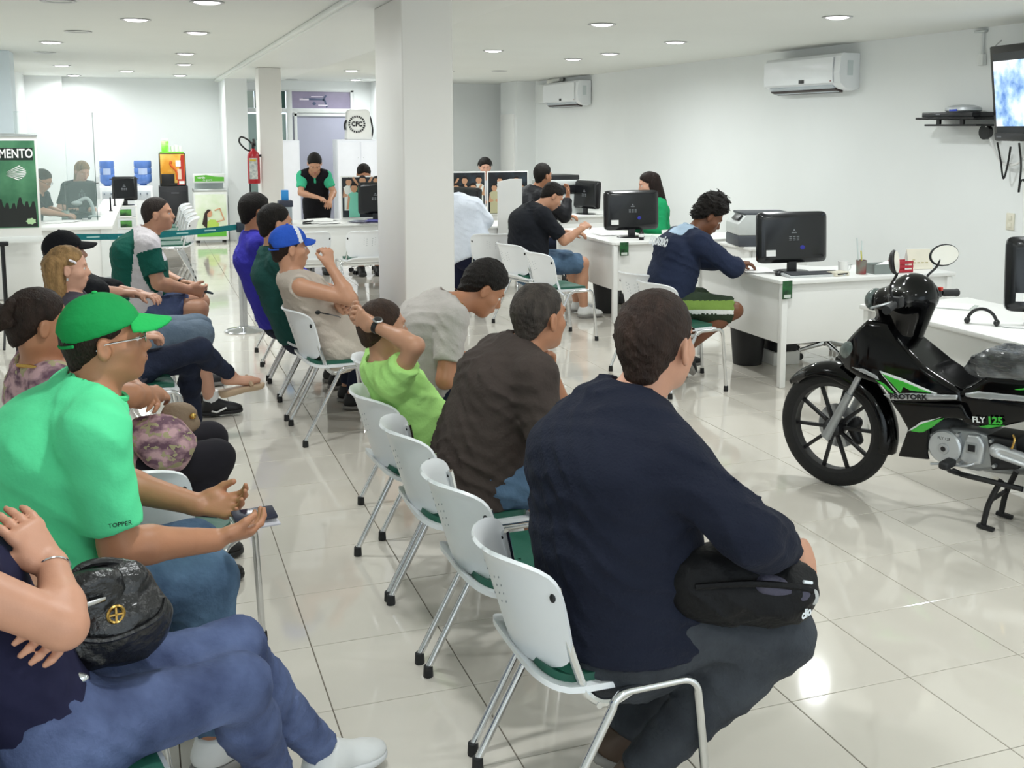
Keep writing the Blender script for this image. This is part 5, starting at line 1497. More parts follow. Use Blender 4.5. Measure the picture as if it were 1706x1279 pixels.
monitor('black monitor in front of the blonde booth woman', -0.66, 14.62, 0.75, R(20), w=0.36, h=0.32, sticker=False)
monitor('black monitor behind the cashier counter, by the water coolers', -0.20, 17.85, 0.629, R(-8), w=0.36, h=0.36, sticker=False)

# ---------------------------------------------------------------- printers
M_pr1 = mat('printer_grey', '#c9cdcb', 0.45); M_pr2 = mat('printer_dark', '#474b52', 0.5); M_pr3 = mat('printer_black', '#1c1d20', 0.35)
t = thing('laser_printer', 'two-tone grey laser printer behind the curly-haired boy', 'printer', (5.22, 8.66, 0.75), R(-14))
MB().box((0, 0, 0.05), (0.50, 0.42, 0.10), bev=0.012).build('base_tray', M_pr2, t)
MB().prism([(-0.25, 0.10), (0.25, 0.10), (0.25, 0.28), (-0.18, 0.28), (-0.25, 0.20)], 0.42, Matrix.Translation((0, 0.21, 0)) @ Matrix.Rotation(PI/2, 4, 'X'), bev=0.008).build('body_shell', M_pr1, t)
MB().box((0.11, -0.214, 0.17), (0.28, 0.012, 0.17), bev=0.004).build('side_cover', M_pr2, t)
MB().box((0.03, 0, 0.288), (0.44, 0.38, 0.02), bev=0.006).build('lid', M_pr2, t)
MB().box((-0.215, -0.05, 0.25), (0.06, 0.2, 0.03), rot=(0, -0.8, 0), bev=0.004).build('control_panel', M_pr3, t)
t = thing('office_copier', 'large grey multifunction printer at the far right desk', 'printer', (4.88, 12.85, 0.75), R(10))
MB().box((0, 0, 0.12), (0.52, 0.42, 0.24), bev=0.01).build('body_shell', M_pr1, t)
MB().box((0, -0.2, 0.30), (0.5, 0.04, 0.09), bev=0.004).build('output_slot', M_pr3, t)
MB().box((0, 0, 0.38), (0.54, 0.44, 0.06), bev=0.01).build('scanner', M_pr1, t)
MB().box((0, 0.02, 0.44), (0.40, 0.36, 0.06), bev=0.012).build('feeder', M_pr3, t)
MB().box((0.21, 0.05, 0.30), (0.1, 0.34, 0.10), bev=0.004).build('side_wall', M_pr1, t)

# ---------------------------------------------------------------- photo partitions
M_pbg = mat('photo_backdrop', '#171b20', 0.35, col2='#3a4650', contrast=(0.45, 0.75), scale=6)
M_pcl = [mat('photo_green', '#2f8a63', 0.35), mat('photo_white', '#dfe2da', 0.35), mat('photo_black', '#121417', 0.35), mat('photo_mint', '#7fcdb4', 0.35), mat('photo_sand', '#b9b592', 0.35)]
M_psk = mat('photo_skin', '#c39473', 0.35); M_phr = mat('photo_hair', '#1d1512', 0.35)
def printed_fan(parent, x, z, s, cl, pose, dz=0.0):
    """one supporter of the printed photograph: flat shapes, clothes > skin > hair"""
    mb = MB()
    def pr(poly, d, mi): mb.prism([(x+a*s, max(z+c*s, 0.02)) for a, c in poly], 0.0008, Matrix.Translation((0, -0.0022-d-dz, 0)) @ Matrix.Rotation(PI/2, 4, 'X'), mi=mi)
    def el(cx, cz, rx, rz): return [(cx+rx*math.cos(k*PI/6), cz+rz*math.sin(k*PI/6)) for k in range(12)]
    pr([(-0.42, -1.5), (0.42, -1.5), (0.40, 0.15), (0.48, 0.55), (0.20, 0.72), (-0.20, 0.72), (-0.48, 0.55), (-0.40, 0.15)], 0, 0)
    for sd in (-1, 1):
        if pose == 0: arm = [(0.42*sd, 0.55), (0.85*sd, 1.25), (0.68*sd, 1.32), (0.28*sd, 0.66)]
        elif pose == 1: arm = [(0.46*sd, 0.5), (0.55*sd, -0.35), (0.10*sd, -0.25), (0.12*sd, -0.08), (0.34*sd, 0.0)]
        else: arm = [(0.46*sd, 0.52), (0.62*sd, -0.6), (0.46*sd, -0.62), (0.32*sd, 0.3)]
        pr(arm if sd == 1 else arm[::-1], 0.0008, 1)
    pr(el(0, 1.05, 0.27, 0.36), 0.0010, 1)
    pr([(-0.29, 1.05)]+[(0.30*math.cos(k*PI/6), 1.12+0.34*math.sin(k*PI/6)) for k in range(6, -1, -1)]+[(0.29, 1.05), (0.17, 1.22), (-0.17, 1.24)], 0.0016, 2)
    mb.build('printed_supporter', [M_pcl[cl], M_psk, M_phr], parent, smooth=False)
def photo_panel(lab, x0, x1, y, z0, z1, seed, rz=0):
    t = thing('photo_partition', lab, 'partition', ((x0+x1)/2, y, z0), rz)
    w = x1-x0; h = z1-z0
    MB().box((0, 0.012, h/2), (w, 0.018, h), bev=0.002).build('board', M_white, t)
    ph_ = MB().box((0, 0.0, h/2), (w-0.03, 0.004, h-0.03)).build('photo_print', M_pbg, t)
    rr_ = random.Random(seed); n_f = 3 if w < 0.4 else 5
    for k in range(n_f):
        s_ = rr_.uniform(0.125, 0.15)
        xx_ = -w/2+w*(k+0.5)/n_f
        printed_fan(ph_, min(max(xx_, -w/2+0.09), w/2-0.09), 0.20+0.09*((k+seed) % 2), s_, (k*2+seed) % 5, (k+seed) % 3, 0.003*((k+seed+1) % 2))
photo_panel('desk partition printed with a photo of supporters, left of the column', 2.16, 2.66, 12.72, 0.75, 1.24, 1)
photo_panel('partition with crowd photo right of the column, left panel of three', 3.10, 3.46, 13.15, 0.72, 1.26, 2)
photo_panel('partition with crowd photo right of the column, middle panel', 3.48, 4.02, 13.15, 0.72, 1.26, 3)
photo_panel('partition with crowd photo by the black-jacketed person, right panel', 4.04, 4.58, 13.15, 0.72, 1.26, 4)
t = thing('white_divider', 'curved white divider board beside the sideways monitor', 'divider', (3.70, 11.25, 0.60))
MB().sheet([[(-0.13+0.13*k, -0.05*math.sin(a), 0.70*zf - (0.03 if zf and k == 0 else 0)) for zf in (0, 0.25, 0.5, 0.75, 0.93)] for k, a in enumerate((0.0, 0.5, 1.1))], 0.018).build('board', M_white, t)

# ---------------------------------------------------------------- desk clutter
def sheets(lab, x, y, z, n, w=0.21, d=0.297, sp=0.05, rz=0.0, cols=(M_paper,)):
    t = thing('paper_pile', lab, 'papers', (x, y, z), rz)
    for k in range(n):
        MB().box((random.uniform(-sp, sp), random.uniform(-sp, sp), 0.0025+0.003*k), (w, d, 0.0026), rot=(0, 0, random.uniform(-0.5, 0.5))).build('sheet', cols[k % len(cols)], t)
    return t
M_bluep = mat('paper_violet', '#5b5a9a', 0.7); M_magp = mat('magazine', '#3b3550', 0.4, col2='#b9b4c6', scale=14)
sheets('loose white papers in front of the standing woman', 1.95, 12.45, 0.75, 6, sp=0.16)
sheets('magazines and papers beside the photo partition', 2.38, 12.25, 0.75, 6, sp=0.13, cols=(M_paper, M_magp, M_bluep))
sheets('stack of white forms at the middle of the paper-strewn desk', 1.90, 12.2, 0.75, 4, sp=0.03, rz=1.5)
sheets('papers on the desk beside the black T-shirt man', 4.35, 9.9, 0.75, 3, sp=0.08)
sheets('papers under the curly-haired boy\'s arms', 4.24, 7.05, 0.75, 3, sp=0.06)
sheets('open booklet lying on the desk behind the motorcycle', 4.42, 5.20, 0.75, 2, sp=0.02, rz=0.9, cols=(mat('booklet', '#b8beb9', 0.5), M_paper))
sheets('papers on the booth counter under the writing hand', -0.78, 13.3, 0.75, 3, sp=0.06)
t = thing('ticket_dispenser', 'grey and black dispenser box with a blue pack on top', 'dispenser', (1.47, 12.2, 0.75))
MB().box((0, 0, 0.10), (0.13, 0.12, 0.20), bev=0.01).build('body', mat('dispenser_grey', '#9fa6ac', 0.4), t)
MB().box((0, 0, 0.225), (0.15, 0.14, 0.07), bev=0.01).build('hood', mat('dispenser_dark', '#2e3142', 0.4), t)
MB().box((0, 0.01, 0.315), (0.075, 0.05, 0.11), bev=0.006).build('blue_pack', mat('pack_blue', '#2f8fd6', 0.5), t)
t = thing('stapler', 'dark stapler on the paper-strewn desk', 'stapler', (1.70, 12.14, 0.75), 0.2)
MB().box((0, 0, 0.006), (0.12, 0.03, 0.012), bev=0.003).build('base', BLKPL, t); MB().box((0, 0, 0.028), (0.12, 0.024, 0.014), rot=(0, -0.1, 0), bev=0.004).build('arm', BLKPL, t)
# desk by the boy
t = thing('computer_mouse', 'black computer mouse on the desk by the curly-haired boy', 'mouse', (4.24, 6.74, 0.75), 0.6)
MB().ell((0, 0, 0.012), (0.052, 0.030, 0.022), 16, 10).build('shell', BLKPL, t)
MB().tube(catmull([(0.05, 0, 0.006), (0.12, -0.05, 0.005), (0.20, -0.03, 0.005), (0.30, -0.06, 0.005)], 5), 0.003, 5).build('cable', BLKPL, t)
t = thing('keyboard', 'pale keyboard below the monitor by the curly-haired boy', 'keyboard', (4.44, 6.62, 0.75), R(-4))
MB().box((0, 0, 0.009), (0.44, 0.14, 0.018), rot=(0.06, 0, 0), bev=0.004).build('case', mat('keyboard_grey', '#c4c8c8', 0.5), t)
for r_ in range(4):
    MB().box((0, -0.045+0.03*r_, 0.0205+0.0018*r_), (0.41, 0.022, 0.006), rot=(0.06, 0, 0), bev=0.002).build('key_row', mat('key_dark', '#3c3f44', 0.5), t)
t = thing('pen_cup', 'clear red-and-green pen holder with tall rulers', 'pen holder', (4.83, 6.60, 0.75))
MB().lathe([(0.0, 0), (0.036, 0), (0.038, 0.1), (0.034, 0.1), (0.032, 0.004), (0, 0.004)], 20).build('cup', mat('cup_smoke', '#7c8a80', 0.2, col2='#8e3a3a', scale=5), t)
for (a, b, h_, m) in ((0.01, 0.0, 0.24, 'clear'), (-0.012, 0.008, 0.26, 'clear'), (0.0, -0.012, 0.17, 'yellow')):
    MB().tube([(a, b, 0.01), (a*1.4-0.02, b*1.5, h_)], 0.005, 6).build('ruler', mat('ruler_'+m, '#d8e2e2' if m == 'clear' else '#d8d05a', 0.2), t)
t = thing('letter_tray', 'grey mesh letter tray between the pen holder and red basket', 'tray', (5.0, 6.60, 0.75))
MB().box((0, 0, 0.004), (0.20, 0.12, 0.006)).box((0, -0.06, 0.035), (0.20, 0.004, 0.07)).box((0, 0.06, 0.035), (0.20, 0.004, 0.07)).box((-0.1, 0, 0.035), (0.004, 0.12, 0.07)).box((0.1, 0, 0.035), (0.004, 0.12, 0.07)).build('tray_body', mat('mesh_grey', '#8f9794', 0.4, 0.5), t)
MB().box((0.02, 0, 0.06), (0.2, 0.1, 0.003), rot=(0, -0.25, 0)).build('envelope', M_paper, t)
t = thing('red_basket', 'small red slotted plastic basket on the desk', 'basket', (5.17, 6.60, 0.75))
for zz in (0.012, 0.043, 0.074):
    MB().box((0, -0.05, zz), (0.15, 0.006, 0.02), bev=0.002).build('slat', mat('basket_red', '#b52737', 0.4), t)
    MB().box((0, 0.05, zz), (0.15, 0.006, 0.02), bev=0.002).build('slat', mat('basket_red', '#b52737', 0.4), t)
for sx in (-1, 0, 1): MB().box((0.072*sx, -0.046, 0.043), (0.006, 0.006, 0.084)).box((0.072*sx, 0.046, 0.043), (0.006, 0.006, 0.084)).build('upright', mat('basket_red', '#b52737', 0.4), t)
MB().box((0, 0, 0.004), (0.14, 0.094, 0.006)).build('base', mat('basket_red', '#b52737', 0.4), t)
t = thing('desk_calendar', 'cream tent calendar on the desk behind the left mirror', 'calendar', (5.42, 6.72, 0.75), R(-10))
MB().box((0, -0.03, 0.075), (0.19, 0.003, 0.155), rot=(-0.35, 0, 0)).build('front_leaf', mat('calendar_cream', '#ece6d4', 0.7), t)
MB().box((0, 0.03, 0.075), (0.19, 0.003, 0.155), rot=(0.35, 0, 0)).build('rear_leaf', M_paper, t)
for i in range(5):
    MB().box((-0.05+0.033*(i % 4), -0.045+0.012*(i//4), 0.05+0.02*(i//4)), (0.02, 0.002, 0.008), rot=(-0.35, 0, 0)).build('print_block', mat('print_ochre', '#c4b98e', 0.7), t)
t = thing('white_mug', 'plain white mug between monitor and pen holder', 'mug', (4.72, 6.66, 0.75))
MB().lathe([(0, 0), (0.035, 0), (0.038, 0.09), (0.034, 0.09), (0.031, 0.006), (0, 0.006)], 20).build('cup', M_paper, t)
MB().tube(arc((0.038, 0, 0.045), 0.024, -1.4, 1.4, 8), 0.005, 6).build('handle', M_paper, t)
t = thing('cable_box', 'cream cable box lying under the monitor by the boy', 'box', (4.62, 6.58, 0.75), 0.2)
MB().box((0, 0, 0.015), (0.14, 0.09, 0.03), bev=0.005).build('case', mat('box_cream', '#dcd6c4', 0.5), t); MB().box((0, -0.046, 0.016), (0.10, 0.002, 0.010)).build('slot', BLKPL, t)
# desk A clutter
t = thing('correction_bottle', 'small black and white bottle in front of the far monitor', 'bottle', (4.38, 9.36, 0.75))
MB().lathe([(0, 0), (0.024, 0), (0.026, 0.06), (0.020, 0.075), (0.012, 0.08), (0.012, 0.10), (0, 0.102)], 18).build('bottle', BLKPL, t); MB().lathe([(0.0262, 0.03), (0.0268, 0.032), (0.0268, 0.058), (0.0262, 0.06)], 18).build('label', M_paper, t)
t = thing('paper_holder', 'white card holder standing before the far monitor', 'holder', (4.62, 9.34, 0.75), 0.2)
MB().box((0, 0, 0.045), (0.08, 0.01, 0.09), rot=(-0.2, 0, 0), bev=0.002).build('plate', M_paper, t); MB().box((0, 0.02, 0.006), (0.08, 0.06, 0.012), bev=0.003).build('foot', M_paper, t); MB().box((0.005, -0.007, 0.05), (0.008, 0.002, 0.06), rot=(-0.2, 0.3, 0)).build('mark', BLKPL, t)
sheets('scattered slips in front of the far monitor', 4.85, 9.36, 0.75, 4, w=0.10, d=0.12, sp=0.08)
# waste bins, computers below the desks
def bin_(lab, x, y):
    t = thing('waste_bin', lab, 'bin', (x, y, 0))
    MB().lathe([(0, 0), (0.11, 0), (0.14, 0.32), (0.146, 0.325), (0.134, 0.325), (0.105, 0.008), (0, 0.008)], 26).build('bucket', mat('bin_black', '#131316', 0.5), t)
    MB().tube([(0.14*math.cos(a), 0.14*math.sin(a), 0.325) for a in np.linspace(0, 2*PI, 25)[:-1]], 0.007, 6, closed=True).build('rim', mat('bin_black', '#131316', 0.5), t)
bin_('black waste bin under the curly-haired boy\'s desk', 4.31, 7.27)
bin_('black waste bin under the black T-shirt man\'s desk', 4.24, 9.85)
t = thing('computer_tower', 'black computer tower below the boy\'s desk', 'computer', (4.56, 7.32, 0.10))
MB().box((0, 0, 0.2), (0.19, 0.40, 0.40), bev=0.008).build('case', M_mon2, t); MB().box((0, -0.202, 0.30), (0.15, 0.006, 0.04), bev=0.002).build('drive_bay', M_mon, t); MB().box((0, 0, -0.05), (0.23, 0.42, 0.10), bev=0.005).build('plinth', M_white, t)
def office_chair(lab, x, y, rz):
    t = thing('swivel_chair', lab, 'chair', (x, y, 0), rz)
    for k in range(5):
        a = 2*PI*k/5+0.3
        MB().tube([(0.03*math.cos(a), 0.03*math.sin(a), 0.11), (0.26*math.cos(a), 0.26*math.sin(a), 0.075)], [0.022, 0.014], 8).build('base_arm', M_chrome, t)
        w_ = MB()
        for s_ in (-1, 1):
            w_.lathe([(0, -0.009), (0.026, -0.009), (0.028, 0), (0.026, 0.009), (0, 0.009)], 16, Matrix.Translation((0.27*math.cos(a)-0.016*s_*math.sin(a), 0.27*math.sin(a)+0.016*s_*math.cos(a), 0.028)) @ Matrix.Rotation(a, 4, 'Z') @ Matrix.Rotation(PI/2, 4, 'X'))
        w_.build('caster', M_blk, t)
    MB().tube([(0, 0, 0.09), (0, 0, 0.42)], [0.03, 0.024], 12).build('gas_lift', M_blk, t)
    MB().box((0, 0, 0.455), (0.46, 0.46, 0.07), bev=0.03, seg=4).build('seat', M_blk, t)
    MB().box((-0.22, 0, 0.62), (0.05, 0.40, 0.20), bev=0.022, seg=4).build('backrest', M_blk, t)
    MB().tube([(-0.1, 0, 0.42), (-0.24, 0, 0.45), (-0.25, 0, 0.58)], 0.018, 8).build('back_bar', M_blk, t)
office_chair('black swivel chair on chrome casters behind the boy\'s desk', 5.02, 7.28, R(170))
office_chair('black swivel chair under the woman in green', 5.12, 10.45, R(185))
office_chair('black swivel chair behind the paper-strewn desk', 2.66, 13.6, R(-90))
office_chair('black swivel chair of the headset clerk', 4.46, 14.75, R(-90))
office_chair('black swivel chair of the booth woman with glasses', -1.2, 14.0, R(-20))
office_chair('black swivel chair of the blonde booth woman', -0.74, 15.55, R(-85))
t = thing('desk_headphones', 'black headphones resting on the desk behind the motorcycle', 'headphones', (4.16, 4.62, 0.75), R(-55))
MB().tube(arc((0, 0, 0.01), 0.075, 0.1, PI-0.1, 14), 0.009, 8).build('headband', BLKPL, t)
for s_ in (-1, 1): MB().ell((0.075*s_, 0, 0.018), (0.016, 0.032, 0.018), 12, 8).build('ear_pad', BLKPL, t)
MB().tube(catmull([(0.07, 0, 0.006), (0.14, -0.03, 0.004), (0.24, 0.0, 0.004), (0.30, -0.05, 0.004)], 5), 0.003, 5).build('cable', mat('cable_grey', '#aeb0b0', 0.5), t)

# ================================================================ RIGHT WALL: air conditioners, television
def aircon(lab, y0, y1, z0, z1, xw):
    L = y1-y0; h = z1-z0
    t = thing('air_conditioner', lab, 'air conditioner', (xw, (y0+y1)/2, z0))
    # profile in x (out of the wall = negative) and z
    prof = [(0, 0.02), (-0.06, 0.0), (-0.15, 0.015), (-0.215, 0.07), (-0.23, 0.16), (-0.215, h-0.03), (-0.19, h), (0, h)]
    MB().prism(prof, L, Matrix.Translation((0, L/2, 0)) @ Matrix.Rotation(PI/2, 4, 'X'), bev=0.006).build('casing', mat('aircon_white', '#f1f4f6', 0.22, var=0.008), t, angle=35)
    MB().sheet([[(-0.236+0.004*(zf*2-1)**2, yy, lerp(0.075, h-0.035, zf)) for zf in (0, 0.25, 0.5, 0.75, 1)] for yy in np.linspace(-L/2+0.10, L/2-0.015, 6)], 0.008).build('front_panel', mat('aircon_gloss', '#f4f7f9', 0.12, var=0.006), t)
    MB().box((-0.165, 0.03, 0.022), (0.10, L-0.22, 0.014), rot=(0, 0.62, 0), bev=0.003).build('louvre', mat('louvre_grey', '#c3ccd2', 0.3), t)
    MB().box((-0.135, 0.03, 0.006), (0.09, L-0.20, 0.02), rot=(0, 0.3, 0)).build('air_slot', mat('slot_dark', '#3e3331', 0.6), t)
    MB().box((-0.2405, -0.05, 0.10), (0.006, 0.09, 0.035), bev=0.002).build('display', BLKPL, t)
    MB().box((-0.235, -L/2+0.13, 0.09), (0.006, 0.025, 0.01)).build('badge', mat('badge_red', '#8d3a3a', 0.5), t)
    MB().box((-0.11, -L/2-0.002, h*0.6), (0.06, 0.003, 0.14)).build('rating_label', mat('label_pale', '#d3dcdc', 0.6), t)
    return t
aircon('large white split air conditioner on the bare right wall', 8.95, 10.30, 2.15, 2.50, XR)
aircon('smaller-looking white air conditioner further back in the corner', 15.75, 17.25, 2.14, 2.52, XR+0.05)
t = thing('pipe_duct', 'white pipe cover between the far air conditioner and pilaster', 'duct', (XR+0.06, 17.75, 2.26)); MB().box((-0.06, 0, 0.11), (0.12, 0.5, 0.30), bev=0.005).build('cover', M_alw, t); MB().tube([(-0.08, -0.3, 0.3), (-0.08, -0.9, 0.32)], 0.035, 10).build('pipe', mat('pipe_white', '#e6e6df', 0.6), t)
# television on a tilting mount
tv = thing('television', 'large black television showing a blue cloudy sky', 'television', (6.12, 6.36, 2.055), R(-90-9))
_tl = Matrix.Rotation(R(7), 4, 'X')
def tvp(name, mb, m): 
    o = mb.build(name, m, tv); o.matrix_local = _tl; return o
tvp('bezel', MB().box((0, 0, 0), (1.02, 0.07, 0.72), bev=0.012), mat('tv_black', '#191619', 0.15))
tvp('lower_bar', MB().box((0, -0.037, -0.325), (1.0, 0.006, 0.05), bev=0.002), mat('tv_grey', '#2a2a2e', 0.3))
tvp('dark_band', MB().box((0, -0.0365, 0.005), (0.93, 0.004, 0.60)), mat('tv_panel', '#34373a', 0.25))
sm = bpy.data.materials.new('sky_screen'); sm.use_nodes = True
nt = sm.node_tree; b = nt.nodes['Principled BSDF']; b.inputs['Base Color'].default_value = (0.01, 0.01, 0.01, 1); b.inputs['Roughness'].default_value = 0.2
nz = nt.nodes.new('ShaderNodeTexNoise'); nz.inputs['Scale'].default_value = 4.5; nz.inputs['Detail'].default_value = 7; nz.inputs['Roughness'].default_value = 0.55
tc = nt.nodes.new('ShaderNodeTexCoord'); rp = nt.nodes.new('ShaderNodeValToRGB')
rp.color_ramp.elements[0].position = 0.36; rp.color_ramp.elements[0].color = (*lin('#4f7fc4'), 1); rp.color_ramp.elements[1].position = 0.58; rp.color_ramp.elements[1].color = (*lin('#f6fbff'), 1)
e = rp.color_ramp.elements.new(0.46); e.color = (*lin('#a9cdf3'), 1)
nt.links.new(tc.outputs['Object'], nz.inputs['Vector']); nt.links.new(nz.outputs['Fac'], rp.inputs[0]); nt.links.new(rp.outputs[0], b.inputs['Emission Color']); b.inputs['Emission Strength'].default_value = 1.0
tvp('screen', MB().box((0, -0.040, 0.0), (0.92, 0.004, 0.49)), sm)
tvp('maker_badge', MB().box((-0.44, -0.041, -0.325), (0.06, 0.002, 0.012)), mat('mark_grey', '#7d8084', 0.4))
MB().box((0, 0.10, -0.02), (0.30, 0.12, 0.25), bev=0.01).box((0, 0.22, -0.02), (0.12, 0.20, 0.10), bev=0.01).build('wall_mount', M_dkm, tv)
# media shelf with decoder
sh = thing('media_shelf', 'narrow black wall shelf beside the television', 'shelf', (6.30, 7.40, 1.872), 0)
MB().box((0, 0, 0), (0.28, 0.70, 0.018), bev=0.004).build('upper_board', BLKPL, sh); MB().box((0.01, -0.04, -0.055), (0.24, 0.62, 0.016), bev=0.004).build('lower_board', BLKPL, sh)
MB().lathe([(0, -0.02), (0.06, -0.02), (0.06, 0.02), (0, 0.02)], 20, Matrix.Translation((0.06, -0.27, -0.11)) @ Matrix.Rotation(PI/2, 4, 'Y')).build('bracket', BLKPL, sh)
MB().box((-0.1, 0.1, -0.027), (0.02, 0.04, 0.05)).box((-0.1, -0.18, -0.027), (0.02, 0.04, 0.05)).build('spacer', BLKPL, sh)
dp = thing('dvd_player', 'flat black disc player lying on the media shelf', 'player', (6.29, 7.38, 1.882)); MB().box((0, 0, 0.02), (0.24, 0.60, 0.04), bev=0.004).build('case', mat('player_black', '#202124', 0.25), dp); MB().box((-0.121, 0.1, 0.022), (0.003, 0.05, 0.008)).build('mark', mat('mark_grey', '#7d8084', 0.4), dp)
de = thing('decoder_box', 'rounded silver decoder on top of the disc player', 'decoder', (6.28, 7.31, 1.923)); MB().lathe([(0, 0), (0.15, 0), (0.17, 0.012), (0.165, 0.035), (0.10, 0.055), (0, 0.06)], 28, Matrix.Scale(0.72, 4, (1, 0, 0))).build('case', mat('decoder_silver', '#b9bec1', 0.35, 0.2), de); MB().box((-0.118, -0.02, 0.012), (0.008, 0.09, 0.016), bev=0.003).build('blue_window', mat('window_blue', '#2f49b8', 0.3), de)
cb = thing('tv_cables', 'tangle of white and black cables hanging below the television', 'cables', (6.40, 6.75, 1.5))
for (pts, r_, m) in (([(-0.06, 0.36, 0.33), (-0.02, 0.34, 0.20), (-0.02, 0.22, 0.03), (-0.02, 0.05, 0.02), (-0.06, -0.12, 0.12)], 0.012, mat('cable_white', '#e8e8e6', 0.5)),
                     ([(-0.10, 0.18, 0.18), (-0.04, 0.20, 0.04), (-0.03, 0.17, -0.10), (-0.04, 0.12, 0.02), (-0.06, 0.08, 0.15)], 0.008, BLKPL),
                     ([(-0.10, -0.05, 0.18), (-0.04, -0.02, 0.0), (-0.03, 0.0, -0.2), (-0.04, -0.05, -0.10), (-0.04, -0.25, -0.28)], 0.008, BLKPL),
                     ([(0.0, 0.30, 0.98), (-0.01, 0.38, 0.90), (-0.01, 0.36, 0.70), (-0.02, 0.24, 0.55)], 0.005, mat('cable_grey', '#aeb0b0', 0.5))):
    MB().tube(catmull(pts, 6), r_, 6).build('cable', m, cb)
sw = thing('wall_switch', 'cream double switch plate on the right wall', 'switch', (XR, 6.90, 1.06)); MB().box((-0.006, 0, 0), (0.012, 0.085, 0.135), bev=0.004).build('plate', mat('switch_cream', '#e3dfcd', 0.4), sw)
for zz in (-0.03, 0.03): MB().box((-0.014, 0, zz), (0.006, 0.035, 0.04), bev=0.003).build('rocker', mat('switch_cream', '#e3dfcd', 0.4), sw)
tb = thing('conduit_fitting', 'small white conduit bracket high on the right wall', 'bracket', (XR, 7.30, 2.50)); MB().tube([(-0.02, 0, -0.12), (-0.02, 0, 0.06)], 0.012, 8).build('conduit', M_alw, tb); MB().box((-0.02, 0.02, 0.07), (0.04, 0.12, 0.02), bev=0.004).build('clip', M_alu, tb); MB().box((-0.025, -0.01, -0.16), (0.04, 0.06, 0.09), bev=0.004).build('junction_box', M_alw, tb)
# ================================================================ BACK OF THE ROOM
M_glass = mat('clear_glass', '#d6efe9', 0.03, var=0.0, spec=0.5, alpha=0.13)
M_gedge = mat('glass_edge', '#38504a', 0.15)
# cashier counter
t = thing('cashier_counter', 'white cashier counter behind the left row, glass screen on top', 'counter', (-0.95, 12.95, 0))
MB().prism([(-0.62, -0.33), (0.67, -0.33), (0.74, 4.55), (0.46, 4.55), (0.42, 0.62), (-0.62, 0.62)], 0.035, Matrix.Translation((0, 0, 0.715)), bev=0.004).build('countertop', M_white, t, angle=30)
MB().box((0.0, -0.26, 0.36), (1.22, 0.03, 0.71), bev=0.003).build('front_panel', M_white, t)
MB().box((0.62, 2.1, 0.36), (0.03, 4.7, 0.71), bev=0.003).build('side_panel', M_white, t)
MB().box((0.60, -0.285, 0.36), (0.10, 0.05, 0.71), bev=0.004).build('corner_post', M_alw, t)
t = thing('glass_screen', 'clear glass screen standing on the cashier counter', 'screen', (-0.98, 13.46, 0.75))
MB().box((0, 0, 0.60), (1.06, 0.010, 1.20)).build('pane', M_glass, t)
MB().box((0.531, 0, 0.60), (0.006, 0.0104, 1.20)).build('polished_edge', M_gedge, t)
MB().box((0, 0, 1.2015), (1.06, 0.0104, 0.003)).build('top_edge', mat('glass_edge_pale', '#a9c2bb', 0.15), t)
MB().box((0.53, 0.62, 0.585), (0.010, 1.2, 1.17)).build('return_pane', M_glass, t)
for xx in (-0.4, 0.4): MB().box((xx, 0, 0.012), (0.06, 0.03, 0.024), bev=0.004).build('clamp', M_alu, t)
# clutter on the counter
t = thing('pen_stand', 'cup of pens and scissors behind the booth glass', 'pen holder', (-0.80, 13.85, 0.75)); MB().lathe([(0, 0), (0.04, 0), (0.042, 0.09), (0.038, 0.09), (0.036, 0.005), (0, 0.005)], 18).build('cup', mat('cup_clear', '#a9b5ab', 0.2), t)
for (a, b, h_) in ((0.01, 0, 0.24), (-0.015, 0.01, 0.2), (0.015, 0.015, 0.17)): MB().tube([(a, b, 0.01), (a*2, b, h_)], 0.006, 6).build('pen', BLKPL, t)
t = thing('card_terminal', 'curved grey card reader arm on the cashier counter', 'card reader', (-0.58, 13.95, 0.75)); MB().tube(catmull([(0.08, 0, 0.0), (0.06, 0, 0.14), (0.0, 0, 0.22), (-0.12, 0, 0.16)], 5), [0.02]*16, 8).build('arm', mat('reader_grey', '#b9c4c4', 0.4), t); MB().ell((0.08, 0, 0.01), (0.07, 0.06, 0.014), 16, 8).build('foot', mat('reader_grey', '#b9c4c4', 0.4), t); MB().ell((-0.10, 0, 0.165), (0.06, 0.04, 0.028), 14, 8).build('reader_head', mat('reader_grey', '#b9c4c4', 0.4), t)
for k, (yy, ln) in enumerate(((14.9, 'nearer'), (15.9, 'further'))):
    t = thing('metal_clip', 'slim upright steel bracket on the counter edge, ' + ln + ' of two', 'bracket', (-0.34+0.03*k, yy, 0.75)); MB().tube([(0, 0, 0), (0, 0, 0.17)], 0.009, 8).build('rod', M_dkm, t); MB().lathe([(0, 0), (0.02, 0), (0.02, 0.01), (0, 0.01)], 12).build('base', M_dkm, t)
for k, zz in enumerate((0.53, 0.36)):
    t = thing('counter_sign', ('upper', 'lower')[k] + ' small green sign on the white rack near the water coolers', 'sign', (-0.20, 17.69, zz)); MB().box((0, 0, 0), (0.16, 0.004, 0.10), bev=0.001).build('card', mat('sign_green', '#5aa04a', 0.5, col2='#23402a', scale=9), t); MB().box((0, 0, -0.062), (0.17, 0.006, 0.02)).build('strip', M_paper, t)
t = thing('white_rack', 'white narrow rack at the end of the cashier counter', 'rack', (-0.20, 17.85, 0)); MB().box((-0.15, 0, 0.31), (0.02, 0.25, 0.62), bev=0.002).box((0.15, 0, 0.31), (0.02, 0.25, 0.62), bev=0.002).build('side_panel', M_white, t)
for zz in (0.28, 0.45, 0.62): MB().box((0, 0, zz), (0.32, 0.26, 0.018), bev=0.002).build('shelf_board', M_white, t)
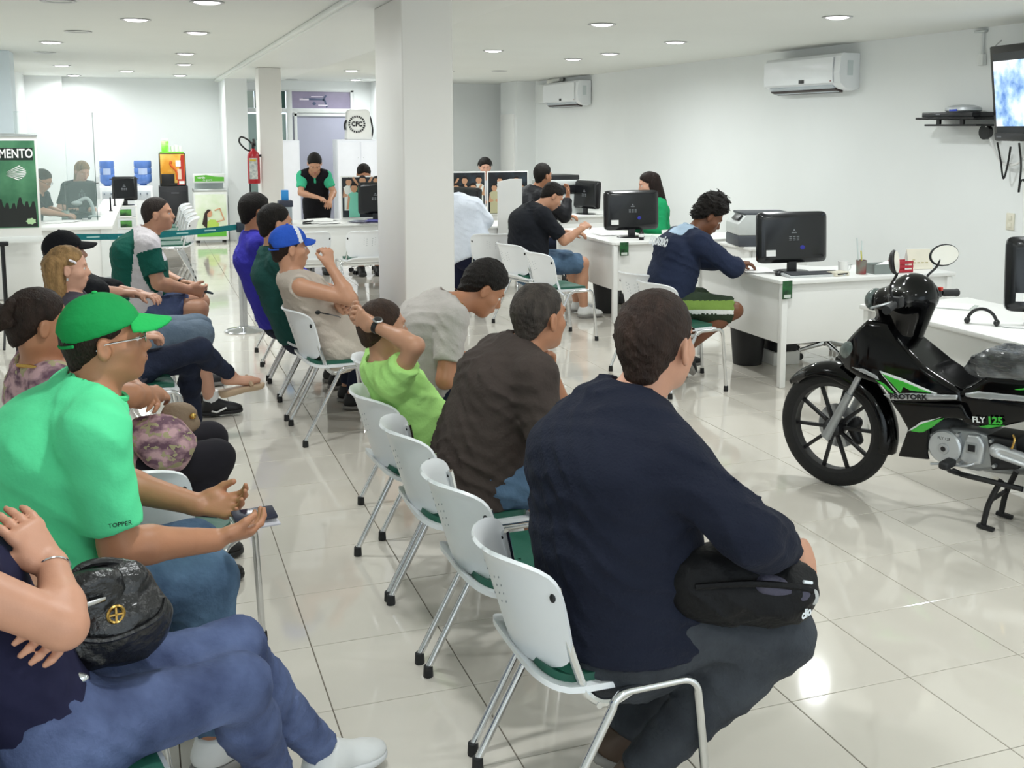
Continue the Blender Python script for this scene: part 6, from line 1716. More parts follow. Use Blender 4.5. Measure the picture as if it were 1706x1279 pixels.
# poster board and tripod
t = thing('poster_board', 'green poster board with white capital letters and a crowd silhouette', 'poster', (-1.28, 12.42, 0.62))
MB().box((0, 0, 0.55), (0.66, 0.02, 1.05), bev=0.003).build('board', M_white, t)
M_post = mat('poster_green', '#1f5a3c', 0.4, col2='#5f9a72', contrast=(0.3, 0.75), scale=3.5)
ps = MB().box((0, -0.0125, 0.59), (0.62, 0.005, 0.88)).build('poster_print', M_post, t)
cm = MB()
random.seed(3)
sil = [(-0.30, 0.16)]; x_ = -0.30
while x_ < 0.29:
    h1 = random.uniform(0.40, 0.47)
    sil += [(x_+0.005, h1-0.05), (x_+0.02, h1), (x_+0.04, h1), (x_+0.05, h1-0.06)]; x_ += 0.06
sil += [(0.30, 0.16)]
cm.prism([(a, b) for a, b in sil], 0.002, Matrix.Translation((0, -0.0152, 0)) @ Matrix.Rotation(PI/2, 4, 'X')); cm.build('crowd_silhouette', mat('poster_black', '#151a18', 0.5), ps)
MB().box((0, -0.0155, 0.895), (0.58, 0.001, 0.125)).build('title_band', mat('poster_band', '#13261d', 0.5), ps)
text('title_lettering', 'MENTO', 0.125, M_paper, ps, (0.135, -0.017, 0.897), (PI/2, 0, 0), bold=0.003, sx=0.72)
fw_ = MB()
for k in range(9):
    a0 = -0.9+0.2*k
    fw_.prism([(0.02*math.cos(a0), 0.02*math.sin(a0)), (0.20*math.cos(a0), 0.10*math.sin(a0)+0.01), (0.20*math.cos(a0+0.1), 0.10*math.sin(a0+0.1)+0.01)], 0.002, Matrix.Translation((0.02, -0.016, 0.70)) @ Matrix.Rotation(PI/2, 4, 'X'))
fw_.build('white_rays', M_paper, ps)
MB().prism([(0.05*math.cos(a)*(1 if k % 2 else 0.75), 0.035*math.sin(a)*(1 if k % 2 else 0.8)) for k, a in enumerate(np.linspace(0, 2*PI, 15)[:-1])], 0.002, Matrix.Translation((0.24, -0.017, 0.215)) @ Matrix.Rotation(PI/2, 4, 'X')).build('pale_badge', mat('badge_pale', '#b5d8a6', 0.5), ps)
MB().box((0.0, -0.003, 1.085), (0.68, 0.04, 0.03), bev=0.004).build('top_rail', M_alu, t)
MB().box((0.0, 0.0, 0.03), (0.68, 0.05, 0.06), bev=0.004).build('bottom_rail', M_alw, t)
t = thing('tripod_stand', 'black tripod stand with a flat top bar at the left edge', 'tripod', (-1.06, 9.98, 0))
MB().tube([(0, 0, 0.12), (0, 0, 0.82)], 0.017, 10).build('pole', BLKPL, t); MB().box((-0.03, 0, 0.84), (0.15, 0.05, 0.035), bev=0.005).build('top_bar', BLKPL, t)
for k in range(3):
    a = 2*PI*k/3+0.5; MB().tube([(0, 0, 0.36), (0.26*math.cos(a), 0.26*math.sin(a), 0.01)], 0.010, 8).build('leg', BLKPL, t)
    MB().tube([(0, 0, 0.16), (0.14*math.cos(a), 0.14*math.sin(a), 0.17)], 0.007, 6).build('brace', BLKPL, t)
t = thing('small_side_frame', 'dark square metal frame behind the black-capped person', 'frame', (-0.62, 7.55, 0)); 
for (x_, y_) in ((-0.12, -0.12), (0.12, -0.12), (-0.12, 0.12), (0.12, 0.12)): MB().tube([(x_, y_, 0), (x_, y_, 0.72)], 0.010, 8).build('leg', BLKPL, t)
MB().tube([(-0.12, -0.12, 0.72), (0.12, -0.12, 0.72), (0.12, 0.12, 0.72), (-0.12, 0.12, 0.72)], 0.012, 8, closed=True).build('top_frame', BLKPL, t)

# stanchions with belt
def stanchion(lab, x, y):
    t = thing('stanchion_post', lab, 'stanchion', (x, y, 0))
    MB().lathe([(0, 0), (0.165, 0), (0.168, 0.008), (0.15, 0.022), (0.06, 0.034), (0.045, 0.05), (0, 0.05)], 36).build('base', mat('stanchion_steel', '#c2c4c6', 0.18, 1.0), t)
    MB().tube([(0, 0, 0.04), (0, 0, 0.90)], 0.034, 20).build('post', mat('stanchion_post_steel', '#b8babc', 0.25, 0.9), t)
    MB().lathe([(0, 0.88), (0.036, 0.88), (0.038, 0.89), (0.038, 0.955), (0.034, 0.965), (0, 0.965)], 20).build('belt_head', mat('belt_head', '#1d2a38', 0.4), t)
stanchion('steel stanchion post with round base, teal belt attached', 0.815, 9.97)
stanchion('far steel stanchion post left behind the polo man', -0.62, 9.5)
bl = thing('belt_barrier', 'teal retractable belt stretched behind the polo man', 'belt', (0.0, 9.7, 0.925))
P0_, P1_ = Vector((0.785, 0.27, 0.0)), Vector((-0.59, -0.20, 0.0))
rows = []
for k in range(13):
    q = P0_.lerp(P1_, k/12); q.z = -0.030*math.sin(PI*k/12)
    rows.append([q+Vector((0, 0, -0.024)), q, q+Vector((0, 0, 0.024))])
MB().sheet(rows, 0.003).build('webbing', cloth('teal_belt', '#1b6d72', rough=0.6), bl)
ang_ = math.atan2(0.47, 1.375)
for k in (2, 4, 6, 8, 10):
    q = P0_.lerp(P1_, k/12); q.z = -0.030*math.sin(PI*k/12)
    MB().box((0, 0, 0), (0.10, 0.001, 0.012)).build('belt_print', mat('belt_print', '#9cc7c4', 0.6), bl, q+Vector((0.001, -0.0026, 0)), (0, 0, ang_))

# fire extinguisher on the slim column
t = thing('fire_extinguisher', 'red fire extinguisher hung on the slim column', 'fire extinguisher', (1.405, 14.85, 1.07))
MB().lathe([(0, 0), (0.072, 0), (0.078, 0.01), (0.078, 0.34), (0.07, 0.39), (0.03, 0.43), (0.02, 0.45), (0, 0.45)], 26).build('cylinder', mat('extinguisher_red', '#b01a26', 0.3), t)
MB().sheet([[(0.0795*math.sin(a), -0.0795*math.cos(a), z_) for z_ in (0.06, 0.15, 0.24, 0.33)] for a in np.linspace(-0.85, 0.55, 9)], 0.002).build('label', mat('ext_label', '#d5d6cf', 0.5, col2='#a9b0b0', scale=26), t)
MB().sheet([[(0.081*math.sin(a), -0.081*math.cos(a), z_) for z_ in (0.29, 0.315)] for a in np.linspace(-0.75, 0.3, 7)], 0.002).build('label_band', mat('ext_yellow', '#d8b93e', 0.5), t)
MB().tube([(0, 0, 0.44), (0, 0, 0.49)], 0.02, 10).box((0.0, -0.02, 0.51), (0.05, 0.14, 0.02), rot=(0.3, 0, 0), bev=0.004).box((0.01, -0.02, 0.54), (0.03, 0.12, 0.012), rot=(0.5, 0, 0)).build('valve_handle', BLKPL, t)
MB().tube(catmull([(0, 0, 0.49), (-0.06, -0.01, 0.56), (-0.15, -0.02, 0.60), (-0.17, -0.02, 0.53), (-0.09, 0, 0.44), (-0.03, 0, 0.42)], 6), 0.011, 8).build('hose', BLKPL, t)
MB().box((0.075, 0, 0.36), (0.05, 0.03, 0.03)).build('hook', M_dkm, t)
t = thing('metal_post_rail', 'thin dark metal rail below the extinguisher', 'rail', (1.36, 14.95, 0)); MB().tube([(0, 0, 0.01), (0, 0, 1.45)], 0.010, 8).build('rail', M_dkm, t); MB().lathe([(0, 0), (0.05, 0), (0.05, 0.012), (0, 0.012)], 16).build('foot', M_dkm, t)

# water coolers
def cooler(lab, x, y, w):
    t = thing('water_cooler', lab, 'water cooler', (x, y, 0))
    MB().box((0, 0, 0.44), (w, 0.30, 0.86), bev=0.02, seg=3).build('cabinet', mat('cooler_white', '#eef0f2', 0.35), t)
    MB().box((0, -0.152, 0.72), (w*0.7, 0.012, 0.14), bev=0.004).build('tap_recess', mat('cooler_recess', '#c6ccd2', 0.4), t)
    for s_ in (-1, 1): MB().box((0.05*s_, -0.17, 0.75), (0.02, 0.04, 0.03), bev=0.004).build('tap', mat('tap_grey', '#7f8a96', 0.4), t)
    blue = mat('bottle_blue', '#5f86cf', 0.12, var=0.08, spec=0.6)
    r = w*0.46
    bo = MB().lathe([(0.03, 0.86), (0.06, 0.89), (r*0.9, 0.92), (r, 0.95), (r, 1.04), (r*0.94, 1.055), (r, 1.07), (r, 1.14), (r*0.94, 1.155), (r, 1.17), (r, 1.24), (r*0.96, 1.265), (0, 1.27)], 28).build('bottle', blue, t)
    MB().sheet([[((r+0.002)*math.sin(a), -(r+0.002)*math.cos(a), z_) for z_ in (1.05, 1.10, 1.15)] for a in np.linspace(-0.5, 0.5, 7)], 0.002).build('bottle_label', mat('bottle_label', '#b7c8ea', 0.5), bo)
cooler('water cooler with blue bottle, nearer the coffee machine', 0.07, 18.95, 0.29)
cooler('water cooler with blue bottle, beside the booth glass', -0.46, 18.95, 0.24)
# coffee machine on black cabinet
t = thing('machine_cabinet', 'tall black cabinet under the coffee machine', 'cabinet', (0.52, 18.98, 0)); MB().box((0, 0, 0.43), (0.44, 0.40, 0.86), bev=0.006).build('body', mat('cabinet_black', '#26262a', 0.4), t); MB().box((0, -0.203, 0.42), (0.40, 0.01, 0.72), bev=0.003).build('door', mat('cabinet_door', '#1f1f23', 0.35), t); MB().box((0.02, -0.212, 0.75), (0.12, 0.01, 0.025)).build('badge_slot', mat('slot_grey', '#4d4d52', 0.4), t)
t = thing('coffee_machine', 'coffee machine with orange and red front on a black cabinet', 'coffee machine', (0.52, 18.95, 0.86))
MB().box((0, 0.02, 0.26), (0.40, 0.34, 0.52), bev=0.006).build('body', mat('machine_black', '#1d1c20', 0.35), t)
fr = MB().box((0.0, -0.157, 0.28), (0.37, 0.012, 0.46), bev=0.002).build('front_print', mat('machine_orange', '#e09a2c', 0.35, col2='#f0c35e', scale=4), t)
MB().prism([(0.06, 0.02), (0.18, 0.02), (0.18, 0.50), (0.13, 0.50), (0.10, 0.30)], 0.003, Matrix.Translation((0, -0.163, 0)) @ Matrix.Rotation(PI/2, 4, 'X')).build('red_wave', mat('machine_red', '#b8321f', 0.35), fr)
MB().tube(catmull([(-0.02, 0, 0.40), (-0.03, 0, 0.34), (0.05, 0, 0.24), (0.06, 0, 0.10)], 5), 0.018, 8).build('orange_swirl', mat('machine_deep', '#d8641f', 0.35), fr, (0, -0.165, 0))
MB().box((0.085, -0.165, 0.36), (0.075, 0.006, 0.10)).build('cup_print', M_paper, fr)
MB().box((0.10, -0.166, 0.19), (0.06, 0.006, 0.16)).build('button_column', mat('buttons_pale', '#e8c9b4', 0.4), fr)
MB().box((-0.08, -0.165, 0.10), (0.20, 0.03, 0.19), bev=0.004).build('dispense_bay', BLKPL, t)
MB().box((0.13, -0.168, 0.055), (0.08, 0.004, 0.05)).build('price_tag', M_paper, fr)
t = thing('cup_tray', 'lime green tray with cups and packets on the coffee machine', 'tray', (0.52, 18.92, 1.385)); MB().box((0, 0, 0.01), (0.36, 0.26, 0.02), bev=0.004).build('tray', mat('tray_lime', '#7ed043', 0.4), t)
MB().box((-0.10, 0, 0.105), (0.11, 0.10, 0.17), bev=0.004).build('green_pack', mat('pack_lime', '#8be04e', 0.4, col2='#c9f0a0', scale=7), t)
MB().box((-0.10, -0.0, 0.215), (0.10, 0.05, 0.035), bev=0.003).build('pack_top', mat('pack_white', '#dfe0dd', 0.5), t)
for k, x_ in enumerate((0.01, 0.07, 0.13)): MB().lathe([(0, 0.02), (0.022, 0.02), (0.030, 0.11+0.02*(k == 1)), (0, 0.112+0.02*(k == 1))], 14, Matrix.Translation((x_, 0, 0))).build('paper_cups', M_paper, t)
# chest display freezer
t = thing('drinks_cooler', 'white display cooler with green brand panel and drinking-woman picture', 'cooler', (1.04, 18.28, 0))
MB().box((0, 0.02, 0.42), (0.50, 0.50, 0.76), bev=0.012).build('cabinet', mat('cooler_case', '#e9ece8', 0.35), t)
pp = MB().box((0, -0.234, 0.43), (0.46, 0.010, 0.66), bev=0.002).build('front_picture', mat('picture_pale', '#dbe9c8', 0.4, col2='#eef3e4', scale=3), t)
MB().prism([(-0.22, 0.10), (0.22, 0.10), (0.22, 0.20), (0.05, 0.17), (-0.10, 0.21), (-0.22, 0.23)], 0.003, Matrix.Translation((0, -0.240, 0)) @ Matrix.Rotation(PI/2, 4, 'X')).build('green_swoosh', mat('picture_green', '#62b83c', 0.4), pp)
MB().prism([(-0.10, 0.18), (0.10, 0.18), (0.11, 0.30), (0.06, 0.36), (-0.02, 0.37), (-0.09, 0.30)], 0.003, Matrix.Translation((0, -0.242, 0)) @ Matrix.Rotation(PI/2, 4, 'X')).build('printed_top', mat('picture_lime', '#b7d45e', 0.4), pp)
MB().prism([(-0.03+0.045*math.cos(a), 0.46+0.055*math.sin(a)) for a in np.linspace(0, 2*PI, 17)[:-1]], 0.004, Matrix.Translation((0, -0.243, 0)) @ Matrix.Rotation(PI/2, 4, 'X')).build('printed_face', mat('picture_skin', '#d8a27e', 0.4), pp)
MB().prism([(-0.05, 0.53), (-0.10, 0.47), (-0.14, 0.30), (-0.07, 0.22), (-0.06, 0.36), (-0.06, 0.46), (0.0, 0.52)], 0.005, Matrix.Translation((0, -0.244, 0)) @ Matrix.Rotation(PI/2, 4, 'X')).build('printed_hair', mat('picture_hair', '#2c1c16', 0.4), pp)
MB().tube([(0.08, -0.245, 0.33), (0.19, -0.245, 0.36), (0.13, -0.245, 0.54), (0.05, -0.245, 0.51)], 0.012, 6).build('printed_arm', mat('picture_skin', '#d8a27e', 0.4), pp)
MB().box((0, 0.0, 0.815), (0.50, 0.46, 0.05), bev=0.01).build('lid_frame', M_alu, t)
MB().box((0, 0.12, 0.88), (0.44, 0.02, 0.12), bev=0.004).build('back_glass', mat('cooler_glass', '#b8c2c0', 0.15), t)
MB().box((0, 0.0, 1.0), (0.48, 0.16, 0.14), bev=0.012).build('header', mat('cooler_case', '#e9ece8', 0.35), t)
MB().prism([(-0.22, 0.955), (0.22, 0.955), (0.22, 1.02), (0.08, 1.03), (-0.05, 1.055), (-0.22, 1.04)], 0.003, Matrix.Translation((0, -0.082, 0)) @ Matrix.Rotation(PI/2, 4, 'X')).build('header_green', mat('picture_green', '#62b83c', 0.4), t)
text('header_lettering', 'verde', 0.05, M_paper, t, (-0.12, -0.087, 1.015), (PI/2, 0, 0), bold=0.001)
text('header_lettering', 'de guarú', 0.04, M_paper, t, (-0.03, -0.087, 0.98), (PI/2, 0, 0))
for (x_, y_) in ((-0.2, -0.18), (0.2, -0.18), (-0.2, 0.2), (0.2, 0.2)): MB().lathe([(0, 0), (0.02, 0), (0.022, 0.04), (0, 0.042)], 12, Matrix.Translation((x_, y_, 0))).build('foot', BLKPL, t)
# cabinets by the frosted door
t = thing('office_cabinet', 'tall white two-door cabinet below the round-emblem bag', 'cabinet', (3.28, 17.65, 0))
MB().box((0, 0, 0.805), (0.72, 0.44, 1.61), bev=0.006).build('body', mat('cabinet_white', '#eef0f6', 0.35, var=0.01), t)
for s_ in (-1, 1):
    d_ = MB().box((0.18*s_, -0.226, 0.80), (0.345, 0.014, 1.56), bev=0.003).build('door', mat('cabinet_door_white', '#f1f2f8', 0.3, var=0.01), t)
    MB().tube(arc((0.18*s_-0.14*s_, -0.235, 1.28), 0.05, -PI/2, PI/2, 8, 'yz'), 0.006, 6).build('handle', M_alu, d_)
t = thing('storage_cabinet', 'white cabinet peeking out right of the slim column', 'cabinet', (2.05, 17.7, 0)); MB().box((0, 0, 0.80), (0.60, 0.42, 1.60), bev=0.006).build('body', mat('cabinet_white', '#eef0f6', 0.35, var=0.01), t); MB().box((0, -0.216, 0.80), (0.57, 0.012, 1.54), bev=0.003).build('door', mat('cabinet_door_white', '#f1f2f8', 0.3, var=0.01), t)
t = thing('emblem_backpack', 'white bag with round black emblem standing on the tall cabinet', 'bag', (3.28, 17.6, 1.61))
MB().prism([(-0.20, 0.0), (0.20, 0.0), (0.17, 0.44), (0.13, 0.47), (-0.13, 0.47), (-0.17, 0.44)], 0.24, Matrix.Translation((0, 0.12, 0)) @ Matrix.Rotation(PI/2, 4, 'X'), bev=0.02).build('bag_body', mat('bag_white', '#f4f4f0', 0.45, var=0.02), t)
em = MB()
for k in range(22):
    a0 = 2*PI*k/22; a1 = a0+0.19
    em.prism([(0.105*math.cos(a0), 0.105*math.sin(a0)), (0.135*math.cos(a0), 0.135*math.sin(a0)), (0.135*math.cos(a1), 0.135*math.sin(a1)), (0.105*math.cos(a1), 0.105*math.sin(a1))], 0.004, Matrix.Translation((-0.04, -0.128, 0.24)) @ Matrix.Rotation(PI/2, 4, 'X'))
em.build('emblem_ring', BLKPL, t)
text('emblem_lettering', 'CFC', 0.10, BLKPL, t, (-0.04, -0.134, 0.24), (PI/2, 0, 0), bold=0.004, sx=0.9)
MB().tube(catmull([(0.15, -0.02, 0.42), (0.19, -0.05, 0.34), (0.22, -0.06, 0.15), (0.20, -0.04, 0.02)], 5), 0.014, 8).build('strap', BLKPL, t)
MB().tube(catmull([(-0.18, -0.02, 0.30), (-0.215, -0.05, 0.24), (-0.21, -0.05, 0.15)], 4), 0.016, 8).build('side_strap', BLKPL, t)
t = thing('wall_spot', 'small white spotlight high on the partition wall', 'spotlight', (3.88, 18.2, 2.33)); MB().lathe([(0, 0), (0.035, 0), (0.05, 0.16), (0.045, 0.16), (0, 0.02)], 18, Matrix.Rotation(PI*0.9, 4, 'X')).build('can', M_alw, t); MB().tube([(0, 0, -0.02), (0, 0, 0.14)], 0.01, 8).build('stem', M_alw, t)
# ================================================================ MOTORCYCLE (local x runs to the rear, -y is its left side)
M_gloss = mat('bike_black', '#050506', 0.10, var=0.05, coat=0.0, spec=0.32)
M_matt = mat('bike_matt_black', '#161618', 0.5)
M_tyre = mat('tyre_rubber', '#131313', 0.75, bump=0.2, bscale=90)
M_sil = mat('bike_silver', '#b9bcbf', 0.3, 0.7)
M_sil2 = mat('bike_aluminium', '#a4a7a8', 0.4, 0.6, var=0.1)
M_gr = mat('bike_green', '#37b234', 0.25, var=0.04, coat=0.6)
M_wht = mat('bike_white', '#dfe3e0', 0.3)
BK = thing('motorcycle', 'black and green motorcycle on its stand with plastic-wrapped seat', 'motorcycle', (3.227, 4.538, 0), math.atan2(-0.894, 0.447))
def poly_sd(px, pz, poly):
    n = len(poly); d = np.full(px.shape, 1e9); s_ = np.ones(px.shape)
    j = n-1
    for i in range(n):
        ex, ez = poly[j][0]-poly[i][0], poly[j][1]-poly[i][1]
        wx, wz = px-poly[i][0], pz-poly[i][1]
        t = np.clip((wx*ex+wz*ez)/(ex*ex+ez*ez), 0, 1)
        d = np.minimum(d, (wx-ex*t)**2+(wz-ez*t)**2)
        c1 = pz >= poly[i][1]; c2 = pz < poly[j][1]; c3 = ex*wz > ez*wx
        flip = (c1 & c2 & c3) | (~c1 & ~c2 & ~c3)
        s_ = np.where(flip, -s_, s_)
        j = i
    return s_*np.sqrt(d)
def plate(poly, w, rnd=0.02):
    """solid with side outline poly (x,z) and half width w(x,z)"""
    xs = [q[0] for q in poly]; zs = [q[1] for q in poly]
    def f(P):
        a = poly_sd(P[:, 0], P[:, 2], poly)+rnd; b = np.abs(P[:, 1])-w(P[:, 0], P[:, 2])+rnd
        return np.minimum(np.maximum(a, b), 0)+np.sqrt(np.maximum(a, 0)**2+np.maximum(b, 0)**2)-rnd
    return Fn(f, (min(xs)-0.03, -0.3, min(zs)-0.03), (max(xs)+0.03, 0.3, max(zs)+0.03), 0.02)
def bsdf(name, prims, m, h=0.008, parent=BK, **k):
    V, Q = sdf_mesh(prims, h, **k)
    return link(name, np_mesh(name, V, Q, m), parent)
def decal(name, poly, w, m, parent, off=0.003, side=-1, h=0.005):
    xs = [q[0] for q in poly]; zs = [q[1] for q in poly]
    def f(P):
        a = poly_sd(P[:, 0], P[:, 2], poly); y = P[:, 1]*side
        b = np.abs(y-w(P[:, 0], P[:, 2]))-off
        return np.maximum(a, b)
    return bsdf(name, [Fn(f, (min(xs)-0.01, -0.3, min(zs)-0.01), (max(xs)+0.01, 0.3, max(zs)+0.01), 0.001)], m, h, parent)
# wheels
def wheel(name, cx, r):
    w = MB().lathe([(r-0.075, -0.030), (r-0.045, -0.038), (r-0.015, -0.030), (r, -0.010), (r, 0.010), (r-0.015, 0.030), (r-0.045, 0.038), (r-0.075, 0.030), (r-0.075, -0.030)], 56, Matrix.Translation((cx, 0, r)) @ Matrix.Rotation(PI/2, 4, 'X')).build(name, M_tyre, BK)
    MB().lathe([(r-0.088, -0.026), (r-0.070, -0.032), (r-0.066, 0.0), (r-0.070, 0.032), (r-0.088, 0.026), (r-0.084, 0), (r-0.088, -0.026)], 48, Matrix.Translation((cx, 0, r)) @ Matrix.Rotation(PI/2, 4, 'X')).build('rim', M_matt, w)
    for k in range(10):
        a = 2*PI*k/10+0.25
        c, s_ = math.cos(a), math.sin(a)
        MB().box((0, 0, (0.04+r-0.078)/2), (0.017, 0.020, r-0.078-0.04), bev=0.003).build('spoke', M_matt, w, (cx, 0, r), (0, a, 0))
    MB().lathe([(0, -0.06), (0.022, -0.06), (0.045, -0.04), (0.05, 0), (0.045, 0.04), (0.022, 0.06), (0, 0.06)], 24, Matrix.Translation((cx, 0, r)) @ Matrix.Rotation(PI/2, 4, 'X')).build('hub', M_matt, w)
    return w
RW = 0.298
fw = wheel('front_wheel', -0.025, RW)
MB().lathe([(0.055, -0.002), (0.112, -0.002), (0.112, 0.002), (0.055, 0.002), (0.055, -0.002)], 40, Matrix.Translation((-0.025, 0.040, RW)) @ Matrix.Rotation(PI/2, 4, 'X')).build('brake_disc', M_sil, fw)
for k in range(12):
    a = 2*PI*k/12
    MB().lathe([(0, -0.003), (0.006, -0.003), (0.006, 0.003), (0, 0.003)], 8, Matrix.Translation((-0.025+0.090*math.cos(a), 0.048, RW+0.090*math.sin(a))) @ Matrix.Rotation(PI/2, 4, 'X')).build('disc_hole', M_matt, fw)
bsdf('brake_caliper', [Cone((0.05, 0.05, 0.30), (0.08, 0.05, 0.24), 0.032, 0.026, 0.01), Ell((0.07, 0.05, 0.33), (0.03, 0.025, 0.03))], M_matt)
wheel('rear_wheel', 1.22, 0.298)
def fender(P):
    x, y, z = P[:, 0]+0.025, P[:, 1], P[:, 2]-RW
    r = np.sqrt(x*x+z*z); a = np.arctan2(z, x)
    tp = np.clip((2.62-a)/0.55, 0.25, 1)
    q = np.sqrt((r-0.270)**2+(y/(1.15*tp))**2)
    shell = np.maximum(np.abs(q-0.056)-0.007, (0.274-0.03*np.clip((1.9-a)/0.6, 0, 1)*np.clip((a-0.7)/0.4, 0, 1))-r)
    lim = np.maximum(a-2.52, -0.24-a)
    return np.maximum(shell, lim*0.3)
bsdf('front_fender', [Fn(fender, (-0.42, -0.1, 0.1), (0.36, 0.1, 0.68), 0.005), ], M_gloss, 0.006)
for s_ in (-1, 1):
    MB().tube([(0.155, 0.078*s_, 0.63), (0.07, 0.078*s_, 0.46)], 0.015, 12).build('fork_tube', M_sil, BK)
    MB().tube([(0.09, 0.078*s_, 0.50), (-0.01, 0.078*s_, 0.30), (-0.03, 0.078*s_, 0.262)], [0.021, 0.023, 0.026], 12).build('fork_leg', M_sil2, BK)
# bodywork
def sint(x, xs, ys): return sum(np.interp(x+d, xs, ys) for d in (-0.05, -0.025, 0, 0.025, 0.05))/5
def wA(x, z): return sint(x, (-0.02, 0.06, 0.16, 0.30, 0.5, 0.68), (0.045, 0.095, 0.150, 0.165, 0.165, 0.14))*sint(z, (0.5, 0.66, 0.80, 0.9), (1.0, 1.0, 0.78, 0.55))
polyA = [(-0.005, 0.665), (0.06, 0.76), (0.165, 0.875), (0.28, 0.875), (0.36, 0.80), (0.50, 0.70), (0.66, 0.62), (0.68, 0.56), (0.36, 0.515), (0.29, 0.585), (0.16, 0.60), (0.06, 0.62)]
shield = bsdf('leg_shield', [plate(polyA, wA, 0.022)], M_gloss, 0.007, subs=[Ell((0.16, 0, 0.50), (0.22, 0.085, 0.17), None, 0.02)])
def wB(x, z): return sint(z, (0.25, 0.42, 0.56), (0.125, 0.155, 0.168))+0*x
polyB = [(0.335, 0.525), (0.68, 0.565), (0.72, 0.50), (0.61, 0.485), (0.53, 0.43), (0.515, 0.30), (0.525, 0.268), (0.37, 0.252), (0.425, 0.40), (0.385, 0.465)]
lower = bsdf('lower_fairing', [plate(polyB, wB, 0.012)], M_gloss, 0.007, subs=[Fn(lambda P: np.maximum(np.abs(P[:, 1])-0.105, poly_sd(P[:, 0], P[:, 2], [(0.2, 0.2), (0.8, 0.2), (0.8, 0.50), (0.2, 0.50)])), (0.2, -0.12, 0.2), (0.8, 0.12, 0.52), 0.01)])
def wC(x, z): return sint(x, (0.6, 0.75, 1.0, 1.3, 1.55), (0.13, 0.15, 0.15, 0.13, 0.07))*np.interp(z, (0.45, 0.6, 0.75), (0.92, 1.0, 0.85))
polyC = [(0.63, 0.60), (0.70, 0.645), (0.77, 0.70), (1.10, 0.735), (1.45, 0.82), (1.56, 0.82), (1.50, 0.74), (1.22, 0.60), (0.95, 0.53), (0.80, 0.465), (0.68, 0.465), (0.62, 0.54)]
side = bsdf('side_body', [plate(polyC, wC, 0.02)], M_gloss, 0.009)
# decals: green flashes, white outlines, silver strip, lettering (both sides)
for sd in (-1, 1):
    decal('green_flash', [(0.285, 0.650), (0.40, 0.628), (0.555, 0.592), (0.44, 0.588), (0.405, 0.600), (0.392, 0.566), (0.35, 0.605)], wA, M_gr, shield, 0.006, sd)
    decal('white_outline', [(0.272, 0.660), (0.41, 0.637), (0.575, 0.592), (0.545, 0.588), (0.40, 0.618), (0.30, 0.640), (0.392, 0.560), (0.375, 0.562)], wA, M_wht, shield, 0.0045, sd)
    decal('green_flash', [(0.255, 0.615), (0.31, 0.600), (0.365, 0.562), (0.345, 0.560)], wA, M_gr, shield, 0.006, sd)
    decal('silver_flash', [(0.12, 0.645), (0.20, 0.652), (0.27, 0.632), (0.285, 0.610), (0.22, 0.625)], wA, M_sil, shield, 0.005, sd)
    decal('silver_strip', [(0.305, 0.550), (0.35, 0.528), (0.66, 0.583), (0.665, 0.606), (0.45, 0.580)], lambda x, z: np.maximum(wA(x, z), wB(x, z)), M_sil, shield, 0.007, sd)
    decal('green_flash', [(0.435, 0.392), (0.50, 0.445), (0.61, 0.492), (0.545, 0.432), (0.50, 0.398)], wB, M_gr, lower, 0.006, sd)
    decal('white_outline', [(0.418, 0.385), (0.49, 0.448), (0.61, 0.500), (0.50, 0.438), (0.445, 0.398)], wB, M_wht, lower, 0.0045, sd)
    decal('silver_strip', [(0.68, 0.612), (0.74, 0.632), (1.10, 0.655), (1.10, 0.635), (0.76, 0.600), (0.69, 0.595)], wC, M_sil, side, 0.006, sd)
    decal('green_flash', [(0.88, 0.66), (1.02, 0.70), (1.25, 0.72), (1.02, 0.675)], wC, M_gr, side, 0.006, sd)
    decal('green_flash', [(0.735, 0.468), (0.79, 0.470), (0.88, 0.502), (0.80, 0.490)], wC, M_gr, side, 0.006, sd)
text('name_lettering', 'PROTORK', 0.034, M_matt, shield, (0.435, -0.178, 0.559), (PI/2, -0.14, 0), bold=0.001, sx=1.15)
text('model_lettering', 'FLY', 0.036, M_wht, side, (0.755, -0.155, 0.505), (PI/2, -0.12, 0), bold=0.001, sx=1.0)
text('model_lettering', '125', 0.044, M_gr, side, (0.828, -0.158, 0.515), (PI/2, -0.12, 0), bold=0.002, sx=1.05)
# front lens, cowl, dial
for sd in (-1, 1):
    bsdf('indicator_lens', [Ell((0.075, sd*0.085, 0.715), (0.055, 0.022, 0.042), np.stack([unit(A(0.75, sd*0.35, 0.55)), unit(A(-0.35*sd, 0.9, 0)), unit(np.cross(unit(A(0.75, sd*0.35, 0.55)), unit(A(-0.35*sd, 0.9, 0))))]), 0.01)], mat('lens_clear', '#5b6664', 0.05, var=0.3, scale=30, spec=0.8), 0.007)
cowl = bsdf('headlight_cowl', [Ell((0.27, 0, 0.965), (0.12, 0.105, 0.075), None, 0.03), Ell((0.35, 0, 1.0), (0.10, 0.13, 0.065), None, 0.04), Cone((0.36, 0, 1.0), (0.33, 0, 0.84), 0.11, 0.085, 0.04), Cone((0.36, -0.16, 1.0), (0.36, 0.16, 1.0), 0.05, 0.05, 0.04), Cone((0.25, 0, 0.90), (0.22, 0, 0.84), 0.06, 0.06, 0.03)], M_gloss, 0.008)
bsdf('headlight', [Ell((0.165, 0, 0.965), (0.035, 0.085, 0.055), None, 0.01)], mat('lens_clear', '#5b6664', 0.05, var=0.3, scale=30, spec=0.8), 0.007, cowl)
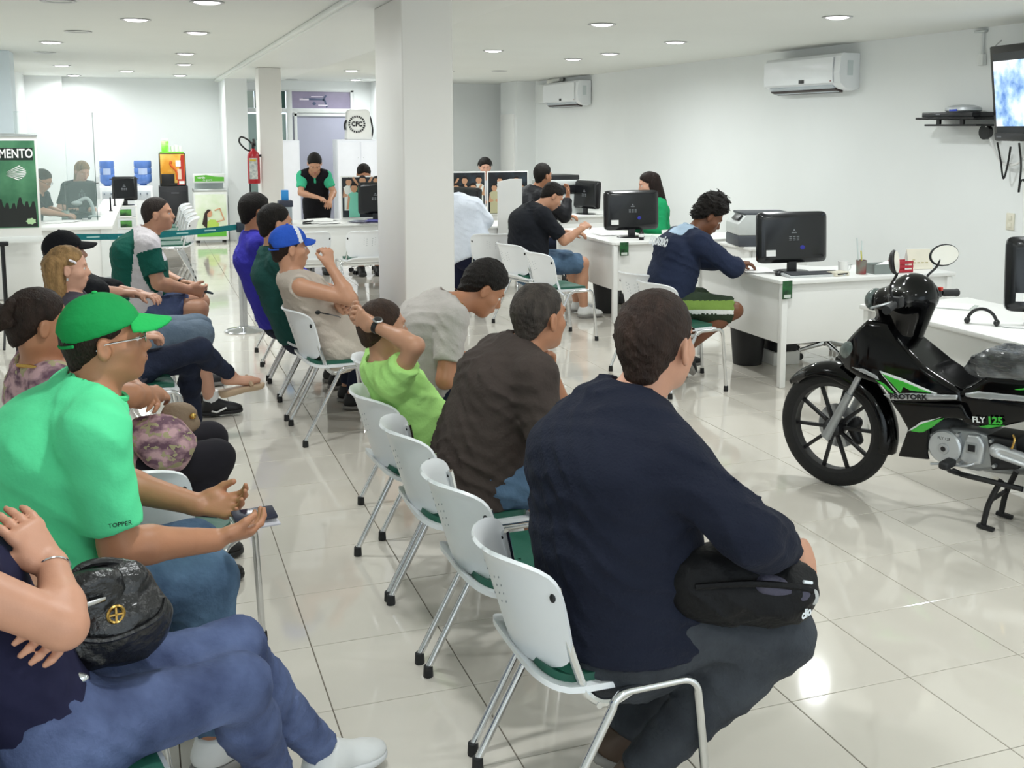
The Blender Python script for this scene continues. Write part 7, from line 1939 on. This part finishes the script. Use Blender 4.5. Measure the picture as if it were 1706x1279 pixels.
bsdf('dial', [Ell((0.405, 0, 1.050), (0.055, 0.082, 0.020), np.stack([unit(A(0.80, 0, -0.55)), A(0, 1, 0), unit(A(0.55, 0, 0.80))]), 0.01)], mat('dial_face', '#cfd8e6', 0.1, col2='#5a67a8', contrast=(0.45, 0.6), scale=14), 0.006, cowl)
# bars, grips, mirrors
MB().tube([(0.36, -0.12, 1.0), (0.375, -0.22, 0.995), (0.40, -0.35, 0.985)], 0.011, 10).tube([(0.36, 0.12, 1.0), (0.375, 0.22, 0.995), (0.40, 0.35, 0.985)], 0.011, 10).build('handlebar', M_dkm, BK)
for s_ in (-1, 1):
    MB().tube([(0.383, 0.25*s_, 0.993), (0.388, 0.27*s_, 0.991), (0.405, 0.365*s_, 0.983), (0.407, 0.375*s_, 0.982)], [0.014, 0.0175, 0.0175, 0.020], 14).build('grip', M_blk, BK)
    sw_ = MB().box((0.372, 0.20*s_, 0.998), (0.055, 0.06, 0.05), bev=0.008).build('switch_block', M_matt, BK)
    if s_ == 1: MB().box((0.40, 0.20, 1.018), (0.02, 0.025, 0.018), bev=0.004).build('red_switch', mat('switch_red', '#c9301f', 0.4), sw_)
    MB().tube([(0.37, 0.22*s_, 1.0), (0.33, 0.27*s_, 0.985), (0.32, 0.35*s_, 0.98)], 0.006, 8).build('lever', M_sil, BK)
for (s_, hx, hy, hz, bx, by, bz) in ((1, 0.345, 0.35, 1.165, 0.33, 0.20, 1.02), (-1, 0.435, -0.37, 1.20, 0.365, -0.235, 1.02)):
    MB().tube(catmull([(bx, by, bz), (bx-0.005, by*1.06, bz+0.05), (hx-0.01, hy*0.86, hz-0.05), (hx-0.012, hy*0.95, hz)], 5), 0.006, 8).build('mirror_stem', M_dkm, BK)
    n_ = unit(A(0.80, -0.58, 0.14)) if s_ == 1 else unit(A(0.93, 0.30, 0.10)); l_ = unit(np.cross(A(0, 0, 1), n_)); u_ = np.cross(n_, l_)
    ca, sa = math.cos(0.15*s_), math.sin(0.15*s_); l2 = l_*ca+u_*sa; u2 = u_*ca-l_*sa
    mr = bsdf('mirror', [Ell((hx, hy, hz), (0.024, 0.082, 0.055), np.stack([n_, l2, u2]), 0.003)], M_matt, 0.005, cuts=[(A(hx, hy, hz)+n_*0.004, n_)])
    Mm = Matrix(((l2[0], u2[0], n_[0], hx+n_[0]*0.0085), (l2[1], u2[1], n_[1], hy+n_[1]*0.0085), (l2[2], u2[2], n_[2], hz+n_[2]*0.0085), (0, 0, 0, 1)))
    MB().lathe([(0, 0), (1, 0), (1, 0.012), (0, 0.012)], 32, Mm @ Matrix.Diagonal((0.074, 0.048, 0.1, 1))).build('mirror_glass', mat('mirror_painted_reflection', '#f6f1e4', 0.12, 0.15), mr)  # cream base colour stands in for the bright room reflected in the glass
# seat wrapped in clear plastic
def wS(x, z): return np.interp(x, (0.64, 0.72, 0.9, 1.3, 1.45), (0.07, 0.115, 0.135, 0.12, 0.08))+0*z
polyS = [(0.645, 0.715), (0.69, 0.765), (0.77, 0.812), (0.95, 0.815), (1.12, 0.838), (1.40, 0.875), (1.46, 0.86), (1.42, 0.81), (1.10, 0.735), (0.78, 0.690), (0.68, 0.692)]
seat_ = bsdf('seat', [plate(polyS, wS, 0.03)], M_matt, 0.009)
wrapm = mat('plastic_wrap', '#393b3d', 0.13, col2='#8d9092', contrast=(0.42, 0.85), scale=11, bump=0.8, bscale=26, spec=0.9, stretch=(0.7, 1.2, 1.8))  # paler grey blotches are glints on the film, painted into its colour
bsdf('plastic_wrap', [plate([(x+(-0.012 if x < 0.8 else 0.012), z+(0.006 if z > 0.76 else -0.012)) for x, z in polyS], lambda x, z: wS(x, z)+0.010, 0.03)], wrapm, 0.008, seat_, disp=lambda X: wrinkle(X, 0.005, 1, 70))
# engine
eng = bsdf('engine_case', [plate([(0.55, 0.27), (0.60, 0.43), (0.72, 0.44), (0.83, 0.42), (0.84, 0.29), (0.74, 0.25), (0.62, 0.25)], lambda x, z: 0.095+0*x, 0.02), Cone((0.60, 0, 0.38), (0.42, 0, 0.40), 0.07, 0.06, 0.02)], M_sil2, 0.008)
def ycyl(name, x, z, r, y0, y1, m, parent, n=28, inner=0.0):
    return MB().lathe([(inner, 0), (r*0.94, 0), (r, 0.006), (r, y1-y0), (inner, y1-y0)], n, Matrix.Translation((x, -y0, z)) @ Matrix.Rotation(PI/2, 4, 'X') @ Matrix.Scale(1, 4)).build(name, m, parent)
def left_disc(name, x, z, r, y0, y1, m, parent=eng, n=30):
    """disc on the left side between y0 and y1 (distances from the middle plane)"""
    return MB().lathe([(0, y1), (r*0.9, y1), (r, y1-0.008), (r, y0), (0, y0)], n, Matrix.Translation((x, 0, z)) @ Matrix.Rotation(PI/2, 4, 'X')).build(name, m, parent)
left_disc('flywheel_cover', 0.592, 0.344, 0.078, 0.09, 0.128, mat('cover_silver', '#c3c6c8', 0.3, 0.5), eng)
left_disc('cover_boss', 0.592, 0.336, 0.026, 0.128, 0.134, M_sil, eng)
left_disc('cover_hole', 0.592, 0.336, 0.012, 0.134, 0.1355, M_matt, eng)
text('cover_lettering', 'FLY 125', 0.018, M_matt, eng, (0.592, -0.1285, 0.383), (PI/2, 0, 0))
bsdf('gear_cover', [plate([(0.66, 0.30), (0.69, 0.42), (0.745, 0.425), (0.775, 0.38), (0.76, 0.29), (0.70, 0.275)], lambda x, z: 0.118+0*x, 0.012)], mat('cover_silver', '#c3c6c8', 0.3, 0.5), 0.007, eng)
MB().box((0.715, -0.119, 0.362), (0.05, 0.004, 0.05), bev=0.002).build('window_plate', M_sil2, eng); MB().box((0.717, -0.1215, 0.362), (0.032, 0.003, 0.03)).build('window', M_matt, eng)
for (x_, z_) in ((0.53, 0.385), (0.555, 0.285), (0.65, 0.41), (0.66, 0.275), (0.80, 0.41), (0.82, 0.30)): left_disc('bolt', x_, z_, 0.009, 0.09, 0.124, M_sil, eng, 8)
bsdf('sprocket_cover', [plate([(0.77, 0.43), (0.90, 0.43), (0.92, 0.30), (0.80, 0.27)], lambda x, z: 0.10+0*x, 0.01)], M_matt, 0.008)
bsdf('swing_cover', [Cone((0.83, -0.125, 0.375), (1.22, -0.125, 0.315), 0.032, 0.030, 0.01)], mat('cover_silver', '#c3c6c8', 0.3, 0.5), 0.007, subs=[Cone((0.86, -0.16, 0.372), (1.2, -0.16, 0.32), 0.018, 0.018, 0.004)])
MB().tube([(0.85, -0.10, 0.37), (1.22, -0.10, 0.30)], 0.022, 10).tube([(0.85, 0.10, 0.37), (1.22, 0.10, 0.30)], 0.022, 10).build('swing_arm', M_matt, BK)
for s_ in (-1, 1): MB().tube([(1.12, 0.13*s_, 0.64), (1.22, 0.13*s_, 0.32)], 0.026, 12).build('rear_shock', M_sil, BK)
MB().tube(catmull([(0.48, 0.10, 0.33), (0.56, 0.14, 0.22), (0.85, 0.16, 0.22), (1.35, 0.17, 0.38)], 6), [0.018]*13+[0.04]*6, 12).build('exhaust', M_sil2, BK)
MB().tube([(0.63, -0.10, 0.235), (0.68, -0.12, 0.232), (0.95, -0.12, 0.225)], 0.013, 8).tube([(0.66, -0.12, 0.232), (0.66, -0.22, 0.27), (0.665, -0.25, 0.300)], 0.010, 8).tube([(0.66, 0.12, 0.232), (0.66, 0.25, 0.30)], 0.010, 8).build('foot_frame', M_matt, BK)
for s_ in (-1, 1): MB().box((0.675, 0.275*s_, 0.315), (0.045, 0.10, 0.036), rot=(0, 0.1, 0), bev=0.012, seg=3).build('footpeg', M_blk, BK)
MB().tube(catmull([(0.74, -0.14, 0.30), (0.70, -0.16, 0.285), (0.62, -0.17, 0.28), (0.56, -0.19, 0.272)], 4), 0.006, 8).build('gear_lever', M_sil, BK)
st = MB().tube(catmull([(0.845, -0.09, 0.235), (0.80, -0.10, 0.12), (0.782, -0.105, 0.02)], 5), 0.013, 10).tube(catmull([(0.845, 0.09, 0.235), (0.80, 0.10, 0.12), (0.782, 0.105, 0.02)], 5), 0.013, 10).tube([(0.80, -0.10, 0.13), (0.80, 0.10, 0.13)], 0.010, 8).build('centre_stand', M_matt, BK)
for s_ in (-1, 1): MB().box((0.795, 0.11*s_, 0.010), (0.075, 0.03, 0.018), rot=(0, 0.12, 0), bev=0.004).build('stand_foot', M_matt, st)
MB().tube(catmull([(0.90, -0.13, 0.46), (0.91, -0.14, 0.44), (0.90, -0.14, 0.40)], 4), 0.005, 6).build('key', GOLD, BK)
bsdf('rear_fender', [plate([(1.15, 0.60), (1.45, 0.72), (1.62, 0.50), (1.60, 0.42), (1.52, 0.55), (1.40, 0.63)], lambda x, z: 0.06+0*x, 0.01)], M_gloss, 0.010)
bsdf('tail_lamp', [Ell((1.56, 0, 0.79), (0.05, 0.07, 0.035), None, 0.01)], mat('tail_red', '#a3141c', 0.15), 0.009)
# ================================================================ BAGS ON LAPS
LEATHER = mat('black_leather', '#141416', 0.32, var=0.15, bump=0.5, bscale=55, spec=0.6)
hb = thing('black_handbag', 'shiny black leather handbag with gold clasp on the jeans-clad lap', 'handbag', (-0.105, 2.45, 0.665), R(16))
V, Q = sdf_mesh([Loft(A(0, 0, 0.035), A(0, 0, 0.135), A(1, 0, 0), 0.135, 0.075, 0.105, 0.055, 0.03), Ell(A(0.02, -0.03, 0.07), (0.11, 0.06, 0.055), None, 0.03), Ell(A(-0.05, 0, 0.13), (0.06, 0.05, 0.03), None, 0.03)], 0.006, disp=lambda X: wrinkle(X, 0.006, 2, 55))
link('bag_body', np_mesh('bag_body', V, Q, LEATHER), hb)
V, Q = sdf_mesh([Loft(A(-0.03, -0.052, 0.085), A(-0.03, -0.035, 0.165), A(1, 0, 0), 0.058, 0.016, 0.062, 0.03, 0.02), Ell(A(-0.03, -0.01, 0.165), (0.06, 0.045, 0.02), None, 0.02)], 0.005, disp=lambda X: wrinkle(X, 0.003, 7, 60))
link('flap', np_mesh('flap', V, Q, LEATHER), hb)
MB().tube([(0.0+0.016*math.cos(a), -0.079, 0.105+0.018*math.sin(a)) for a in np.linspace(0, 2*PI, 17)[:-1]], 0.004, 6, closed=True).box((0, -0.080, 0.105), (0.004, 0.004, 0.03)).box((0.0, -0.080, 0.105), (0.028, 0.004, 0.004)).build('clasp', GOLD, hb)
MB().tube(catmull([(-0.09, -0.01, 0.12), (-0.05, 0.0, 0.19), (0.03, 0.0, 0.185), (0.08, 0.0, 0.13)], 6), 0.009, 8).build('handle', LEATHER, hb)
MB().tube(catmull([(-0.10, -0.07, 0.08), (-0.02, -0.095, 0.06), (0.08, -0.085, 0.075), (0.11, -0.05, 0.10)], 6), 0.006, 6).build('seam_welt', LEATHER, hb)
MB().tube([(-0.10, -0.075, 0.075), (-0.10, -0.10, 0.02)], 0.004, 6).build('charm_cord', SILVER, hb)
V, Q = sdf_mesh([Ell(A(-0.095, -0.115, 0.005), (0.022, 0.012, 0.015), None, 0.006), Ell(A(-0.098, -0.118, -0.028), (0.017, 0.012, 0.018), None, 0.006), Ell(A(-0.078, -0.117, 0.004), (0.012, 0.008, 0.008), None, 0.006)], 0.004)
link('charm', np_mesh('charm', V, Q, mat('charm_silver', '#d5d8da', 0.15, 0.9)), hb)
for z_ in (0.12,): MB().box((-0.04, -0.074, 0.14), (0.05, 0.006, 0.012), rot=(0.2, 0, 0.2), bev=0.003).build('buckle', SILVER, hb)
bp = thing('black_backpack', 'black backpack with grey trim on the navy man\'s lap', 'backpack', (1.34, 2.30, 0.575), R(-8))
NYL = cloth('black_nylon', '#131315', rough=0.6, bump=0.3); GREYN = cloth('grey_nylon', '#4c4a59', rough=0.6)
V, Q = sdf_mesh([Ell(A(-0.02, 0, 0.085), (0.185, 0.14, 0.095), None, 0.04), Ell(A(0.09, -0.06, 0.080), (0.105, 0.095, 0.085), None, 0.04), Cone((-0.13, -0.04, 0.13), (0.0, -0.05, 0.16), 0.06, 0.06, 0.04)], 0.008, disp=lambda X: wrinkle(X, 0.0065, 6, 80))
link('pack_body', np_mesh('pack_body', V, Q, NYL), bp)
V, Q = sdf_mesh([Cone((0.03, -0.115, 0.125), (0.12, -0.125, 0.095), 0.028, 0.026, 0.02)], 0.007); link('grey_panel', np_mesh('grey_panel', V, Q, GREYN), bp)
MB().tube(catmull([(-0.14, -0.11, 0.13), (-0.02, -0.14, 0.14), (0.09, -0.145, 0.125), (0.145, -0.135, 0.105)], 6), 0.008, 6).build('strap', NYL, bp)
MB().ell((0.155, -0.128, 0.085), (0.012, 0.008, 0.020), 14, 8).build('round_badge', mat('badge_silver', '#b7b8b6', 0.4), bp)
text('badge_lettering', 'clio', 0.03, mat('letter_white', '#eef3f8', 0.7), bp, (0.128, -0.146, 0.055), (PI/2, 0, R(34)), bold=0.001)
MB().tube([(0.12, -0.140, 0.132), (0.145, -0.135, 0.125)], 0.004, 6).build('zip_pull', mat('letter_white', '#eef3f8', 0.7), bp)
bpy.context.view_layer.update()
